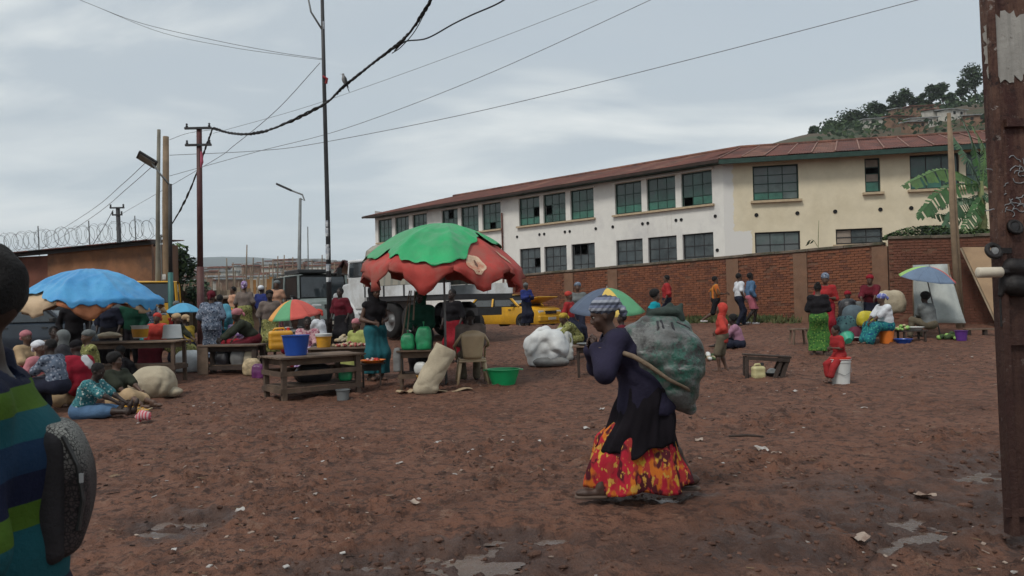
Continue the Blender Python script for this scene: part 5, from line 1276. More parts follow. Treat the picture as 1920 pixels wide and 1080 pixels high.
for sx in (-.06, -1.14):
    for s_ in (-.9, .9): MB().beam((sx, s_, 1.78), (sx - (.1 if sx > -.5 else 0), s_, 2.27), .07).build('pillar', M_tw, tk)
MB().box((-.64, 0, 2.30), (1.2, 1.86, .10)).build('cab_roof', M_tw, tk, bevel=.04); MB().box((-.10, 0, 2.02), (.02, 1.6, .42), (0, R(-10), 0)).build('windscreen', M_glass, tk)
bx0, bx1 = -1.35, -5.5
MB().box(((bx0 + bx1) / 2, 0, 1.12), (bx0 - bx1, 2.1, .14)).build('bed_floor', M_darkgrey, tk)
for s_ in (-1, 1):
    for k in range(4):
        a = bx0 + (bx1 - bx0) * k / 4; b_ = bx0 + (bx1 - bx0) * (k + 1) / 4; MB().box(((a + b_) / 2, s_ * 1.06, 1.34), (abs(b_ - a) - .03, .05, .30)).build('side_board', M_tw, tk)
        MB().box((a, s_ * 1.09, 1.34), (.05, .04, .32)).build('stake', M_darkgrey, tk)
    MB().box((-2.6, s_ * .85, .80), (.2, .3, .1)).build('mudguard', M_darkgrey, tk)
MB().box((-1.9, ns * .8, .75), (.7, .4, .4)).build('fuel_tank', M_darkgrey, tk, bevel=.05)
cv = MB(); st = []
for k in range(15):
    x = bx0 + .12 - 3.0 * k / 14; sag = .0 if k % 2 == 0 else .035; ring = []
    for a in range(9):
        th = math.pi * a / 8; ring.append((x, math.cos(th) * (1.04 - sag * .5), 2.22 + math.sin(th) ** .6 * (.62 - sag)))
    ring = [(x, 1.09 - sag, 1.50)] + ring + [(x, -1.09 + sag, 1.50)]; st.append(ring)
n = len(st[0]); cv.add([p for q in st for p in q], [(i * n + k, i * n + k + 1, (i + 1) * n + k + 1, (i + 1) * n + k) for i in range(14) for k in range(n - 1)] + [tuple(range(n))])
cv.build('canvas_cover', M_canvas, tk, auto=30)

# ------------------------------------------------------------------ market furniture
M_tw1 = mat('table_wood', (.105, .070, .048), .85, .3, 4, .4, 18, col2=(.07, .048, .036)); M_tw2 = mat('table_wood_worn', (.15, .105, .075), .85, .3, 4, .4, 18); M_tw3 = mat('table_wood_dark', (.045, .032, .026), .88, .3, 4, .4, 18)
def table(label, loc, rz, L, Wd, Hh, planks=4, shelf=None, m=(M_tw1, M_tw2), lm=None, group=None, rails=True, lw=.06, name='wooden_table', cat='table', legs=4, inset=.05):
    t = thing(name, label, cat, loc, rz, group); r_ = random.Random(int(loc[0] * 77)); lm = lm or m[0]
    for k in range(planks): MB().box((r_.uniform(-.01, .02), -Wd / 2 + Wd * (k + .5) / planks, Hh - .015 + r_.uniform(-.004, .004)), (L + r_.uniform(-.03, .05), Wd / planks - .008, .028)).build('plank', r_.choice(m), t, bevel=.003)
    for sx in (-1, 1):
        for sy in (-1, 1): MB().box((sx * (L / 2 - inset - lw / 2), sy * (Wd / 2 - inset - lw / 2), (Hh - .03) / 2 - .03), (lw, lw, Hh + .03), (r_.uniform(-.03, .03), r_.uniform(-.03, .03), 0)).build('leg', lm, t)
    if rails:
        for sy in (-1, 1): MB().box((0, sy * (Wd / 2 - inset - lw - .005), Hh - .085), (L - 2 * inset, .025, .10)).build('apron', lm, t)
        for sx in (-1, 1): MB().box((sx * (L / 2 - inset - lw - .005), 0, Hh - .085), (.025, Wd - 2 * inset - .1, .10)).build('apron', lm, t)
    if shelf:
        for z in shelf:
            for sy in (-1, 1): MB().box((0, sy * (Wd / 2 - inset - .01), z), (L - .06, .03, .075)).build('stretcher', lm, t)
            for sx in (-1, 1): MB().box((sx * (L / 2 - inset + .012), 0, z + .0), (.03, Wd - .1, .075)).build('stretcher', lm, t)
        for k in range(3): MB().box((0, -Wd / 2 + .1 + (Wd - .2) * (k + .5) / 3, shelf[0] + .052), (L - .1, (Wd - .2) / 3 - .02, .022)).build('shelf_plank', r_.choice(m), t)
    return t
# centre table
A_ = Vector((-3.55, 11.8, 0)); u_ = Vector((math.cos(R(38)), math.sin(R(38)), 0)); w_ = Vector((-u_.y, u_.x, 0)); cT = A_ + u_ * .70 + w_ * .45; cT.z = HZ(cT.x, cT.y)
CT = table('brown slatted market table holding the yellow jerrycan and blue bucket', cT, R(38), 1.42, .92, .66, 5, shelf=(.14, .40), lw=.075)
def onT(px, py, z): # point on plane z under pixel
    r = ray(px, py); k = (z - EYE) / r.z; return Vector((0, 0, EYE)) + r * k
def lathe_thing(name, label, cat, loc, prof, m, n=28, parts=(), group=None, pname='shell', rz=0., tilt=None, sx=1., sy=1.):
    t = thing(name, label, cat, loc, rz, group)
    if tilt: t.rotation_euler = (tilt[0], tilt[1], rz)
    MB().lathe(prof, n, sx=sx, sy=sy).build(pname, m, t, auto=45)
    for pn, pp, pm in parts: MB().lathe(pp, n, sx=sx, sy=sy).build(pn, pm, t, auto=45)
    return t
def tub(r0, r1, h, th=.006, lip=.015): return [(.001, .0), (r0, 0), (r1, h - .01), (r1 + lip, h - .008), (r1 + lip, h), (r1 - th, h), (r0 - th, th * 1.5), (.001, th * 1.5)]
M_blue = mat('blue_plastic', (.010, .060, .30), .35, .12, 4, .05, spec=.5); M_ycan = mat('yellow_plastic', (.60, .29, .02), .4, .15, 3, .1, spec=.45, col2=(.48, .24, .03))
M_grn = mat('green_plastic', (.006, .30, .10), .3, .1, 4, .03, spec=.5); M_whp = mat('white_plastic', (.55, .56, .54), .4, .1, 4, .05, spec=.45); M_orp = mat('orange_plastic', (.62, .16, .02), .4, .1, 4, .05)
M_clear = mat('cloudy_plastic', (.50, .52, .46), .35, .1, 4, .05); M_redp = mat('red_plastic', (.50, .035, .02), .35, .1, 4, .05); M_pur = mat('purple_plastic', (.10, .03, .20), .4, .1, 4, .05)
M_wbag = mat('white_sack_weave', (.56, .57, .56), .8, .1, 3, .5, 30, col2=(.44, .46, .47)); M_cream_s = mat('cream_sack_weave', (.42, .36, .26), .85, .12, 3, .5, 30, col2=(.33, .28, .20))
M_blackb = mat('black_bag', (.015, .014, .017), .4, .3, 5, .5, 14, spec=.5); M_greenb = mat('green_bag', (.012, .22, .085), .45, .3, 5, .5, 16, spec=.5); M_greyb = mat('grey_bag', (.17, .17, .165), .7, .2, 4, .5, 14)
def jerry(name, label, loc, rz, w, d, h, m, cap_m, tilt=None):
    t = thing(name, label, 'jerrycan', loc, rz)
    if tilt: t.rotation_euler = (tilt[0], tilt[1], rz)
    q = SDF(.011, .02); e = .045
    for x in (-1, 1):
        for y in (-1, 1): q.cap((x * (w / 2 - e), y * (d / 2 - e), e), (x * (w / 2 - e), y * (d / 2 - e), h * .78 - e), e)
    def post(Fd, x, y, z):
        bx_ = np.maximum(np.maximum(np.abs(x) - (w / 2 - e), np.abs(y) - (d / 2 - e)), np.abs(z - h * .4) - (h * .4 - e) + 0 * x)
        dx = np.maximum(np.abs(x) - (w / 2 - e), 0); dy = np.maximum(np.abs(y) - (d / 2 - e), 0); dzz = np.maximum(np.abs(z - h * .43) - (h * .43 - e), 0)
        b_ = np.sqrt(dx * dx + dy * dy + dzz * dzz) - e
        rib = .004 * np.sin(z * 60); return np.minimum(Fd, b_ + rib)
    sdf_obj('shell', q, m, t, post)
    MB().tube([(-w * .32, 0, h * .84), (-w * .25, 0, h * .95), (w * .12, 0, h * .97), (w * .2, 0, h * .84)], .018, 8).build('handle', m, t, True)
    MB().lathe([(.03, 0), (.03, .05), (.001, .055)], 14, (w * .33, 0, h * .86)).build('cap', cap_m, t)
    return t
z_top = cT.z + .66
p = onT(522, 656, z_top); p.z = z_top + .002; jerry('jerrycan', 'large yellow plastic jerrycan on the slatted table', p + Vector((0, .15, 0)), R(20), .42, .30, .40, M_ycan, M_redp)
p = onT(551, 667, z_top); p.z = z_top + .002; lathe_thing('bucket', 'blue plastic bucket on the slatted table', 'bucket', p + Vector((0, .12, 0)), tub(.165, .215, .32), M_blue, parts=[('contents', [(.001, .27), (.20, .265)], M_whp)])
def bag(name, label, cat, loc, size, m, seed=1, vox=.016, group=None, rz=0., knot=False, amp=.02, shape=None, tilt=0.):
    """soft lumpy sack standing on its base"""
    t = thing(name, label, cat, loc, rz, group); f = nz3(seed); q = SDF(vox, size[2] * .12); w, d, h = size
    tx = math.sin(tilt) * h; q.ell((tx * .4, 0, h * .5), (w * .62 + abs(tx), d * .62, h * .62)); e = .42 * min(w, d) * .5 + .2 * min(w, d) * .5
    if knot: q.cap((tx, 0, h * .88), (tx * 1.05 + .02, 0, h * 1.1), min(w, d) * .10, min(w, d) * .20)
    def post(Fd, x, y, z):
        v = z / h; tp = 1 + .18 * np.sin(np.clip(v, 0, 1) * 3.0 + .2) - .34 * np.clip(v - .45, 0, 1); xx = (x - tx * v) / tp; yy = y / tp
        dx = np.maximum(np.abs(xx) - (w * .44 - e), 0); dy = np.maximum(np.abs(yy) - (d * .44 - e), 0); dz9 = np.maximum(np.abs(z - h * .42) - (h * .50 - e * .8), 0)
        b_ = np.sqrt(dx * dx + dy * dy + dz9 * dz9) - e
        if knot: b_ = np.minimum(b_, np.sqrt(xx ** 2 + yy ** 2 + 0 * z) - min(w, d) * (.10 + .5 * np.abs(v - .93)) + 10 * (v < .8) + 10 * (v > 1.12))
        cr = 1 - 2 * np.abs(f(x, y, z, 11, 11, 8)); return np.maximum(b_ + amp * f(x, y, z, 6, 6, 5) + amp * .7 * cr + amp * .3 * f(y, z, x, 26, 26, 14), -z)
    sdf_obj('sack', q, m, t, post, it=1); return t
p = cT + u_ * .02 + Vector((0, 0, .22)); bag('bag', 'black plastic bag stuffed under the slatted table', 'bag', p, (.62, .42, .30), M_blackb, 3, rz=R(38))
p = cT + u_ * .48 - w_ * .22 + Vector((0, 0, .21)); bag('bag', 'bright green plastic bag on the lower shelf of the slatted table', 'bag', p, (.24, .20, .22), M_greenb, 4, vox=.011)
p = gp(640, 752); lathe_thing('paint_can', 'small grey tin standing below the green bag under the table', 'tin', p + Vector((.0, .12, 0)), tub(.09, .10, .16), M_grey, 18)
p = gp(633, 742); bag('bag', 'crumpled clear bag beside the grey tin', 'bag', p + Vector((.02, .35, 0)), (.2, .16, .14), M_clear, 14, vox=.012)
# container of orange liquid and goods table behind
gt = gd(640, 14.4); table('low table of meat and vegetables behind the slatted table', gt, R(3), 1.25, .7, .62, 4)
zt_ = gt.z + .625
p = onT(607, 651, zt_); p.z = zt_; lathe_thing('tub', 'orange tub with white lid behind the blue bucket', 'tub', p, tub(.12, .14, .20), M_ycan, 20, parts=[('lid', [(.15, .195), (.155, .20), (.155, .25), (.001, .26)], M_whp)])
M_meat = mat('red_produce', (.32, .06, .05), .6, .3, 20, .3, pattern='blobs', pcol=[(.50, .42, .38)], pscale=22); M_pale = mat('pale_produce', (.42, .33, .20), .7, .3, 15, .3)
def heap(label, loc, n, w, d, h, r0, mats_, name='produce', cat='produce', seed=1, el=1.):
    r = random.Random(seed); mb = MB()
    for k in range(n):
        a, q = r.uniform(0, 6.28), r.random() ** .5; zz3 = h * (1 - q) * r.random(); mb.cur = r.randrange(len(mats_)); rr = r0 * r.uniform(.7, 1.2)
        mb.ell((math.cos(a) * q * w / 2, math.sin(a) * q * d / 2, zz3 + rr * .7), (rr * el, rr, rr * .8), 6, Euler((r.uniform(-.5, .5), r.uniform(-.5, .5), r.uniform(0, 3))).to_matrix())
    o = mb.build(name, mats_, None, True); o.location = loc; return tag(o, label, cat, None, 'stuff')
p = onT(655, 650, zt_); p.z = zt_; heap('heap of red and white produce on the low table', p + Vector((0, .05, 0)), 60, .62, .4, .06, .035, [M_meat, M_pale])
p = onT(640, 642, zt_); p.z = zt_; heap('heap of pale tubers behind the red produce', p + Vector((.0, .3, .0)), 26, .35, .2, .12, .045, [M_pale, M_cream_s], seed=4, el=1.5)
# left table
lt = gd(246, 14.6); LTt = table('long brown table with yellow tub and white basin under the blue umbrella', lt, R(-2), 1.95, .62, .80, 4, shelf=(.30,), m=(M_tw1, M_tw2))
zl = lt.z + .80
p = onT(263, 634, zl); p.z = zl + .002; lathe_thing('bucket', 'white tub of yellow food on the long left table', 'tub', p, tub(.13, .17, .26), M_whp, 22, parts=[('contents', [(.001, .18), (.158, .18)], M_ycan), ('band', [(.142, .02), (.168, .19)], M_ycan)])
p = onT(323, 634, zl); p.z = zl + .002; lathe_thing('basin', 'upturned white basin at the right end of the long left table', 'basin', p, [(.001, .27), (.15, .27), (.165, .25), (.185, .03), (.20, .0)], M_whp, 24)
p = onT(205, 634, zl); p.z = zl; bag('cloth_bundle', 'flat pale cloth bundle on the left end of the long table', 'cloth', p, (.5, .3, .12), M_cream_s, 8, vox=.012)
p = gp(340, 690); bag('sack', 'white sack lying behind the right leg of the long left table', 'sack', gd(352, 16.2), (.62, .5, .45), M_wbag, 9)
# dark table
dt = gd(436, 15.8); DTt = table('dark low table full of bags beneath, right of the maroon pole', dt, R(-4), 1.25, .6, .58, 4, m=(M_tw3, M_tw1), lw=.1, shelf=(.12,))
MB().box((-.52, -.27, .28), (.22, .03, .55)).build('side_board', M_tw2, DTt); MB().box((-.15, .1, .28), (.3, .03, .5)).build('side_board', M_tw3, DTt)
for i, (dx, m_, lb_) in enumerate(((-.2, M_blackb, 'black bag under the dark low table'), (.12, M_greyb, 'grey bag under the dark low table'), (.38, M_cream_s, 'cream bag under the right end of the dark table'))):
    bag('bag', lb_, 'bag', dt + Vector((dx, -.05, .15)), (.3, .26, .34), m_, 20 + i, vox=.014)
bag('bag', 'green leafy bag on the ground right of the dark table', 'bag', gd(470, 15.4), (.36, .3, .36), M_pale, 25, vox=.014)
bag('bag', 'purple plastic bag on the ground left of the slatted table', 'bag', gd(482, 14.9), (.26, .24, .30), mat('purple_bag', (.13, .03, .12), .4, .3, 5, .4), 26, vox=.014)
# ------------------------------------------------------------------ umbrellas
def canopy_fn(Rr, Hh, n=8, drop=0., seed=0, wob=.03, scal=.05):
    f = nz3(seed + 50); r_ = random.Random(seed)
    dr = [drop * r_.uniform(.7, 1.2) for _ in range(n * 2)]
    def S(th, u):
        k = th / (2 * math.pi) * n; fr = k - math.floor(k); rib = 1 - math.sin(math.pi * fr)     # 1 at the ribs
        v = min(u, 1.); sag = (1 - rib) * .13 * v * Hh; r = Rr * v * (1 - .035 * (1 - rib) * v)
        z = Hh * (1 - v ** 1.9) - sag + wob * v * f(math.cos(th) * v * 3, math.sin(th) * v * 3, 0., 1, 1, 1)
        if u > 1: q = u - 1; z -= q * dr[int(k) % n] * (.30 + .95 * (1 - rib) ** 1.4 * (.75 + .5 * math.sin(k * 7))) ; r += .06 * q * Rr * math.sin(fr * 25)
        else: z += scal * (1 - rib) * v ** 8
        return Vector((r * math.cos(th), r * math.sin(th), z))
    return S
def umbrella(label, base, ztop, Rr, Hh, cols, n=8, drop=0., seed=0, tilt=(0, 0), wob=.03, pole_r=.018, pole_m=None, phase=0., base_z=None, handle=False, name='umbrella', apex=None):
    """base: ground point of the pole; ztop: height of the apex above it"""
    t = thing(name, label, 'umbrella', base, 0); S = canopy_fn(Rr, Hh, n, drop, seed, wob); M = Euler((tilt[0], tilt[1], phase)).to_matrix(); hub = Vector((0, 0, ztop - Hh)) if apex is None else Vector(apex) - M @ Vector((0, 0, Hh))
    for k in range(n):
        mb = MB(); nu, nv = 10, (9 if drop == 0 else 12); vs = []
        for j in range(nv + 1):
            u = .02 + (1 - .02) * j / 9 if j <= 9 else 1 + (j - 9) / 3
            for i in range(nu + 1):
                th = 2 * math.pi * (k + i / nu) / n; vs.append(M @ S(th - (1e-4 if i == nu else 0), u) + hub)
        mb.add(vs, [(j * (nu + 1) + i, (j + 1) * (nu + 1) + i, (j + 1) * (nu + 1) + i + 1, j * (nu + 1) + i + 1) for j in range(nv) for i in range(nu)])
        o = mb.build('canopy_panel', cols[k % len(cols)], t, True); sm = o.modifiers.new('thickness', 'SOLIDIFY'); sm.thickness = .004
        th = 2 * math.pi * k / n; MB().tube([M @ (S(th, .02 + u) - Vector((0, 0, .012))) + hub for u in (0, .25, .5, .75, .97)], .006, 5).build('rib', M_grey, t)
        MB().tube([M @ (S(th, .5) - Vector((0, 0, .015))) + hub, M @ Vector((0, 0, Hh * .35 - .15)) + hub], .005, 4).build('strut', M_grey, t)
    top = M @ Vector((0, 0, Hh + .05)) + hub; bot = Vector((0, 0, -.1)) if base_z is None else Vector(base_z)
    MB().tube([bot, hub.lerp(bot, .5), hub, top], [pole_r, pole_r, pole_r * .8, pole_r * .6], 8).build('pole', pole_m or M_grey, t, True)
    return t, S, M, hub
def tarp(label, U, rfun, m, loc, lift=.02, name='tarp', seed=1, parent_rot=None, hang=None):
    t_, S, M, hub = U; f = nz3(seed); mb = MB(); nth, nr_ = 190, 40; vs = []
    for i in range(nth):
        th = 2 * math.pi * i / nth; re = rfun(th) * (1 + .025 * math.sin(th * 17) + .02 * math.sin(th * 31 + 1))
        for j in range(nr_ + 1):
            u = re * j / nr_; p = S(th, max(.001, min(u, 1.)))
            if u > 1: p = p + Vector((math.cos(th) * .02, math.sin(th) * .02, -(u - 1) * .9))
            w = lift + .02 + .012 * f(p.x, p.y, p.z, 9, 9, 9) + .030 * (.6 - 2 * abs(f(p.y, p.x, 0, 8, 8, 4))) * min(1, u * 1.4) + .010 * math.sin(th * 23 + 4 * f(p.x, p.y, 0, 3, 3, 3)) * min(1, u) + .012 * (j / nr_) ** 6
            vs.append(M @ (p + Vector((0, 0, w))) + hub)
    mb.add(vs, [(i * (nr_ + 1) + j, i * (nr_ + 1) + j + 1, ((i + 1) % nth) * (nr_ + 1) + j + 1, ((i + 1) % nth) * (nr_ + 1) + j) for i in range(nth) for j in range(nr_)])
    o = mb.build(name, m, None, True); o.location = loc; sm = o.modifiers.new('thickness', 'SOLIDIFY'); sm.thickness = .003; sm.offset = 1
    return tag(o, label, 'tarp')
def interp(tab):
    xs = [a for a, _ in tab]; ys = [b for _, b in tab]; xs2 = [x - 360 for x in xs] + xs + [x + 360 for x in xs]; return lambda th: float(np.interp(math.degrees(th) % 360, xs2, ys * 3))
M_redc = mat('red_umbrella_cloth', (.38, .050, .040), .75, .2, 2.5, .35, 14, col2=(.30, .085, .065)); M_tarpg = mat('green_tarp', (.012, .30, .10), .5, .15, 2, .5, 9, spec=.45, col2=(.06, .27, .12))
M_tarpb = mat('blue_tarp', (.045, .24, .50), .5, .12, 2, .5, 9, spec=.4, col2=(.07, .30, .55)); M_beige = mat('beige_canopy', (.46, .34, .22), .8, .15, 3, .3); M_oran = mat('orange_canopy', (.34, .13, .06), .8, .2, 3, .3)
ub = gd(833, 13.5); zap = P2(815, 424, 13.5).z - ub.z
U1 = umbrella('large torn red market umbrella with faded pale emblems', ub, zap, 1.40, .72, [M_redc], 8, drop=.26, seed=5, wob=.09, pole_r=.022, tilt=(R(3), R(3)), phase=.2)
tarp('bright green tarp thrown over the large red umbrella', U1, interp([(0, .70), (30, .9), (60, 1.02), (120, 1.0), (165, .98), (190, .97), (205, .80), (228, .95), (250, 1.04), (272, 1.0), (292, .66), (315, .52), (326, .30 + .1), (340, .62)]), M_tarpg, ub, seed=3)
# faded emblems on the red cloth
M_emb = mat('faded_emblem', (.50, .36, .25), .8, .2, 8, .2, col2=(.42, .16, .10)); M_embd = mat('emblem_ink', (.14, .07, .05), .8, .2, 8, .2)
def patch(U, th0, u0, rad_, m, off, name, sq=1.):
    t_, S, M, hub = U; mb = MB(); n = 24; c = S(th0, u0); R_ = math.hypot(c.x, c.y); mb.v.append(tuple(M @ (c + Vector((c.x * off, c.y * off, off))) + hub))
    for j in range(1, 6):
        for k in range(n):
            a = 2 * math.pi * k / n; rr = rad_ * j / 5 * (1 + .08 * math.sin(5 * a)); p = S(th0 + math.cos(a) * rr / R_ * sq, u0 + math.sin(a) * rr / 1.4); mb.v.append(tuple(M @ (p + Vector((p.x * off, p.y * off, off))) + hub))
    mb.f = [(0, k + 1, (k + 1) % n + 1) for k in range(n)] + [(1 + j * n + k, 1 + (j + 1) * n + k, 1 + (j + 1) * n + (k + 1) % n, 1 + j * n + (k + 1) % n) for j in range(4) for k in range(n)]; mb.mi = [0] * len(mb.f)
    return mb.build(name, m, t_, True)
patch(U1, R(-72), .90, .17, M_emb, .008, 'emblem'); patch(U1, R(-72), .90, .07, M_embd, .013, 'emblem_mark', .35); patch(U1, R(-38), .80, .10, M_emb, .008, 'emblem')
patch(U1, R(-30), .84, .09, M_emb, .008, 'emblem')
ul = gd(168, 14.9); zap = P2(165, 508, 14.9).z - ul.z
U2 = umbrella('beige and orange market umbrella under the blue tarp', ul, zap, 1.33, .60, [M_beige, M_oran, mat('maroon_canopy', (.12, .03, .025), .8, .2), M_beige, M_beige, M_beige, M_oran, M_beige], 8, drop=.16, seed=9, wob=.05, pole_r=.02, phase=.1)
tarp('sky blue tarp stretched over the left market umbrella', U2, interp([(0, 1.12), (60, 1.05), (150, 1.0), (185, 1.16), (208, 1.14), (222, 1.02), (234, .88), (250, .86), (264, 1.02), (285, 1.12), (320, 1.14), (345, 1.24)]), M_tarpb, ul, seed=6)
M_ub = mat('light_blue_canopy', (.07, .28, .45), .7, .1, 3, .2)
u3 = gd(343, 20.); umbrella('small light blue umbrella beside the maroon pole', u3, P2(343, 568, 20).z - u3.z, .50, .26, [M_ub], 8, seed=11, wob=.02)
M_uo, M_ug, M_ur = mat('orange_panel_cloth', (.60, .28, .07), .7, .1, 3, .2), mat('green_panel_cloth', (.10, .30, .15), .7, .1, 3, .2), mat('red_panel_cloth', (.52, .09, .07), .7, .1, 3, .2)
M_uy, M_ubl, M_uw = mat('yellow_panel_cloth', (.60, .42, .10), .7, .1, 3, .2), mat('slate_panel_cloth', (.075, .10, .15), .7, .1, 3, .2), mat('white_panel_cloth', (.5, .52, .5), .7, .1, 3, .2)
u4 = gd(540, 16.5); umbrella('orange green and red umbrella behind the yellow jerrycan', u4, P2(548, 560, 16.5).z - u4.z, .56, .36, [M_ur, M_ug, M_uo, M_uy, M_uo, M_ug, M_ur, M_ur], 8, seed=12, wob=.02, tilt=(R(8), R(-6)), phase=R(5), apex=P2(548, 562, 16.5) - u4)
u5 = gd(1138, 17.2); umbrella('slate yellow and green umbrella behind the bent carrier', u5, P2(1138, 540, 17).z - u5.z, .86, .50, [M_ug, M_uw, M_ubl, M_ubl, M_ubl, M_uy, M_ug, M_ug], 8, seed=13, wob=.015, tilt=(R(8), R(-3)), phase=R(22), apex=P2(1138, 540, 17.2) - u5)
M_u6 = mat('blue_grey_canopy', (.12, .17, .25), .7, .12, 3, .2); M_u6g = mat('lime_canopy_edge', (.27, .46, .13), .7, .12, 3, .2)
u6 = gd(1762, 19.6); umbrella('blue umbrella with lime and red edge panels near the wood panel', u6, 1, .66, .30, [M_u6, M_u6, M_u6, M_u6g, M_u6, M_u6, M_u6, M_ur], 8, seed=14, wob=.02, tilt=(R(14), R(5)), phase=R(0), apex=P2(1742, 500, 19.2) - u6)
# ------------------------------------------------------------------ stall under the red umbrella
sp = gd(776, 13.1); ST = table('narrow stall table of sticks under the red umbrella', sp, R(4), .62, .5, .66, 3, m=(M_tw1, M_tw3), shelf=(.22,), lw=.045, name='stall_table')
zs_ = sp.z + .66
for i, (dx, dy, w, h, s_) in enumerate(((-.10, -.12, .26, .30, 31), (.17, -.14, .28, .42, 32))):
    bag('bag', ['smaller green cloth bag on the stall table under the red umbrella', 'larger green cloth bag on the stall table under the red umbrella'][i], 'bag', sp + Vector((dx, dy, .66)), (w, .24, h), M_greenb, s_, vox=.012, knot=True)
bag('cloth_bundle', 'grey checked cloth hanging on the left end of the stall table', 'cloth', sp + Vector((-.28, -.12, .30)), (.16, .3, .44), M_greyb, 33, vox=.014)
bag('bag', 'small crumpled white bag on the stall table shelf', 'bag', sp + Vector((.1, -.1, .26)), (.2, .16, .2), M_whp, 34, vox=.012)
lathe_thing('bucket', 'yellow tin on the ground under the stall table', 'bucket', gd(792, 12.9), tub(.10, .12, .24), M_ycan, 20)
for i, (a, b_) in enumerate((((753, 638), (768, 545)), ((762, 640), (771, 545)), ((775, 600), (778, 545)))):
    pa, pb = P2(*a, 13.0), P2(*b_, 13.2); o = MB().tube([pa * 0, pb - pa], [.014, .012], 6).build('support_stick', M_stick, None, True); o.location = pa
    tag(o, ['leftmost thin grey stick rising from the stall table to the umbrella', 'middle thin grey stick rising from the stall table', 'short right thin stick behind the green cloth bags'][i], 'stick')
# plastic chair, back to the camera
M_ch = mat('beige_chair_plastic', (.42, .32, .20), .4, .1, 3, .05, spec=.45)
cp_ = gp(884, 722) + Vector((0, .22, 0)); cp_.z = HZ(cp_.x, cp_.y)
ch = thing('plastic_chair', 'beige plastic armchair seen from behind beside the white sack', 'chair', cp_, R(90 + 8))   # faces +y
for sx, sy in ((1, 1), (1, -1), (-1, 1), (-1, -1)):
    a = Vector((sx * .17, sy * .20, .42)); b_ = Vector((sx * .25, sy * .27, -.02)); f = MB()
    f.tube([a, a.lerp(b_, .5), b_], [.034, .028, .020], 6).build('leg', M_ch, ch, True)
MB().box((0, 0, .43), (.46, .46, .03)).build('seat', M_ch, ch, bevel=.012)
MB().tube([(-.22, -.23, .40), (.22, -.23, .40), (.22, .23, .40), (-.22, .23, .40), (-.22, -.23, .40)], .018, 6).build('seat_rim', M_ch, ch)
bkp = MB(); vs = []
for j in range(9):
    for i in range(11):
        y = -.19 + .38 * i / 10; z = .45 + .42 * j / 8; wv = (.75 + .25 * (j / 8)); x = -.21 - .10 * j / 8 - .05 * (1 - (y / .2) ** 2) ; zz4 = z + (.05 * (1 - (y / .2) ** 2) if j == 8 else 0); vs.append((x, y * wv * 1.08, zz4))
bkp.add(vs, [(j * 11 + i, j * 11 + i + 1, (j + 1) * 11 + i + 1, (j + 1) * 11 + i) for j in range(8) for i in range(10)])
o = bkp.build('backrest', M_ch, ch, True); sm = o.modifiers.new('t', 'SOLIDIFY'); sm.thickness = .014
for s_ in (-1, 1): MB().tube([(-.30, s_ * .20, .86), (-.22, s_ * .27, .74), (-.02, s_ * .30, .66), (.20, s_ * .29, .64), (.24, s_ * .27, .60), (.23, s_ * .25, .42)], [.02, .024, .026, .024, .02, .018], 7).build('armrest', M_ch, ch, True)
MB().tube([(-.31, -.20, .86), (-.335, -.1, .91), (-.345, 0, .925), (-.335, .1, .91), (-.31, .20, .86)], .019, 7).build('top_rail', M_ch, ch, True)
# leaning cream sack
sk_ = thing('sack', 'tall cream woven sack leaning against the plastic chair', 'sack', gp(802, 738), 0)
q = SDF(.012, .05); f_ = nz3(77)
q.cap((-.02, .0, .14), (.27, .12, .72), .185, .175, sq=.8); q.cap((-.13, -.02, .08), (.10, -.02, .07), .10, .10); q.cap((.12, .05, .30), (.36, .12, .62), .14, .12)
tn = Vector((.45, .1, .9)).normalized()
sdf_obj('sack', q, M_cream_s, sk_, lambda Fd, x, y, z: np.maximum(np.maximum(Fd + .018 * f_(x, y, z, 6, 6, 6) + .024 * (1 - 2 * np.abs(f_(z, x, y, 12, 9, 12))) + .006 * f_(z, x, y, 30, 20, 30), -z), x * tn.x + y * tn.y + z * tn.z - .80))
M_card = mat('cardboard', (.36, .27, .17), .9, .12, 4, .3)
for i, (px, py, w, d, rz_, lb_) in enumerate(((762, 737, .30, .20, .5, 'small flat piece of cardboard at the foot of the cream sack'), (842, 735, .75, .22, .35, 'long flat piece of cardboard under the plastic chair'))):
    p = gp(px, py); t = thing('cardboard', lb_, 'cardboard', p + Vector((0, 0, .025)), rz_)
    mb = MB(); n = 8; mb.add([(w * (i_ / n - .5), s_ * d / 2 + .02 * math.sin(i_ * 2), .02 * math.sin(i_ * 1.1) + z) for z in (0, .006) for i_ in range(n + 1) for s_ in (-1, 1)], [(2 * k + 18 * h, 2 * k + 2 + 18 * h, 2 * k + 3 + 18 * h, 2 * k + 1 + 18 * h) for h in (0, 1) for k in range(n)]); mb.build('sheet', M_card, t)
t = lathe_thing('basin', 'green plastic basin on the mud right of the plastic chair', 'basin', gp(944, 722) + Vector((0, .1, .0)), tub(.20, .285, .27, .006, .02), M_grn, 36)
for s_ in (-1, 1): MB().box((s_ * .32, 0, .255), (.05, .12, .015)).build('handle', M_grn, t, bevel=.005)
# items at (690,675): low stand with tray of tomatoes
lp = gd(694, 13.4); table('tiny low stand with a tray beside the standing woman', lp, R(10), .42, .3, .42, 2, m=(M_tw3, M_tw1), lw=.03, name='small_stand'); lathe_thing('tray', 'orange tray on the tiny low stand', 'tray', lp + Vector((.02, 0, .42)), tub(.17, .21, .05), M_orp, 24)
heap('small heap of red tomatoes in the orange tray', lp + Vector((.02, 0, .44)), 18, .3, .3, .04, .03, [M_redp, M_meat], seed=8)
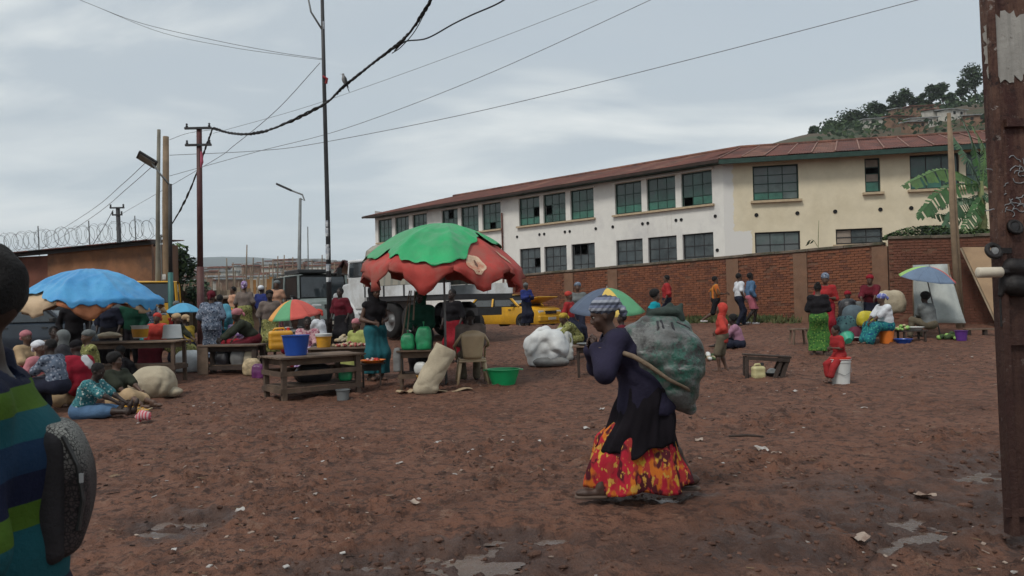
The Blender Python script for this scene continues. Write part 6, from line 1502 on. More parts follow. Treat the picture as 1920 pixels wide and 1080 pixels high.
# ------------------------------------------------------------------ middle : white sacks, small table, bench
bag('sack', 'large white plastic sack, front one of the pile behind the green basin', 'sack', gd(1022, 15.9), (.92, .55, .76), M_wbag, 41, amp=.06); bag('sack', 'white sack leaning at the left back of the pile behind the green basin', 'sack', gd(1006, 16.9), (.52, .5, .74), M_wbag, 42, amp=.06, tilt=.2)
bag('sack', 'large grey-white sack at the right of the pile behind the green basin', 'sack', gd(1052, 16.7), (.5, .45, .74), mat('grey_white_sack', (.42, .43, .41), .8, .1, 3, .5, 30), 43, amp=.05)
bag('sack', 'low empty grey sack lying in front of the white sacks', 'sack', gd(1030, 15.8), (.75, .4, .22), M_greyb, 44, amp=.03)
mt_ = gd(1106, 14.0); table('small worn table with pale top just left of the bent carrier', mt_, R(-6), .62, .45, .58, 3, m=(M_tw2, M_tw2), lm=M_tw3, lw=.045)
lathe_thing('tray', 'pale metal tray on the small worn table', 'tray', mt_ + Vector((-.02, 0, .58)), tub(.19, .23, .04), M_grey, 24)
bn = thing('bench', 'broken tilted wooden bench on the open mud', 'bench', gp(1443, 711) + Vector((0, .15, 0)), R(-8))
MB().box((0, -.07, .395), (.80, .12, .03), (0, R(4), 0)).build('plank', M_tw3, bn, bevel=.003); MB().box((.01, .07, .39), (.80, .12, .03), (0, R(4), 0)).build('plank', M_tw1, bn, bevel=.003)
for x0, x1 in ((-.34, -.35), (.26, .10), (.36, .22)):
    for s_ in (-.09, .09): MB().beam((x0, s_, .38), (x1, s_ * 1.3, -.02), .055, .055).build('leg', M_tw3, bn)
MB().box((-.345, 0, .2), (.03, .2, .05)).build('stretcher', M_tw3, bn); MB().box((.02, -.135, .34), (.7, .02, .06), (0, R(4), 0)).build('apron', M_tw3, bn)
jerry('jerrycan', 'small cloudy yellow jerrycan under the broken bench', gp(1424, 712) + Vector((0, .05, 0)), R(10), .22, .15, .27, mat('cloudy_yellow_plastic', (.46, .42, .22), .4, .15, 3, .1), M_darkgrey)
lathe_thing('bowl', 'dark bowl holding a pale bag under the broken bench', 'bowl', gp(1452, 709) + Vector((0, .12, 0)), tub(.07, .125, .09), M_darkgrey, 20); bag('bag', 'pale crumpled bag in the dark bowl under the bench', 'bag', gp(1452, 709) + Vector((0, .12, .03)), (.16, .13, .12), M_whp, 51, vox=.011)
# ------------------------------------------------------------------ right group objects
p = gp(1584, 721) + Vector((0, .15, 0)); bk = lathe_thing('bucket', 'white paint bucket with red lid used as a seat by the toddler', 'bucket', p, tub(.135, .158, .40), M_whp, 28, parts=[('lid', [(.160, .385), (.17, .39), (.17, .425), (.15, .43), (.001, .43)], M_redp), ('rim_band', [(.158, .34), (.164, .345), (.164, .362), (.157, .366)], M_whp)])
MB().tube([(-.16, 0, .35), (-.13, -.12, .20), (0, -.165, .14), (.13, -.12, .20), (.16, 0, .35)], .004, 5).build('handle', M_grey, bk)
OB = gd(1659, 18.4); lathe_thing('bucket', 'orange bucket under the seated woman in blue headscarf', 'bucket', OB, tub(.15, .17, .32), M_orp, 24)
lathe_thing('bowl', 'light green bowl held low by the seated woman', 'bowl', gd(1588, 18.) + Vector((0, 0, .12)), tub(.08, .17, .15), mat('pale_green_plastic', (.05, .35, .22), .4, .1), 24, tilt=(R(-60), 0))
sq_ = bag('sack', 'round yellow plastic bag in front of the man in maroon', 'sack', gd(1622, 18.9) + Vector((0, 0, .38)), (.42, .36, .38), mat('yellow_bag', (.50, .42, .03), .5, .2, 4, .4), 61)
for i, (px, d, dz_, w, h, m_, lb_) in enumerate(((1583, 19.4, 0, .5, .62, cloth('teal_print', (.06, .13, .14), pattern='cells', pcol=[(.02, .03, .05)], pscale=14), 'teal patterned bundle left of the yellow bag'),
        (1598, 19.8, .35, .5, .5, cloth('slate_cloth', (.09, .12, .14)), 'slate blue bundle heaped behind the teal bundle'), (1605, 19.1, 0, .45, .35, cloth('wine_cloth', (.12, .03, .05)), 'wine red cloth bundle at the foot of the bundle pile'),
        (1588, 20.2, .5, .4, .5, M_blackb, 'black bundle at the back of the bundle pile'), (1650, 20.3, .0, .45, .5, M_greyb, 'grey bundle behind the seated woman'))):
    bag('bundle', lb_, 'bundle', gd(px, d) + Vector((0, 0, dz_)), (w, .45, h), m_, 62 + i, vox=.02)
bag('sack', 'big pale bundle resting on the wall side behind the man in maroon', 'sack', gd(1668, 20.6) + Vector((0, 0, .55)), (.75, .5, .62), M_cream_s, 70, vox=.02)
wb_ = gd(1612, 18.9); cr = thing('cart_frame', 'white metal frame standing before the bundles', 'cart', wb_, R(10))
for pts in ([(-.3, 0, .1), (.12, 0, .1), (.15, 0, .62), (.25, 0, .66)], [(-.3, .25, .1), (.12, .25, .1), (.15, .25, .62)], [(.02, 0, .5), (.2, 0, .48)], [(-.3, 0, .1), (-.3, .25, .1)]): MB().tube(pts, .018, 6).build('tube', M_whp, cr)
bf = thing('low_table', 'dark low table of fruit between the two seated sellers', 'table', gd(1706, 18.6), 0)
MB().box((0, 0, .26), (.62, .4, .03)).build('top', M_tw3, bf)
for sx in (-.25, .25):
    for sy in (-.15, .15): MB().box((sx, sy, .11), (.04, .04, .27)).build('leg', M_tw3, bf)
heap('pile of pale green fruit on the dark low table', gd(1690, 18.6) + Vector((0, 0, .28)), 30, .36, .28, .10, .045, [M_u6g, M_pale], seed=9); lathe_thing('basin', 'wide white basin on the dark low table', 'basin', gd(1712, 18.6) + Vector((0, 0, .275)), tub(.13, .20, .08), M_whp, 24)
lathe_thing('basin', 'blue basin on the ground by the dark low table', 'basin', gd(1690, 18.2), tub(.14, .2, .12), M_blue, 24)
heap('heap of green leafy vegetables right of the man in grey', gd(1782, 18.9), 46, .6, .4, .16, .06, [M_leafl, M_u6g, M_leafm], seed=10); lathe_thing('bucket', 'purple bucket at the right end of the vegetables', 'bucket', gd(1799, 18.6), tub(.11, .14, .24), M_pur, 22)
# cloth windbreak
M_wbk = mat('pale_tarp_cloth', (.34, .36, .34), .8, .12, 2, .5, 10, col2=(.27, .29, .28)); M_dcl = mat('dark_brown_cloth', (.05, .03, .026), .9, .2)
wt = thing('windbreak', 'pale cloth hung as a windbreak behind the man in grey', 'cloth', gd(1765, 20.3))
wtb = wt.location.copy(); mb = MB(); nu, nv = 18, 12; c4 = [P2(1712, 497, 20.4), P2(1778, 495, 20.6), P2(1812, 606, 19.6), P2(1716, 606, 20.0)]
fz = nz3(5)
for j in range(nv + 1):
    for i in range(nu + 1):
        u, v = i / nu, j / nv; p = (c4[0] * (1 - u) + c4[1] * u) * (1 - v) + (c4[3] * (1 - u) + c4[2] * u) * v - wtb; p.y += .06 * fz(p.x, 0, p.z, 6, 6, 3) + .05 * math.sin(u * 14 + v); mb.v.append(tuple(p))
mb.f = [(j * (nu + 1) + i, j * (nu + 1) + i + 1, (j + 1) * (nu + 1) + i + 1, (j + 1) * (nu + 1) + i) for j in range(nv) for i in range(nu)]; mb.mi = [0] * len(mb.f)
o = mb.build('cloth_sheet', M_wbk, wt, True); sm = o.modifiers.new('t', 'SOLIDIFY'); sm.thickness = .006
for a, b_ in (((1712, 497), (1714, 608)), ((1778, 495), (1792, 608))): MB().tube([P2(*a, 20.5) - wtb, P2(*b_, 20.2) - wtb], .022, 6).build('stake', M_wood, wt)
# leaning wood panel
pa = [P2(1803, 466, 22.4), P2(1862, 470, 22.3), P2(1890, 610, 21.3), P2(1868, 612, 21.3)]
wp = thing('wood_panel', 'large pale wooden panel leaning on the brick wall by the rusty door', 'panel', gd(1850, 21.5)); wo = wp.location.copy()
M_ply = mat('pale_plywood', (.33, .225, .135), .85, .12, 1.5, .2, 12, col2=(.27, .18, .11))
c_ = [P2(1803, 464, 22.6), P2(1905, 464, 22.2), P2(1905, 614, 21.6), P2(1874, 614, 21.6)]
nn3 = (c_[1] - c_[0]).cross(c_[3] - c_[0]).normalized(); q = [p - wo for p in c_] + [p - wo - nn3 * .03 for p in c_]
MB().add(q, [(0, 1, 2, 3), (7, 6, 5, 4), (0, 4, 5, 1), (1, 5, 6, 2), (2, 6, 7, 3), (3, 7, 4, 0)]).build('board', M_ply, wp)
MB().beam(c_[0] - wo + nn3 * .04, c_[3] - wo + nn3 * .04, .06, .05).build('edge_batten', M_pl2, wp); MB().beam(P2(1872, 540, 21.9) - wo, P2(1874, 612, 21.5) - wo, .05, .05).build('prop', M_tw3, wp)
bl2 = thing('bench', 'long low plank bench at the foot of the wood panel', 'bench', gd(1842, 19.6), R(-3)); MB().box((0, 0, .16), (.95, .16, .035)).build('plank', M_tw2, bl2)
for sx in (-.38, .02, .4): MB().box((sx, 0, .07), (.07, .12, .16)).build('leg', M_tw3, bl2)
stl = thing('stool', 'small wooden stool left of the woman in the green skirt', 'stool', gd(1495, 18.6), R(5)); MB().box((0, 0, .36), (.42, .26, .03)).build('seat', M_tw2, stl)
for sx in (-.15, .15):
    for sy in (-.09, .09): MB().beam((sx, sy, .35), (sx * 1.25, sy * 1.25, -.02), .04, .04).build('leg', M_tw2, stl)
# goods by the seated pink child
heap('scatter of greens and pale scraps beside the child in pink', gd(1322, 16.2), 26, .42, .5, .12, .05, [M_whp, M_leafm, M_pale], seed=15)
# ------------------------------------------------------------------ left group objects
bag('sack', 'big cream sack lying at the end of the left seated group', 'sack', gp(272, 748) + Vector((0, .3, 0)), (.72, .6, .52), M_cream_s, 81, amp=.03); bag('sack', 'half empty cream sack trailing below the big cream sack', 'sack', gp(300, 748) + Vector((-.05, .35, 0)), (.5, .35, .18), M_cream_s, 82, amp=.03)
heap('heap of yellow straw by the seated girls', gp(235, 775) + Vector((0, .1, 0)), 60, .5, .35, .10, .02, [M_ycan, M_pale], seed=16, el=4)
bag('bundle', 'tan cloth bundle behind the girl in the patterned shirt', 'bundle', gp(95, 740) + Vector((0, .6, 0)), (.5, .4, .45), cloth('tan_bundle', (.33, .22, .11)), 83)
bag('bundle', 'white sack between the left seated women', 'bundle', gd(95, 12.6), (.5, .4, .75), M_wbag, 84)
# ------------------------------------------------------------------ people
c_black = cloth('black_cloth', (.012, .011, .013)); c_teal = cloth('teal_cloth', (.018, .10, .12)); c_red = cloth('red_cloth', (.29, .026, .028)); c_dred = cloth('deep_red_cloth', (.20, .012, .02)); c_white = cloth('white_cloth', (.55, .57, .60))
c_navy = cloth('navy_cloth', (.016, .018, .032)); c_denim = cloth('denim_cloth', (.07, .13, .22)); c_pink = cloth('pink_cloth', (.42, .13, .17)); c_lil = cloth('lilac_cloth', (.33, .17, .24)); c_grey = cloth('grey_cloth', (.13, .14, .14))
c_khaki = cloth('khaki_cloth', (.12, .10, .07)); c_olive = cloth('olive_print', (.20, .20, .07), pattern='cells', pcol=[(.06, .07, .03), (.32, .32, .14)], pscale=14); c_green_p = cloth('green_print', (.05, .14, .03), pattern='cells', pcol=[(.02, .07, .02), (.13, .22, .05)], pscale=15)
c_orange = cloth('orange_print', (.48, .20, .03), pattern='stripey', pcol=[(.50, .22, .03), (.04, .03, .03), (.45, .1, .03)], pscale=9); c_dgreen = cloth('dark_green_cloth', (.008, .045, .028)); c_bright_teal = cloth('bright_teal_cloth', (.008, .26, .32))
c_bwp = cloth('blue_grey_print', (.12, .15, .20), pattern='cells', pcol=[(.03, .04, .07), (.28, .30, .36)], pscale=15); c_tw = cloth('teal_white_print', (.05, .18, .20), pattern='cells', pcol=[(.42, .48, .45), (.02, .08, .1)], pscale=22); c_moss = cloth('dark_moss_cloth', (.030, .034, .024))
c_tealw = cloth('teal_wax_print', (.015, .13, .15), pattern='cells', pcol=[(.01, .05, .12), (.05, .26, .22)], pscale=12); c_purp = cloth('purple_print', (.22, .13, .30), pattern='blobs', pcol=[(.42, .36, .48)], pscale=20); c_peach = cloth('peach_cloth', (.48, .27, .18)); c_rose = cloth('dusty_rose_cloth', (.40, .16, .18))
c_taupe = cloth('taupe_cloth', (.15, .12, .105)); c_maroon = cloth('maroon_cloth', (.10, .012, .02)); c_blue = cloth('royal_blue_cloth', (.02, .03, .13)); c_stripe = cloth('striped_scarf', (.20, .22, .28), pattern='stripez', pcol=[(.03, .035, .05), (.30, .32, .36), (.16, .18, .26)], pscale=17)
c_tan = cloth('tan_cloth', (.38, .27, .16)); c_blouse = cloth('pale_pink_blouse', (.48, .30, .31), pattern='blobs', pcol=[(.30, .10, .14)], pscale=24); c_yel = cloth('mustard_cloth', (.38, .26, .04)); c_coral = cloth('coral_cloth', (.44, .055, .042)); M_shoe = mat('dark_shoe', (.02, .018, .018), .6, .2); M_shw = mat('white_shoe', (.5, .5, .5), .6, .1); M_sand = mat('worn_sandal', (.09, .06, .045), .7, .2)
G = 'market people'
def pg(px, py, dy=0.):
    p = gp(px, py); p.y += dy; p.z = HZ(p.x, p.y); return p
# yaw : 0 faces right, 180 left, 90 away, -90 to the camera
person('woman in black hood and top with teal skirt standing by the red umbrella', pg(704, 714, .05), R(-55), 1.76, skin=1, dress=[('sleeveless', c_black, dict(hem=-.02, g=.02)), ('skirt', c_teal, dict(len=.93, flare=.05)), ('hood', c_black)], hands=((.14, .10, -.34), (.16, -.12, -.36)), head=(.1, .2), shoes=(M_shoe, 'shoe'))
person('figure in dark green clothes standing behind the stall bags', gd(790, 13.7), R(-100), 1.66, skin=2, dress=[('shirt', c_dgreen, dict(sleeve=1, hem=-.05, g=.03)), ('skirt', c_black, dict(len=.95)), ('hood', c_dgreen)], hands=((.22, .06, -.38), (.20, -.10, -.36)), lean=.12)
person('man in taupe shirt seated on the plastic chair, seen from behind', (cp_.x, cp_.y, cp_.z), R(98), 1.66, pose='sit', skin=2, sex='m', pelvis=(.03, 0, .52), dress=[('shirt', c_taupe, dict(sleeve=.6, hem=0, g=.025)), ('trousers', c_khaki)], hands=((.24, .12, -.42), (.24, -.10, -.42)), lean=.08, head=(.55, .1), build=1.12, shoes=(M_shoe, 'sandal'))
# far pedestrians by the wall
person('woman in red top walking left along the brick wall', gd(1250, 25.0), R(175), 1.70, pose='walk', skin=1, dress=[('shirt', c_red, dict(sleeve=.55, g=.025)), ('trousers', c_navy)], hair='short')
person('boy in orange striped shirt striding right by the wall', gd(1341, 24.6), R(-10), 1.62, pose='walk', skin=1, sex='m', feet=((.26, .07, .0), (-.42, -.07, .14)), dress=[('shirt', c_orange, dict(sleeve=.5)), ('shorts', c_black, dict(len=.55))], hands=((-.14, .2, -.38), (.30, -.16, -.30)), shoes=(M_shw, 'shoe'))
person('person in white T-shirt and navy trousers walking by the wall', gd(1386, 24.4), R(5), 1.70, pose='walk', skin=1, sex='m', feet=((.14, .07, 0), (-.12, -.07, .0)), dress=[('shirt', c_white, dict(sleeve=.4, g=.022)), ('trousers', c_navy)], shoes=(M_shoe, 'shoe'))
person('person in denim jacket and pink skirt walking beside the white shirt', gd(1407, 25.2), R(0), 1.72, pose='walk', skin=2, feet=((.12, .07, 0), (-.2, -.07, .03)), dress=[('jacket', c_denim, dict(sleeve=.9, g=.026)), ('skirt', c_pink, dict(len=.42, flare=.02))], shoes=(M_shw, 'shoe'))
person('person in blue standing in front of the yellow taxi', gd(986, 28.5), R(-60), 1.60, skin=2, dress=[('jacket', c_blue, dict(sleeve=1, g=.03)), ('skirt', c_navy, dict(len=.95)), ('wrap', c_grey)], hands=((.3, .1, -.25), (.3, -.1, -.25)))
# red hooded child, pink child
person('child in red hooded jacket and khaki shorts standing on the mud', pg(1356, 697), R(160), 1.24, skin=1, child=True, feet=((.06, .07, 0), (-.05, -.07, 0)), pelvis=(0, 0, .66), dress=[('jacket', c_coral, dict(sleeve=.95, hem=-.10, g=.03)), ('shorts', c_khaki, dict(len=.5, g=.03)), ('hood', c_coral)], hands=((.10, .12, -.40), (.12, -.10, -.40)))
person('child in lilac top sitting on the ground behind the red hooded child', pg(1388, 652), R(170), 1.45, pose='ground', skin=2, dress=[('shirt', c_lil, dict(sleeve=.5, g=.03)), ('skirt', c_navy, dict(len=.75, flare=.02))], feet=((.58, .12, .02), (.50, -.12, .02)), hands=((.42, .08, -.42), (.30, -.1, -.40)), lean=.3, hair='afro', knee=(.3, .5, 1.))
# woman with load and woman in green skirt
w1, i1 = person('woman in red shirt carrying a patterned bundle on her head', pg(1551, 640, .0), R(-120), 1.66, skin=1, dress=[('shirt', c_red, dict(sleeve=.5, g=.025)), ('skirt', c_dred, dict(len=.95)), ('wrap', c_bwp, dict(size=1.3))], hands=((.2, .12, -.3), (.15, -.16, -.35)), head=(.2, 0))
person('woman in black top and bright green patterned skirt, back turned', pg(1537, 667), R(75), 1.55, skin=1, dress=[('jacket', c_black, dict(sleeve=.55, g=.018, hem=0)), ('skirt', c_green_p, dict(len=.95, flare=.05))], hair='bun', hands=((.2, .10, -.32), (.18, -.08, -.30)), head=(.1, 0), shoes=(M_sand, 'sandal'))
person('toddler in red outfit sitting on the white bucket', (p := gp(1584, 721) + Vector((-.03, .13, 0))), R(195), .98, pose='sit', skin=1, child=True, pelvis=(-.02, 0, .47), feet=((.24, .08, .03), (.16, -.06, .03)), dress=[('shirt', c_red, dict(sleeve=.4, g=.03, hem=-.04)), ('trousers', c_red, dict(len=.85, g=.035))], hands=((.22, .10, -.30), (.20, -.06, -.36)), lean=.12, head=(.15, -.2), shoes=(M_shoe, 'shoe'))
# right cluster
person('woman in white shirt and blue headscarf seated on the orange bucket', gd(1660, 18.4), R(190), 1.62, pose='sit', skin=1, pelvis=(0, 0, .42), feet=((.60, .16, 0), (.55, -.10, 0)), dress=[('shirt', c_white, dict(sleeve=.5, g=.028)), ('skirt', c_tealw, dict(len=.95, flare=.05)), ('wrap', cloth('blue_white_scarf', (.12, .14, .38), pattern='blobs', pcol=[(.5, .5, .55)], pscale=18))], hands=((.45, .06, -.45), (.40, -.1, -.42)), lean=.15, head=(.2, 0), build=1.1)
person('person in maroon shirt standing bent behind the yellow bag', gd(1634, 20.0), R(-125), 1.62, skin=1, dress=[('shirt', c_maroon, dict(sleeve=.6, g=.03)), ('skirt', c_navy, dict(len=.9)), ('wrap', c_dred)], hands=((.4, .16, -.35), (.35, -.16, -.35)), lean=.35)
person('man in grey shirt seated under the blue umbrella, back turned', gd(1742, 19.2), R(120), 1.66, pose='sit', skin=2, sex='m', pelvis=(0, 0, .36), dress=[('shirt', c_grey, dict(sleeve=.55, g=.03)), ('trousers', c_khaki)], hands=((.35, -.1, -.45), (.25, -.25, -.40)), lean=.2, hair='afro', build=1.12, feet=((.4, .22, 0), (.4, -.2, 0)))
# centre
person('boy in bright teal shirt standing behind the grey sack', gd(1222, 15.8), R(-20), 1.50, skin=1, sex='m', dress=[('shirt', c_bright_teal, dict(sleeve=.5, g=.03)), ('trousers', c_navy)], hair='afro', lean=.12)
person('woman in mottled yellow wrap bent over beside the white sacks', gd(1080, 16.9), R(205), 1.42, skin=1, pose='sit', pelvis=(0, 0, .45), dress=[('shirt', c_olive, dict(sleeve=.8, g=.04)), ('skirt', c_olive, dict(len=.9)), ('wrap', c_yel)], lean=.75, hands=((.4, .1, -.4), (.4, -.1, -.4)))
person('person in red cap and shirt seated behind the slate umbrella', gd(1066, 19.5), R(-30), 1.55, pose='sit', skin=1, pelvis=(0, 0, .62), dress=[('shirt', c_red, dict(sleeve=.5)), ('trousers', c_navy), ('wrap', c_coral, dict(knot=0))])
person('person with white patterned cap beside the slate umbrella', gd(1083, 20.5), R(-100), 1.62, skin=1, dress=[('shirt', c_grey, dict(sleeve=.5)), ('trousers', c_navy), ('wrap', c_bwp, dict(knot=0))], pelvis=(0, 0, .78), feet=((.04, .1, 0), (0, -.1, 0)))
person('person in deep red seated behind the striped headscarf of the carrier', gd(1165, 15.2), R(170), 1.45, pose='sit', skin=2, pelvis=(0, 0, .40), dress=[('shirt', c_maroon, dict(sleeve=.7, g=.03)), ('skirt', c_navy, dict(len=.9))])
# goods sellers around the centre table
person('seller in pale pink blouse seated behind the orange tub', gd(575, 15.4), R(-75), 1.55, pose='sit', skin=2, pelvis=(0, 0, .42), dress=[('shirt', c_blouse, dict(sleeve=.6, g=.03)), ('skirt', c_purp, dict(len=.9))], lean=.15, hands=((.35, .1, -.35), (.35, -.14, -.3)))
person('seller in black and white striped top under the orange and green umbrella', gd(541, 16.3), R(-40), 1.55, pose='sit', skin=1, pelvis=(0, 0, .42), dress=[('shirt', cloth('mono_stripe', (.2, .2, .2), pattern='stripez', pcol=[(.02, .02, .02), (.4, .4, .38)], pscale=11), dict(sleeve=.6, g=.03)), ('skirt', c_dred, dict(len=.9)), ('wrap', c_black, dict(knot=0))], lean=.35)
person('seller in yellow green top seated beside the truck wheel', gd(676, 15.8), R(-120), 1.50, pose='sit', skin=1, pelvis=(0, 0, .36), dress=[('shirt', cloth('yellow_green_cloth', (.33, .36, .12)), dict(sleeve=.6, g=.03)), ('skirt', cloth('yellow_green_skirt', (.28, .30, .10)), dict(len=.9)), ('wrap', c_rose, dict(knot=0))], lean=.3)
person('woman in dusty pink headscarf bending over the dark low table', gd(476, 16.6), R(-150), 1.60, pose='sit', skin=2, pelvis=(0, 0, .62), dress=[('shirt', c_moss, dict(sleeve=.9, g=.03)), ('skirt', c_maroon, dict(len=.95)), ('wrap', c_rose, dict(size=1.15))], lean=.7, hands=((.5, .1, -.45), (.5, -.1, -.45)))
person('woman in blue grey patterned dress seen from behind at the maroon pole', gd(396, 17.6), R(100), 1.62, skin=1, dress=[('shirt', c_bwp, dict(sleeve=.5, g=.035, hem=-.05)), ('skirt', c_bwp, dict(len=.95, flare=.06)), ('wrap', c_maroon, dict(size=1.2))], build=1.15)
person('person wrapped in light blue cloth behind the patterned dress', gd(412, 18.6), R(95), 1.52, skin=1, dress=[('shirt', cloth('light_blue_cloth', (.08, .24, .32)), dict(sleeve=.9, g=.04, hem=-.1)), ('skirt', c_teal, dict(len=.95))])
person('child in orange hood seated between the maroon pole and dark table', gd(431, 19.5), R(-60), 1.30, pose='sit', skin=1, child=True, pelvis=(0, 0, .48), dress=[('jacket', cloth('orange_cloth', (.52, .13, .02)), dict(sleeve=.9, g=.03)), ('trousers', c_maroon), ('hood', cloth('orange_hood_cloth', (.58, .19, .02)))])
person('woman in peach blouse and yellow skirt standing in the far street', gd(437, 24.5), R(-140), 1.62, skin=1, dress=[('shirt', c_peach, dict(sleeve=.5)), ('skirt', c_olive, dict(len=.95))])
person('woman with large purple headscarf walking away in the far street', gd(458, 23.8), R(100), 1.72, skin=1, dress=[('shirt', c_taupe, dict(sleeve=.6)), ('skirt', c_olive, dict(len=.95)), ('wrap', c_purp, dict(size=1.45))], build=1.1)
person('person in dark blue with white cap in the far street', gd(490, 24.6), R(60), 1.62, skin=2, sex='m', dress=[('jacket', c_blue, dict(sleeve=1, g=.03)), ('trousers', c_navy), ('wrap', c_white, dict(knot=0))])
person('person in peach wrap and grey scarf above the orange umbrella', gd(519, 24.8), R(-100), 1.78, skin=1, dress=[('shirt', c_peach, dict(sleeve=.3)), ('skirt', c_rose, dict(len=.95)), ('wrap', c_grey, dict(knot=0))])
person('person in dark clothes walking at the shed door', gd(503, 30), R(180), 1.65, pose='walk', skin=2, sex='m', dress=[('shirt', c_black, dict(sleeve=.6)), ('trousers', c_black)])
person('person in grey shirt far behind the small blue umbrella', gd(330, 21.5), R(-80), 1.6, pose='sit', skin=1, pelvis=(0, 0, .5), dress=[('shirt', c_black, dict(sleeve=.6)), ('skirt', c_navy, dict(len=.9)), ('wrap', c_grey, dict(knot=0))])
person('person reaching toward the white sack behind the upturned basin', gd(322, 16.6), R(-20), 1.50, pose='sit', skin=1, pelvis=(0, 0, .5), dress=[('shirt', c_moss, dict(sleeve=.7)), ('skirt', c_olive, dict(len=.9)), ('wrap', c_tan)], lean=.25, hands=((.5, .1, -.4), (.5, -.1, -.4)))
person('person in coral headscarf seated behind the long left table', gd(294, 16.8), R(-90), 1.48, pose='sit', skin=1, pelvis=(0, 0, .5), dress=[('shirt', c_coral, dict(sleeve=.6, g=.04)), ('skirt', c_maroon, dict(len=.9)), ('wrap', c_coral)])
person('man in black hat and dark shirt standing behind the yellow food tub', gd(246, 17.0), R(-80), 1.62, skin=2, sex='m', dress=[('shirt', c_dgreen, dict(sleeve=.8, g=.03)), ('trousers', c_black), ('wrap', c_black, dict(knot=0, size=1.2))])
person('person in dark trousers sitting under the long left table', gd(252, 14.3), R(-160), 1.5, pose='ground', skin=2, sex='m', dress=[('shirt', c_black, dict(sleeve=.8)), ('trousers', c_navy)], feet=((.4, .12, .02), (.42, -.14, .02)), lean=.5, knee=(.3, .4, 1))
person('tall dark figure standing under the blue tarp umbrella', gd(138, 16.2), R(-60), 1.66, skin=2, sex='m', dress=[('shirt', c_black, dict(sleeve=.8)), ('trousers', c_black)], hair='afro')
# more of the crowd
for px, d, yaw, H_, pose_, sk_i, top_, bot_, scarf_, ln_, lab_ in (
    (44, 13.4, -20, 1.5, 'sit', 1, c_tan, c_dred, c_rose, .1, 'seated woman in tan blouse behind the white headscarf'),
    (108, 11.2, 170, 1.45, 'sit', 2, c_bwp, c_navy, None, .25, 'seated person in blue grey print between the two front girls and the red jacket'),
    (172, 13.2, -130, 1.5, 'sit', 1, c_olive, c_maroon, c_grey, .15, 'seated woman in olive print right of the red and white jacket'),
    (205, 16.9, -85, 1.6, 'stand', 2, c_navy, c_black, None, .1, 'standing person in navy behind the flat cloth bundle'),
    (272, 18.2, -60, 1.6, 'stand', 1, c_bwp, c_tealw, c_maroon, 0., 'standing woman in print dress behind the coral headscarf'),
    (352, 17.6, 150, 1.5, 'sit', 2, c_yel, c_navy, c_tan, .2, 'seated person in mustard cloth left of the maroon pole'),
    (447, 17.9, -100, 1.45, 'sit', 1, c_purp, c_dred, None, .2, 'seated woman in purple print right of the dark low table'),
    (505, 18.4, -70, 1.6, 'stand', 2, c_taupe, c_olive, c_black, .1, 'standing woman in taupe behind the pink headscarf'),
    (602, 18.6, 160, 1.5, 'sit', 1, c_white, c_denim, c_coral, .2, 'seated seller in white behind the orange tub'),
    (640, 19.2, -110, 1.6, 'stand', 2, c_maroon, c_black, None, .1, 'person in maroon standing between the black pole and the truck wheel'),
    (1612, 20.6, -70, 1.55, 'sit', 1, c_grey, c_maroon, c_bwp, .2, 'seated person in grey behind the slate blue bundle'),
    (1588, 21.0, -110, 1.6, 'sit', 2, c_navy, c_black, c_dred, .3, 'person in navy bending over the back bundles'),
    (850, 16.6, -120, 1.6, 'stand', 2, c_black, c_dred, None, .1, 'dark dressed person behind the seated man under the red umbrella')):
    person(lab_, gd(px, d), R(yaw), H_, pose=pose_, skin=sk_i, pelvis=(0, 0, .40) if pose_ == 'sit' else None, dress=[('shirt', top_, dict(sleeve=.6, g=.026)), ('skirt', bot_, dict(len=.92))] + ([('wrap', scarf_)] if scarf_ else []), lean=ln_, hands=((.38, .1, -.38), (.34, -.12, -.36)) if pose_ == 'sit' else None)
# left seated group
person('woman in white headscarf and pink shirt seated at the left', gd(72, 12.0), R(-15), 1.50, pose='sit', skin=1, pelvis=(0, 0, .30), dress=[('shirt', c_rose, dict(sleeve=.6, g=.03)), ('skirt', c_tan, dict(len=.9)), ('wrap', c_white)], feet=((.5, .16, 0), (.5, -.12, 0)))
person('person in grey hood and charcoal shawl seated behind the red and white jacket', gd(122, 12.8), R(-150), 1.55, pose='sit', skin=2, pelvis=(0, 0, .40), dress=[('shirt', cloth('charcoal_cloth', (.035, .035, .04)), dict(sleeve=.9, g=.04)), ('skirt', c_navy, dict(len=.9)), ('hood', c_grey)], lean=.1)
person('woman in red and white jacket seated with back turned', gd(148, 11.9), R(150), 1.50, pose='sit', skin=2, pelvis=(0, 0, .30), dress=[('jacket', cloth('red_white_cloth', (.26, .015, .03), pattern='blobs', pcol=[(.55, .55, .56)], pscale=3.2), dict(sleeve=.9, g=.04)), ('skirt', c_dred, dict(len=.9)), ('wrap', c_black, dict(knot=0))], lean=.1, head=(.3, 0))
person('dark haired person at the back of the left seated group', gd(100, 13.8), R(-40), 1.55, pose='sit', skin=2, pelvis=(0, 0, .42), dress=[('shirt', c_taupe, dict(sleeve=.5, g=.03)), ('skirt', c_navy, dict(len=.9))])
g1 = pg(190, 772, .45)
person('girl in dark moss shirt sitting on the ground looking right', g1, R(-20), 1.48, pose='ground', skin=1, dress=[('shirt', c_moss, dict(sleeve=.5, g=.028)), ('skirt', c_tan, dict(len=.62, flare=.02))], feet=((.70, .0, .02), (.66, -.20, .02)), hands=((.45, .12, -.38), (.40, -.14, -.40)), head=(0, .35), lean=-.05, hair='afro', vox=.011)
g2 = pg(132, 790, .25)
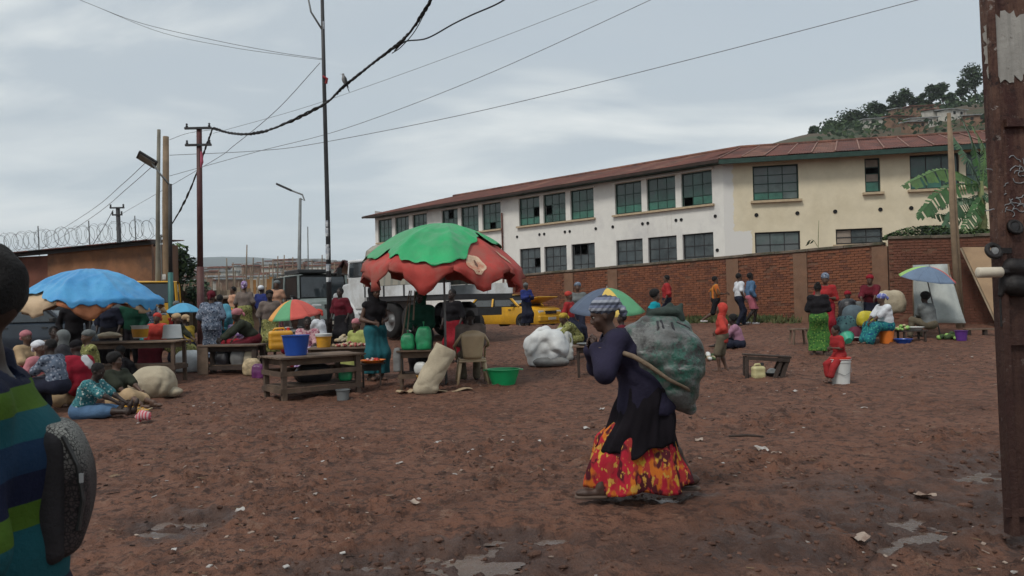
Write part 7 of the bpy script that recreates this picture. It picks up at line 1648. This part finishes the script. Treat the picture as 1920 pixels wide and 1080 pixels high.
person('girl in teal and white patterned shirt reaching along her legs', g2, R(-2), 1.48, pose='ground', skin=2, dress=[('shirt', c_tw, dict(sleeve=.45, g=.025)), ('shorts', c_denim, dict(len=.62, g=.03))], feet=((.86, .05, .03, .35, 0, 1), (.84, -.10, .03, .35, 0, 1)), hands=((.50, .12, -.40), (.52, -.10, -.38)), lean=.42, head=(.2, 0), hair='short', vox=.011)
o = MB().tube([(0, 0, 0), (.06, .02, .05), (.13, .0, .04), (.16, -.02, 0)], [.05, .07, .06, .03], 9).build('cloth_wrap', mat('pink_stripe_cloth', (.45, .09, .12), .9, .1, 5, .3, pattern='stripex', pcol=[(.45, .08, .10), (.5, .4, .4)], pscale=25), None, True); o.location = gp(262, 797) + Vector((-.08, .1, .06)); tag(o, 'pink striped cloth wrapped near the seated girls feet', 'cloth')
# ------------------------------------------------------------------ the bent carrier
hem_x = lambda: None
cwp = gp(1205, 938); cw_loc = Vector((cwp.x + .02, cwp.y, HZ(cwp.x, cwp.y)))
def wax_x(n, l, nz, ramp, mix, c, out, b):
    for k, (sc_, lo, col) in enumerate(((8., .53, (.48, .13, .02)), (13., .58, (.52, .32, .04)), (9., .52, (.07, .012, .018)), (22., .56, (.30, .03, .03)), (30., .60, (.45, .25, .05)))):
        mp = n.new('ShaderNodeMapping'); mp.inputs['Location'].default_value = (k * 4.1, k * 2.3, k * 1.7); mp.inputs['Scale'].default_value = (1, 1, .6); l.new(out, mp.inputs[0])
        c = mix(ramp(nz(sc_, 2, .5, mp.outputs[0]), lo, lo + .045), c, col)
    return c
c_wax = mat('red_yellow_wax_print', (.38, .018, .035), .85, .15, 5, .3, 45, spec=.15, extra=wax_x)
c_nv = mat('dark_indigo_cloth', (.020, .018, .036), .9, .3, 3, .4, 40, spec=.15); c_bk = mat('black_overskirt_cloth', (.010, .008, .011), .9, .3, 3, .3, 40, spec=.12)
cw, ci = person('stooped woman carrying a big grey-green sack on her back by a head strap', cw_loc, R(180), 1.56, pose='walk', skin=0, vox=.0085, pelvis=(-.02, 0, .80), lean=.52, feet=((.36, .09, .0), (-.36, -.09, .03, 1, 0, -.25)), head=(.10, 0), hands=((.13, .11, -.10), (.15, -.09, -.12)), elbow=((1., .25, -1.2), (1., -.25, -1.2)),
    dress=[('jacket', c_nv, dict(sleeve=.96, hem=-.04, g=.030, fold=.012, vox=.010)), ('wrap', c_stripe, dict(size=1.05))], shoes=(M_sand, 'sandal'), build=1.0)
# layered clothes of the carrier
s_ = ci['s']; P_ = ci['P']; f_ = nz3(321)
def loft(name, rings, m, parent, pleat, hem, n=150, seed=1, rows=26, kf=(7, 13)):
    """draped skirt: rings (z, cx, rx, ry) from waist down; hem(a) lifts the lower edge"""
    r = random.Random(seed); ph = [r.uniform(0, 6.28) for _ in range(5)]; zs = [q[0] for q in rings][::-1]; mb = MB()
    for j in range(rows + 1):
        t = j / rows
        for i in range(n):
            a = 2 * math.pi * i / n; z = rings[0][0] + (rings[-1][0] + hem(a) - rings[0][0]) * t
            g = [float(np.interp(z, zs, [q[k] for q in rings][::-1])) for k in (1, 2, 3)]
            fo = pleat * t ** .8 * (math.sin(kf[0] * a + ph[0] + 1.5 * t) + .7 * math.sin(kf[1] * a + ph[1] - 2 * t) + .4 * math.sin(23 * a + ph[2])) / 1.6 + .010 * math.sin(9 * t + 4 * a + ph[3])
            mb.v.append((g[0] + (g[1] + fo) * math.cos(a), (g[2] + fo * .8) * math.sin(a), z))
    mb.f = [(j * n + i, (j + 1) * n + i, (j + 1) * n + (i + 1) % n, j * n + (i + 1) % n) for j in range(rows) for i in range(n)]; mb.mi = [0] * len(mb.f)
    o = mb.build(name, m, parent, True); sm = o.modifiers.new('t', 'SOLIDIFY'); sm.thickness = .006; return o
loft('overskirt', [(.92, -.03, .165, .17), (.75, -.02, .19, .185), (.60, .0, .225, .19), (.38, .05, .29, .205)], c_bk, cw, .020, lambda a: .035 * math.sin(3 * a + 1) - .01 * math.cos(a) + .02 * math.sin(8 * a), seed=3)
loft('skirt', [(.62, .02, .13, .12), (.47, .07, .26, .165), (.30, .07, .325, .19), (.18, .06, .37, .20), (.075, .05, .395, .20)], c_wax, cw, .034, lambda a: .035 * math.cos(a) ** 2 + .02 * math.sin(5 * a), seed=5)
q = SDF(.010, .05)
q.cap(P_ + V(.16, 0, .30), P_ + V(.0, 0, .04), .145, .17, sq=1.12); q.cap(P_ + V(.0, 0, .06), P_ + V(-.045, 0, -.12), .165, .18, sq=1.02); q.cap(P_ + V(.0, 0, .06), P_ + V(.05, 0, -.14), .165, .17, sq=1.02)
def jpost(Fd, x, y, z):
    a = np.arctan2(y, x); return np.maximum(Fd + .010 * f_(x, y, z, 7, 7, 9) + .010 * (1 - 2 * np.abs(f_(z, y, x, 11, 8, 14))), (.60 - .22 * (x - P_[0]) + .012 * np.sin(a * 7)) - z)
sdf_obj('jacket_skirt', q, c_nv, cw, jpost)
# sack (its own thing), hanging on her back ; in world coordinates around her
def cwW(v): return Vector((cw_loc.x - v[0], cw_loc.y - v[1], cw_loc.z + v[2]))
def bag_x(n, l, nz, ramp, mix, c, out, b):
    s = n.new('ShaderNodeSeparateXYZ'); l.new(out, s.inputs[0])
    c = mix(ramp(nz(2.6, 6, .75), .46, .56), c, (.030, .110, .080))
    c = mix(ramp(nz(4.6, 8, .8), .51, .58), c, (.045, .043, .042))
    mp = n.new('ShaderNodeMapping'); mp.inputs['Scale'].default_value = (2, 2, 9); l.new(out, mp.inputs[0])
    return mix(ramp(nz(1.6, 6, .7, mp.outputs[0]), .58, .68), c, (.30, .30, .29))
M_sackg = mat('grey_green_plastic_sack', (.14, .145, .14), .33, .2, 3, .9, 22, spec=.45, extra=bag_x)
so_ = at(1255, 690, cw_loc.y - .02)
sk2 = thing('sack', 'big lumpy grey-green sack slung on the stooped woman, tied at the top', 'sack', so_)
K = (cw_loc.y) / F
def L(px, py, dy=0.): v = at(px, py, cw_loc.y) - so_; return (v.x, v.y + dy, v.z)
q = SDF(.0105, .07)
q.cap(L(1232, 655), L(1262, 690), .245, .235, sq=1.); q.cap(L(1262, 662), L(1276, 735), .18, .13); q.cap(L(1276, 730), L(1296, 766), .125, .06); q.cap(L(1214, 640), L(1276, 640), .125); q.cap(L(1200, 640), L(1262, 720), .14, .12)
q.cap(L(1242, 622), L(1243, 606), .09, .06)
fb = nz3(909)
def spost(Fd, x, y, z):
    d = (x * .5 + z * .87); return Fd + .022 * fb(x, y, z, 5, 5, 5) + .022 * (.5 - 2 * np.abs(fb(z, x, y, 8, 14, 14))) + .012 * np.sin(d * 46 + 5 * fb(x, y, z, 4, 4, 4)) * np.clip(fb(y, z, x, 5, 5, 5) + .5, 0, 1) + .009 * (1 - 2 * np.abs(fb(z, x, y, 30, 16, 30))) + .006 * fb(z, x, y, 44, 24, 44)
sdf_obj('sack_body', q, M_sackg, sk2, spost)
q = SDF(.009, .03); q.cap(L(1222, 600), L(1268, 598), .055, .06); q.ell(L(1246, 586), (.12, .10, .045)); q.cap(L(1225, 596), L(1214, 578), .03, .012); q.cap(L(1266, 590), L(1278, 572), .028, .012); q.cap(L(1250, 590), L(1256, 572), .04, .02)
sdf_obj('top_cover', q, mat('dark_green_rag', (.022, .034, .028), .8, .4, 6, .5, 20), sk2, lambda Fd, x, y, z: Fd + .014 * fb(x, y, z, 18, 18, 18))
for a, b_ in ((((1232, 600)), (1236, 628)), (((1226, 602)), (1222, 622)), ((1252, 604), (1254, 632)), ((1262, 602), (1282, 614))): MB().tube([L(*a, -.14), L((a[0] + b_[0]) / 2 + 1, (a[1] + b_[1]) / 2, -.185), L(*b_, -.20)], [.010, .008, .004], 6).build('tie', M_blackb, sk2)
# strap from her forehead hands round the sack
st_ = thing('strap', 'tan rope strap running from her hands around the sack', 'strap', so_)
MB().tube([L(1118, 652, -.16), L(1150, 655, -.19), L(1178, 664, -.25), L(1205, 680, -.27), L(1240, 705, -.262), L(1275, 722, -.20), L(1297, 735, -.05), L(1300, 738, .03)], [.018, .018, .018, .016, .014, .012, .012, .01], 8).build('rope', mat('tan_rope', (.17, .125, .085), .9, .2, 20, .5, 60), st_, True)
# ------------------------------------------------------------------ near boy with backpack (left edge)
def polo_x(n, l, nz, ramp, mix, c, out, b):
    s = n.new('ShaderNodeSeparateXYZ'); l.new(out, s.inputs[0]); q = n.new('ShaderNodeMapRange'); l.new(s.outputs[2], q.inputs['Value']); q.inputs['From Min'].default_value = .94; q.inputs['From Max'].default_value = 1.34; q.clamp = True
    r = n.new('ShaderNodeValToRGB'); r.color_ramp.interpolation = 'CONSTANT'; e = r.color_ramp.elements; cols = [(0, (.012, .10, .12)), (.10, (.012, .085, .14)), (.22, (.085, .16, .008)), (.40, (.008, .010, .028)), (.53, (.008, .028, .065)), (.66, (.009, .078, .092)), (.80, (.095, .17, .008)), (.90, (.006, .008, .022))]
    cols = [(0., (.009, .078, .092)), (.24, (.062, .125, .006)), (.36, (.006, .008, .026)), (.51, (.008, .028, .065)), (.657, (.009, .078, .092)), (.79, (.062, .125, .006)), (.91, (.006, .008, .022))]
    while len(e) < len(cols): e.new(.5)
    for el, (p, cc) in zip(e, cols): el.position = p; el.color = (*cc, 1)
    l.new(q.outputs[0], r.inputs[0]); return mix(.85, c, r.outputs[0])

c_polo = mat('striped_polo', (.02, .03, .06), .9, .2, 6, .4, 60, spec=.15, extra=polo_x)
bl = at(-30, 760, 1.58); bl.z = 0
boy, bi = person('boy with striped polo shirt and patterned backpack at the left edge', (bl.x, bl.y, 0.), R(205), 1.605, skin=2, sex='m', vox=.009, lean=.0, head=(.12, 0), hands=((.14, .22, -.48), (.10, -.22, -.50)), build=1.1,
    dress=[('shirt', c_polo, dict(sleeve=.62, hem=-.08, g=.022, fold=.010)), ('trousers', c_navy)], hair='short', shoes=(M_shoe, 'shoe'))
c_col = mat('blue_collar_cloth', (.05, .12, .22), .8, .2, 6, .4, 50); bs_ = bi['s']; nk_ = bi['neck']; fq = nz3(55)
q = SDF(.009, .03); q.cap(bi['sh'][0] + V(.01, 0, -.0), nk_ + V(.0, .05, -.03), .048, .030); q.cap(bi['sh'][1] + V(.01, 0, -.0), nk_ + V(.0, -.05, -.03), .048, .030); q.cap(nk_ + V(-.03, .05, -.03), nk_ + V(-.03, -.05, -.03), .04)
sdf_obj('collar', q, c_col, boy, lambda Fd, x, y, z: np.maximum(Fd + .006 * fq(x, y, z, 14, 14, 14), np.where(np.hypot(x - nk_[0] - .01, y) < .062, z - nk_[2] + .01, -1)))
# backpack : a thing of its own worn on his back (+x side in the world)
def bp_x(n, l, nz, ramp, mix, c, out, b):
    s = n.new('ShaderNodeSeparateXYZ'); l.new(out, s.inputs[0]); v = n.new('ShaderNodeTexVoronoi'); v.feature = 'DISTANCE_TO_EDGE'; v.inputs['Scale'].default_value = 130; l.new(out, v.inputs['Vector'])
    pat = mix(ramp(v.outputs['Distance'], .06, .12), (.02, .02, .02), (.23, .23, .21))
    m = n.new('ShaderNodeMapRange'); l.new(s.outputs[2], m.inputs['Value']); m.inputs['From Min'].default_value = .16; m.inputs['From Max'].default_value = .24
    low = mix(ramp(v.outputs['Distance'], .06, .14), (.012, .010, .010), (.050, .036, .036)); return mix(m.outputs[0], low, pat)
M_bp = mat('patterned_backpack_cloth', (.2, .2, .2), .8, .1, 8, .4, 60, extra=bp_x)
px0 = Vector((bl.x + .118 * math.cos(R(25)), bl.y + .118 * math.sin(R(25)), 0)); bz0 = at(140, 1045, 1.58).z; hB = at(140, 795, 1.58).z - bz0
bpk = thing('backpack', 'grey patterned backpack with dark lower half worn by the boy', 'backpack', (px0.x, px0.y, bz0), R(25))
def rbox(c, h, e):
    def f(x, y, z):
        dx = np.maximum(np.abs(x - c[0]) - (h[0] - e), 0); dy = np.maximum(np.abs(y - c[1]) - (h[1] - e), 0); dz = np.maximum(np.abs(z - c[2]) - (h[2] - e), 0); return np.sqrt(dx * dx + dy * dy + dz * dz) - e
    return f
q = SDF(.008, .03); q.cap((.0, 0, .05), (.0, 0, hB - .05), .15, .13); rb = rbox((.0, 0, hB / 2 - .01), (.036, .115, hB / 2), .034)
sdf_obj('main_pocket', q, mat('black_backpack_cloth', (.018, .016, .018), .8, .2, 8, .4, 60), bpk, lambda Fd, x, y, z: rb(x, y, z) + .005 * fq(x, y, z, 16, 16, 16))
q = SDF(.008, .03); q.cap((.08, 0, .04), (.07, 0, hB - .04), .12, .12); rb2 = rbox((.048, 0, hB / 2), (.030, .100, hB / 2 - .0), .028)
sdf_obj('front_pocket', q, M_bp, bpk, lambda Fd, x, y, z: rb2(x + .14 * ((z - hB * .45) / hB) ** 2, y, z) + .004 * fq(x, y, z, 16, 16, 16))
MB().tube([(.030, -.10, hB - .02), (.055, -.102, hB - .08), (.064, -.102, hB - .15), (.055, -.102, .06)], .005, 6).build('zip', mat('zip_metal', (.05, .05, .05), .4, .2, 5, 0, metal=.5), bpk)
MB().box((.062, -.109, hB - .105), (.008, .006, .018)).build('zip_pull', M_tin, bpk)
for s_ in (-1, 1):
    MB().tube([(-.06, s_ * .11, hB - .03), (-.10, s_ * .13, hB + .14), (-.16, s_ * .13, hB + .175), (-.24, s_ * .13, hB + .10), (-.265, s_ * .135, hB - .05), (-.2, s_ * .16, .06), (-.07, s_ * .12, .03)], [.014, .018, .020, .020, .018, .010, .009], 8).build('shoulder_strap', c_navy, bpk, True)
# ------------------------------------------------------------------ rusty gate leaf at the right edge
DG = 4.4
def G_(px, py): return at(px, py, DG)
gb_ = G_(1893, 1003); gate = thing('gate', 'rusty brown steel gate leaf with flaking white paint at the right edge', 'gate', gb_)
def gate_x(n, l, nz, ramp, mix, c, out, b):
    mp = n.new('ShaderNodeMapping'); mp.inputs['Scale'].default_value = (7, 7, 1.6); l.new(out, mp.inputs[0])
    c = mix(ramp(nz(1.2, 9, .75, mp.outputs[0]), .44, .58), c, (.105, .055, .038)); c = mix(ramp(nz(7, 9, .78), .56, .62), c, (.020, .010, .009)); c = mix(ramp(nz(13, 8, .8), .60, .64), c, (.24, .21, .19))
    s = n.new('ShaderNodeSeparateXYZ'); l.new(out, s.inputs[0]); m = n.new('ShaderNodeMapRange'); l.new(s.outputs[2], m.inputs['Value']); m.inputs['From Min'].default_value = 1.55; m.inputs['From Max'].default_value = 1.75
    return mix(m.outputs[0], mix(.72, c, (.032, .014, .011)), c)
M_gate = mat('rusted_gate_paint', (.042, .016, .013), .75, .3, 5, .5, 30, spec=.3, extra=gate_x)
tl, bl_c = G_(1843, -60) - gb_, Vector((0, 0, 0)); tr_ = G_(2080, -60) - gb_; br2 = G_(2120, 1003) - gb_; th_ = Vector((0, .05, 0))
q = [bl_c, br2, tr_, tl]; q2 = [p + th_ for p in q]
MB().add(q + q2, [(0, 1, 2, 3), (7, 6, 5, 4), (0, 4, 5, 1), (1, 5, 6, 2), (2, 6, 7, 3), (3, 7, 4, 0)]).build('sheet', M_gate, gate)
MB().beam(bl_c + Vector((.02, -.012, 0)), tl + Vector((.02, -.012, 0)), .035, .04).build('edge_bar', M_gate, gate)
for py in (232, 640, 960): a = G_(1875, py) - gb_; MB().box((a.x + .25, -.015, a.z), (.46, .025, .045)).build('cross_bar', M_gate, gate)
def ragged(name, cx_, cz_, w, h, m, y, seed, parent=gate, n=70, amp=.18, sqr=4):
    r = random.Random(seed); vs = [(cx_, y, cz_)]; ph = [r.uniform(0, 6.28) for _ in range(6)]
    for k in range(n):
        a = 2 * math.pi * k / n; rr = 1 / ((abs(math.cos(a)) ** sqr + abs(math.sin(a)) ** sqr) ** (1 / sqr)); rr *= 1 - amp * abs(sum(math.sin(a * f + p) for f, p in zip((3, 7, 13, 19, 29, 37), ph)) / 3)
        vs.append((cx_ + math.cos(a) * rr * w / 2, y, cz_ + math.sin(a) * rr * h / 2))
    top = len(vs); vs += [(x, y - .003, z) for x, _, z in vs]
    fs = [(0 + top, k + 1 + top, (k + 1) % n + 1 + top) for k in range(n)] + [(k + 1, (k + 1) % n + 1, (k + 1) % n + 1 + top, k + 1 + top) for k in range(n)]
    return MB().add(vs, fs).build(name, m, parent)
def patch_x(n, l, nz, ramp, mix, c, out, b): 
    c = mix(ramp(nz(16, 8, .8), .60, .66), c, (.05, .022, .018)); mp = n.new('ShaderNodeMapping'); mp.inputs['Scale'].default_value = (9, 9, 1.0); l.new(out, mp.inputs[0]); return mix(ramp(nz(1.5, 6, .7, mp.outputs[0]), .45, .75), c, (.19, .185, .17))
M_patch = mat('flaking_white_paint', (.31, .30, .275), .8, .1, 6, .3, 30, extra=patch_x)
a = G_(1884, 88) - gb_; ragged('paint_patch', a.x + .01, a.z, .28, .42, M_patch, -.003, 3)
r9 = random.Random(5)
mg = MB(); mt_ink = mat('scratched_grey_paint', (.23, .24, .25), .8, .2, 8, .2)
for k in range(20):
    a = G_(1880 + r9.uniform(-6, 44), 345 + r9.uniform(-52, 52)) - gb_; pts_ = [Vector((a.x, -.003, a.z))]; an = r9.uniform(0, 6.28)
    for j in range(6): an += r9.uniform(-1.1, 1.1); pts_.append(pts_[-1] + Vector((math.cos(an) * .016, 0, math.sin(an) * .013)))
    mg.tube(pts_, .0028, 4)
o = mg.build('scratch_marks', mt_ink, gate, kind='stuff')
M_blk = mat('black_iron', (.012, .010, .010), .6, .3, 8, .3)
def ring(px, py, r_, tube_, name, parent, m=M_blk, y=-.03, rot=None):
    a = G_(px, py) - gb_; pts_ = [(a.x + math.cos(t_) * r_, y + (math.sin(t_) * .015), a.z + math.sin(t_) * r_) for t_ in np.linspace(0, 2 * math.pi, 21)]; return MB().tube(pts_, tube_, 8, False).build(name, m, parent, True)
ring(1857, 471, .036, .014, 'ring', gate); a = G_(1858, 471) - gb_; MB().lathe([(.001, -.01), (.02, -.008), (.02, .008), (.001, .01)], 14, (a.x + .002, -.03, a.z), rot=Euler((R(90), 0, 0)).to_matrix()).build('ring_bolt', M_tin, gate)
MB().beam((a.x + .03, -.03, a.z), (a.x + .10, -.01, a.z), .03, .03).build('ring_arm', M_blk, gate)
ring(1901, 426, .034, .012, 'eyelet', gate, y=-.012); a = G_(1901, 426) - gb_; MB().lathe([(.001, 0), (.026, 0), (.026, .006), (.001, .006)], 14, (a.x, -.008, a.z), rot=Euler((R(90), 0, 0)).to_matrix()).build('eyelet_face', M_darkgrey, gate)
a, b_ = G_(1820, 512) - gb_, G_(1866, 511) - gb_; MB().tube([a + Vector((0, -.06, 0)), a + Vector((.006, -.06, 0)), b_ + Vector((-.006, -.06, 0)), b_ + Vector((0, -.06, 0))], [.022, .030, .030, .024], 14).build('handle_grip', mat('cream_handle', (.50, .45, .36), .5, .12, 10, .1), gate, True)
MB().tube([b_ + Vector((-.01, -.06, 0)), b_ + Vector((.05, -.05, 0)), b_ + Vector((.08, 0, -.01))], .016, 8).build('bolt_rod', M_blk, gate, True)
q = SDF(.009, .03); a = G_(1893, 520) - gb_; q.cap((a.x - .01, -.035, a.z + .06), (a.x + .07, -.035, a.z + .05), .05); q.cap((a.x, -.035, a.z - .05), (a.x + .06, -.035, a.z - .06), .055); q.cap((a.x - .055, -.03, a.z + .03), (a.x - .075, -.03, a.z - .10), .018, .014); fg = nz3(8)
sdf_obj('lock_cover', q, M_blk, gate, lambda Fd, x, y, z: Fd + .006 * fg(x, y, z, 20, 20, 20))
a, b_ = G_(1872, 560) - gb_, G_(1874, 612) - gb_; MB().tube([a + Vector((0, -.02, 0)), b_ + Vector((0, -.02, 0))], .007, 6).build('hanging_rod', M_blk, gate)
# ------------------------------------------------------------------ litter on the mud
M_straw2 = 0
M_lit = [mat('dirty_white_plastic', (.40, .38, .36), .7, .2, 20, .3, col2=(.22, .17, .14)), mat('dirty_pale_paper', (.34, .27, .22), .8, .2, 20, .3, col2=(.2, .14, .11)), mat('straw', (.17, .115, .07), .85, .3, 9, .2), mat('dark_debris', (.03, .018, .014), .9, .3, 9, .2)]
def scrap(r, size, curl=.35):
    n = 5; mb = MB(); ph = r.uniform(0, 6); vs = []
    for j in range(n):
        for i in range(n):
            x, y = (i / (n - 1) - .5), (j / (n - 1) - .5); k = 1 - .25 * r.random() if i in (0, n - 1) or j in (0, n - 1) else 1
            vs.append((x * size * k * 1.5, y * size * k, size * curl * (math.sin(x * 5 + ph) * .3 + math.cos(y * 6 + ph) * .25 + r.uniform(0, .25)) + size * .12))
    return mb.add(vs, [(j * n + i, j * n + i + 1, (j + 1) * n + i + 1, (j + 1) * n + i) for j in range(n - 1) for i in range(n - 1)])
def tz(x, y): return float(terrain(np.array([x]), np.array([y]))[0][0])
lit = [(1733, 928, .105, 1, 'pale crumpled paper lying above the right puddle'), (449, 970, .07, 0, 'whitish curled scrap right of the left puddle'), (1427, 850, .11, 0, 'white plastic scrap in the mud right of the walking carrier'), (1456, 855, .07, 1, 'thin pale scrap beside the white plastic scrap'), (775, 951, .06, 1, 'small pale scrap in the lower middle of the mud'), (877, 927, .05, 1, 'tan scrap with dark edge in the lower middle'),
       (387, 763, .09, 0, 'pale scrap on the mud below the cream sack'), (750, 870, .05, 0, 'tiny white scrap in the middle of the mud'), (823, 832, .07, 0, 'thin white scrap left of the mud centre'), (880, 845, .05, 0, 'white scrap near the mud centre'), (1100, 800, .07, 0, 'greenish white scrap left of the carrier'), (1298, 765, .07, 0, 'white scrap right of the grey-green sack'), (245, 845, .06, 1, 'pinkish scrap near the backpack'), (212, 893, .07, 2, 'yellow husk near the backpack'),
       (1128, 770, .07, 0, 'white scrap behind the carrier skirt'), (1490, 737, .08, 0, 'pale scrap near the broken bench'), (1620, 762, .06, 0, 'small pale scrap below the toddler'), (1768, 990, .05, 1, 'pale sliver by the right puddle'), (1612, 1003, .09, 1, 'pale lump at the lower edge of the right puddle'), (1310, 830, .09, 1, 'dusty flat scrap right of the carrier skirt'), (905, 690, .10, 0, 'white scrap behind the green basin'), (700, 712, .12, 1, 'pale flat scrap at the feet of the standing woman')]
for i, (px, py, sz, k, lab) in enumerate(lit):
    p = gp(px, py); r = random.Random(i + 5); o = scrap(r, sz).build('litter_scrap', M_lit[k], None, True); o.location = (p.x, p.y, tz(p.x, p.y)); o.rotation_euler = (0, 0, r.uniform(0, 6)); tag(o, lab, 'litter', 'litter on the mud')
bd = MB(); r = random.Random(99); q9_ = np.random.RandomState(11)
NB = 5200; d9 = 2.4 + 20 * q9_.rand(NB) ** 1.25; a9 = q9_.uniform(-.75, .75, NB); x9, y9 = d9 * np.sin(a9), d9 * np.cos(a9); z9 = terrain(x9, y9)[0]; k9 = fbm(x9 * .9, y9 * .9, 2) + q9_.uniform(-.4, .4, NB) >= -.05
for x, y, z in zip(x9[k9], y9[k9], z9[k9]):
    kk = r.random(); q = Euler((r.uniform(-.3, .3), r.uniform(-.3, .3), r.uniform(0, 6))).to_matrix()
    if kk < .45: bd.cur = r.choice([2, 2, 3, 1]); L_ = r.uniform(.012, .07) * (1 if r.random() < .9 else 2); w = r.uniform(.0012, .004)
    elif kk < .62: bd.cur = r.choice([0, 1]); L_ = r.uniform(.012, .04); w = L_ * .4
    else: bd.cur = 3; L_ = r.uniform(.012, .04); w = L_ * r.uniform(.12, .3)
    bd.box((x, y, z + .006), (L_, w * 2, .006 if kk < .62 else w * .8), q)
tag(bd.build('ground_debris', M_lit), 'straw, chips and tiny scraps trodden into the mud', 'debris', None, 'stuff')
cl = MB(); r = random.Random(42); NC = 12000; q9 = np.random.RandomState(42); dd9 = 2.2 + 15 * q9.rand(NC) ** 1.2; aa9 = q9.uniform(-.75, .75, NC); X9, Y9 = dd9 * np.sin(aa9), dd9 * np.cos(aa9)
Z9, W9 = terrain(X9, Y9); K9 = fbm(X9 * .9, Y9 * .9, 3) + q9.uniform(-.4, .4, NC) > .1 - W9
for x, y, z, w_ in zip(X9[K9], Y9[K9], Z9[K9], W9[K9]):
    s = r.uniform(.005, .014) * (1 + .5 * w_) * (1 if r.random() < .93 else 1.8); q = Euler((r.uniform(-.4, .4), r.uniform(-.4, .4), r.uniform(0, 6))).to_matrix()
    cl.ell((x, y, z + s * .1), (s * r.uniform(.8, 1.8), s, s * r.uniform(.35, .7)), 5, q)
M_clod = mat('mud_clod', (.092, .048, .034), .85, .35, 9, .5, 40, spec=.2)
tag(cl.build('mud_clods', M_clod), 'lumps of mud kicked up across the market ground', 'mud', None, 'stuff')
tw = thing('stick', 'dark stick lying in the mud right of the carrier', 'stick', gp(1400, 822)); MB().tube([(-.18, .02, .02), (0, 0, .03), (.17, -.01, .015)], [.012, .015, .010], 6).build('branch', M_tw3, tw)
# ------------------------------------------------------------------ air
hm_ = bpy.data.materials.new('haze'); hm_.use_nodes = True; hn = hm_.node_tree.nodes; hn.clear(); ho = hn.new('ShaderNodeOutputMaterial'); hv = hn.new('ShaderNodeVolumePrincipled')
hv.inputs['Color'].default_value = (.90, .955, 1, 1); hv.inputs['Density'].default_value = .00020; hv.inputs['Anisotropy'].default_value = 0; hm_.node_tree.links.new(hv.outputs[0], ho.inputs['Volume'])
hz_o = MB().box((0, 1400, 213), (9600, 6800, 430)).build('haze', hm_); tag(hz_o, 'thin blue haze in the air between camera and mountains', None, None, 'stuff')
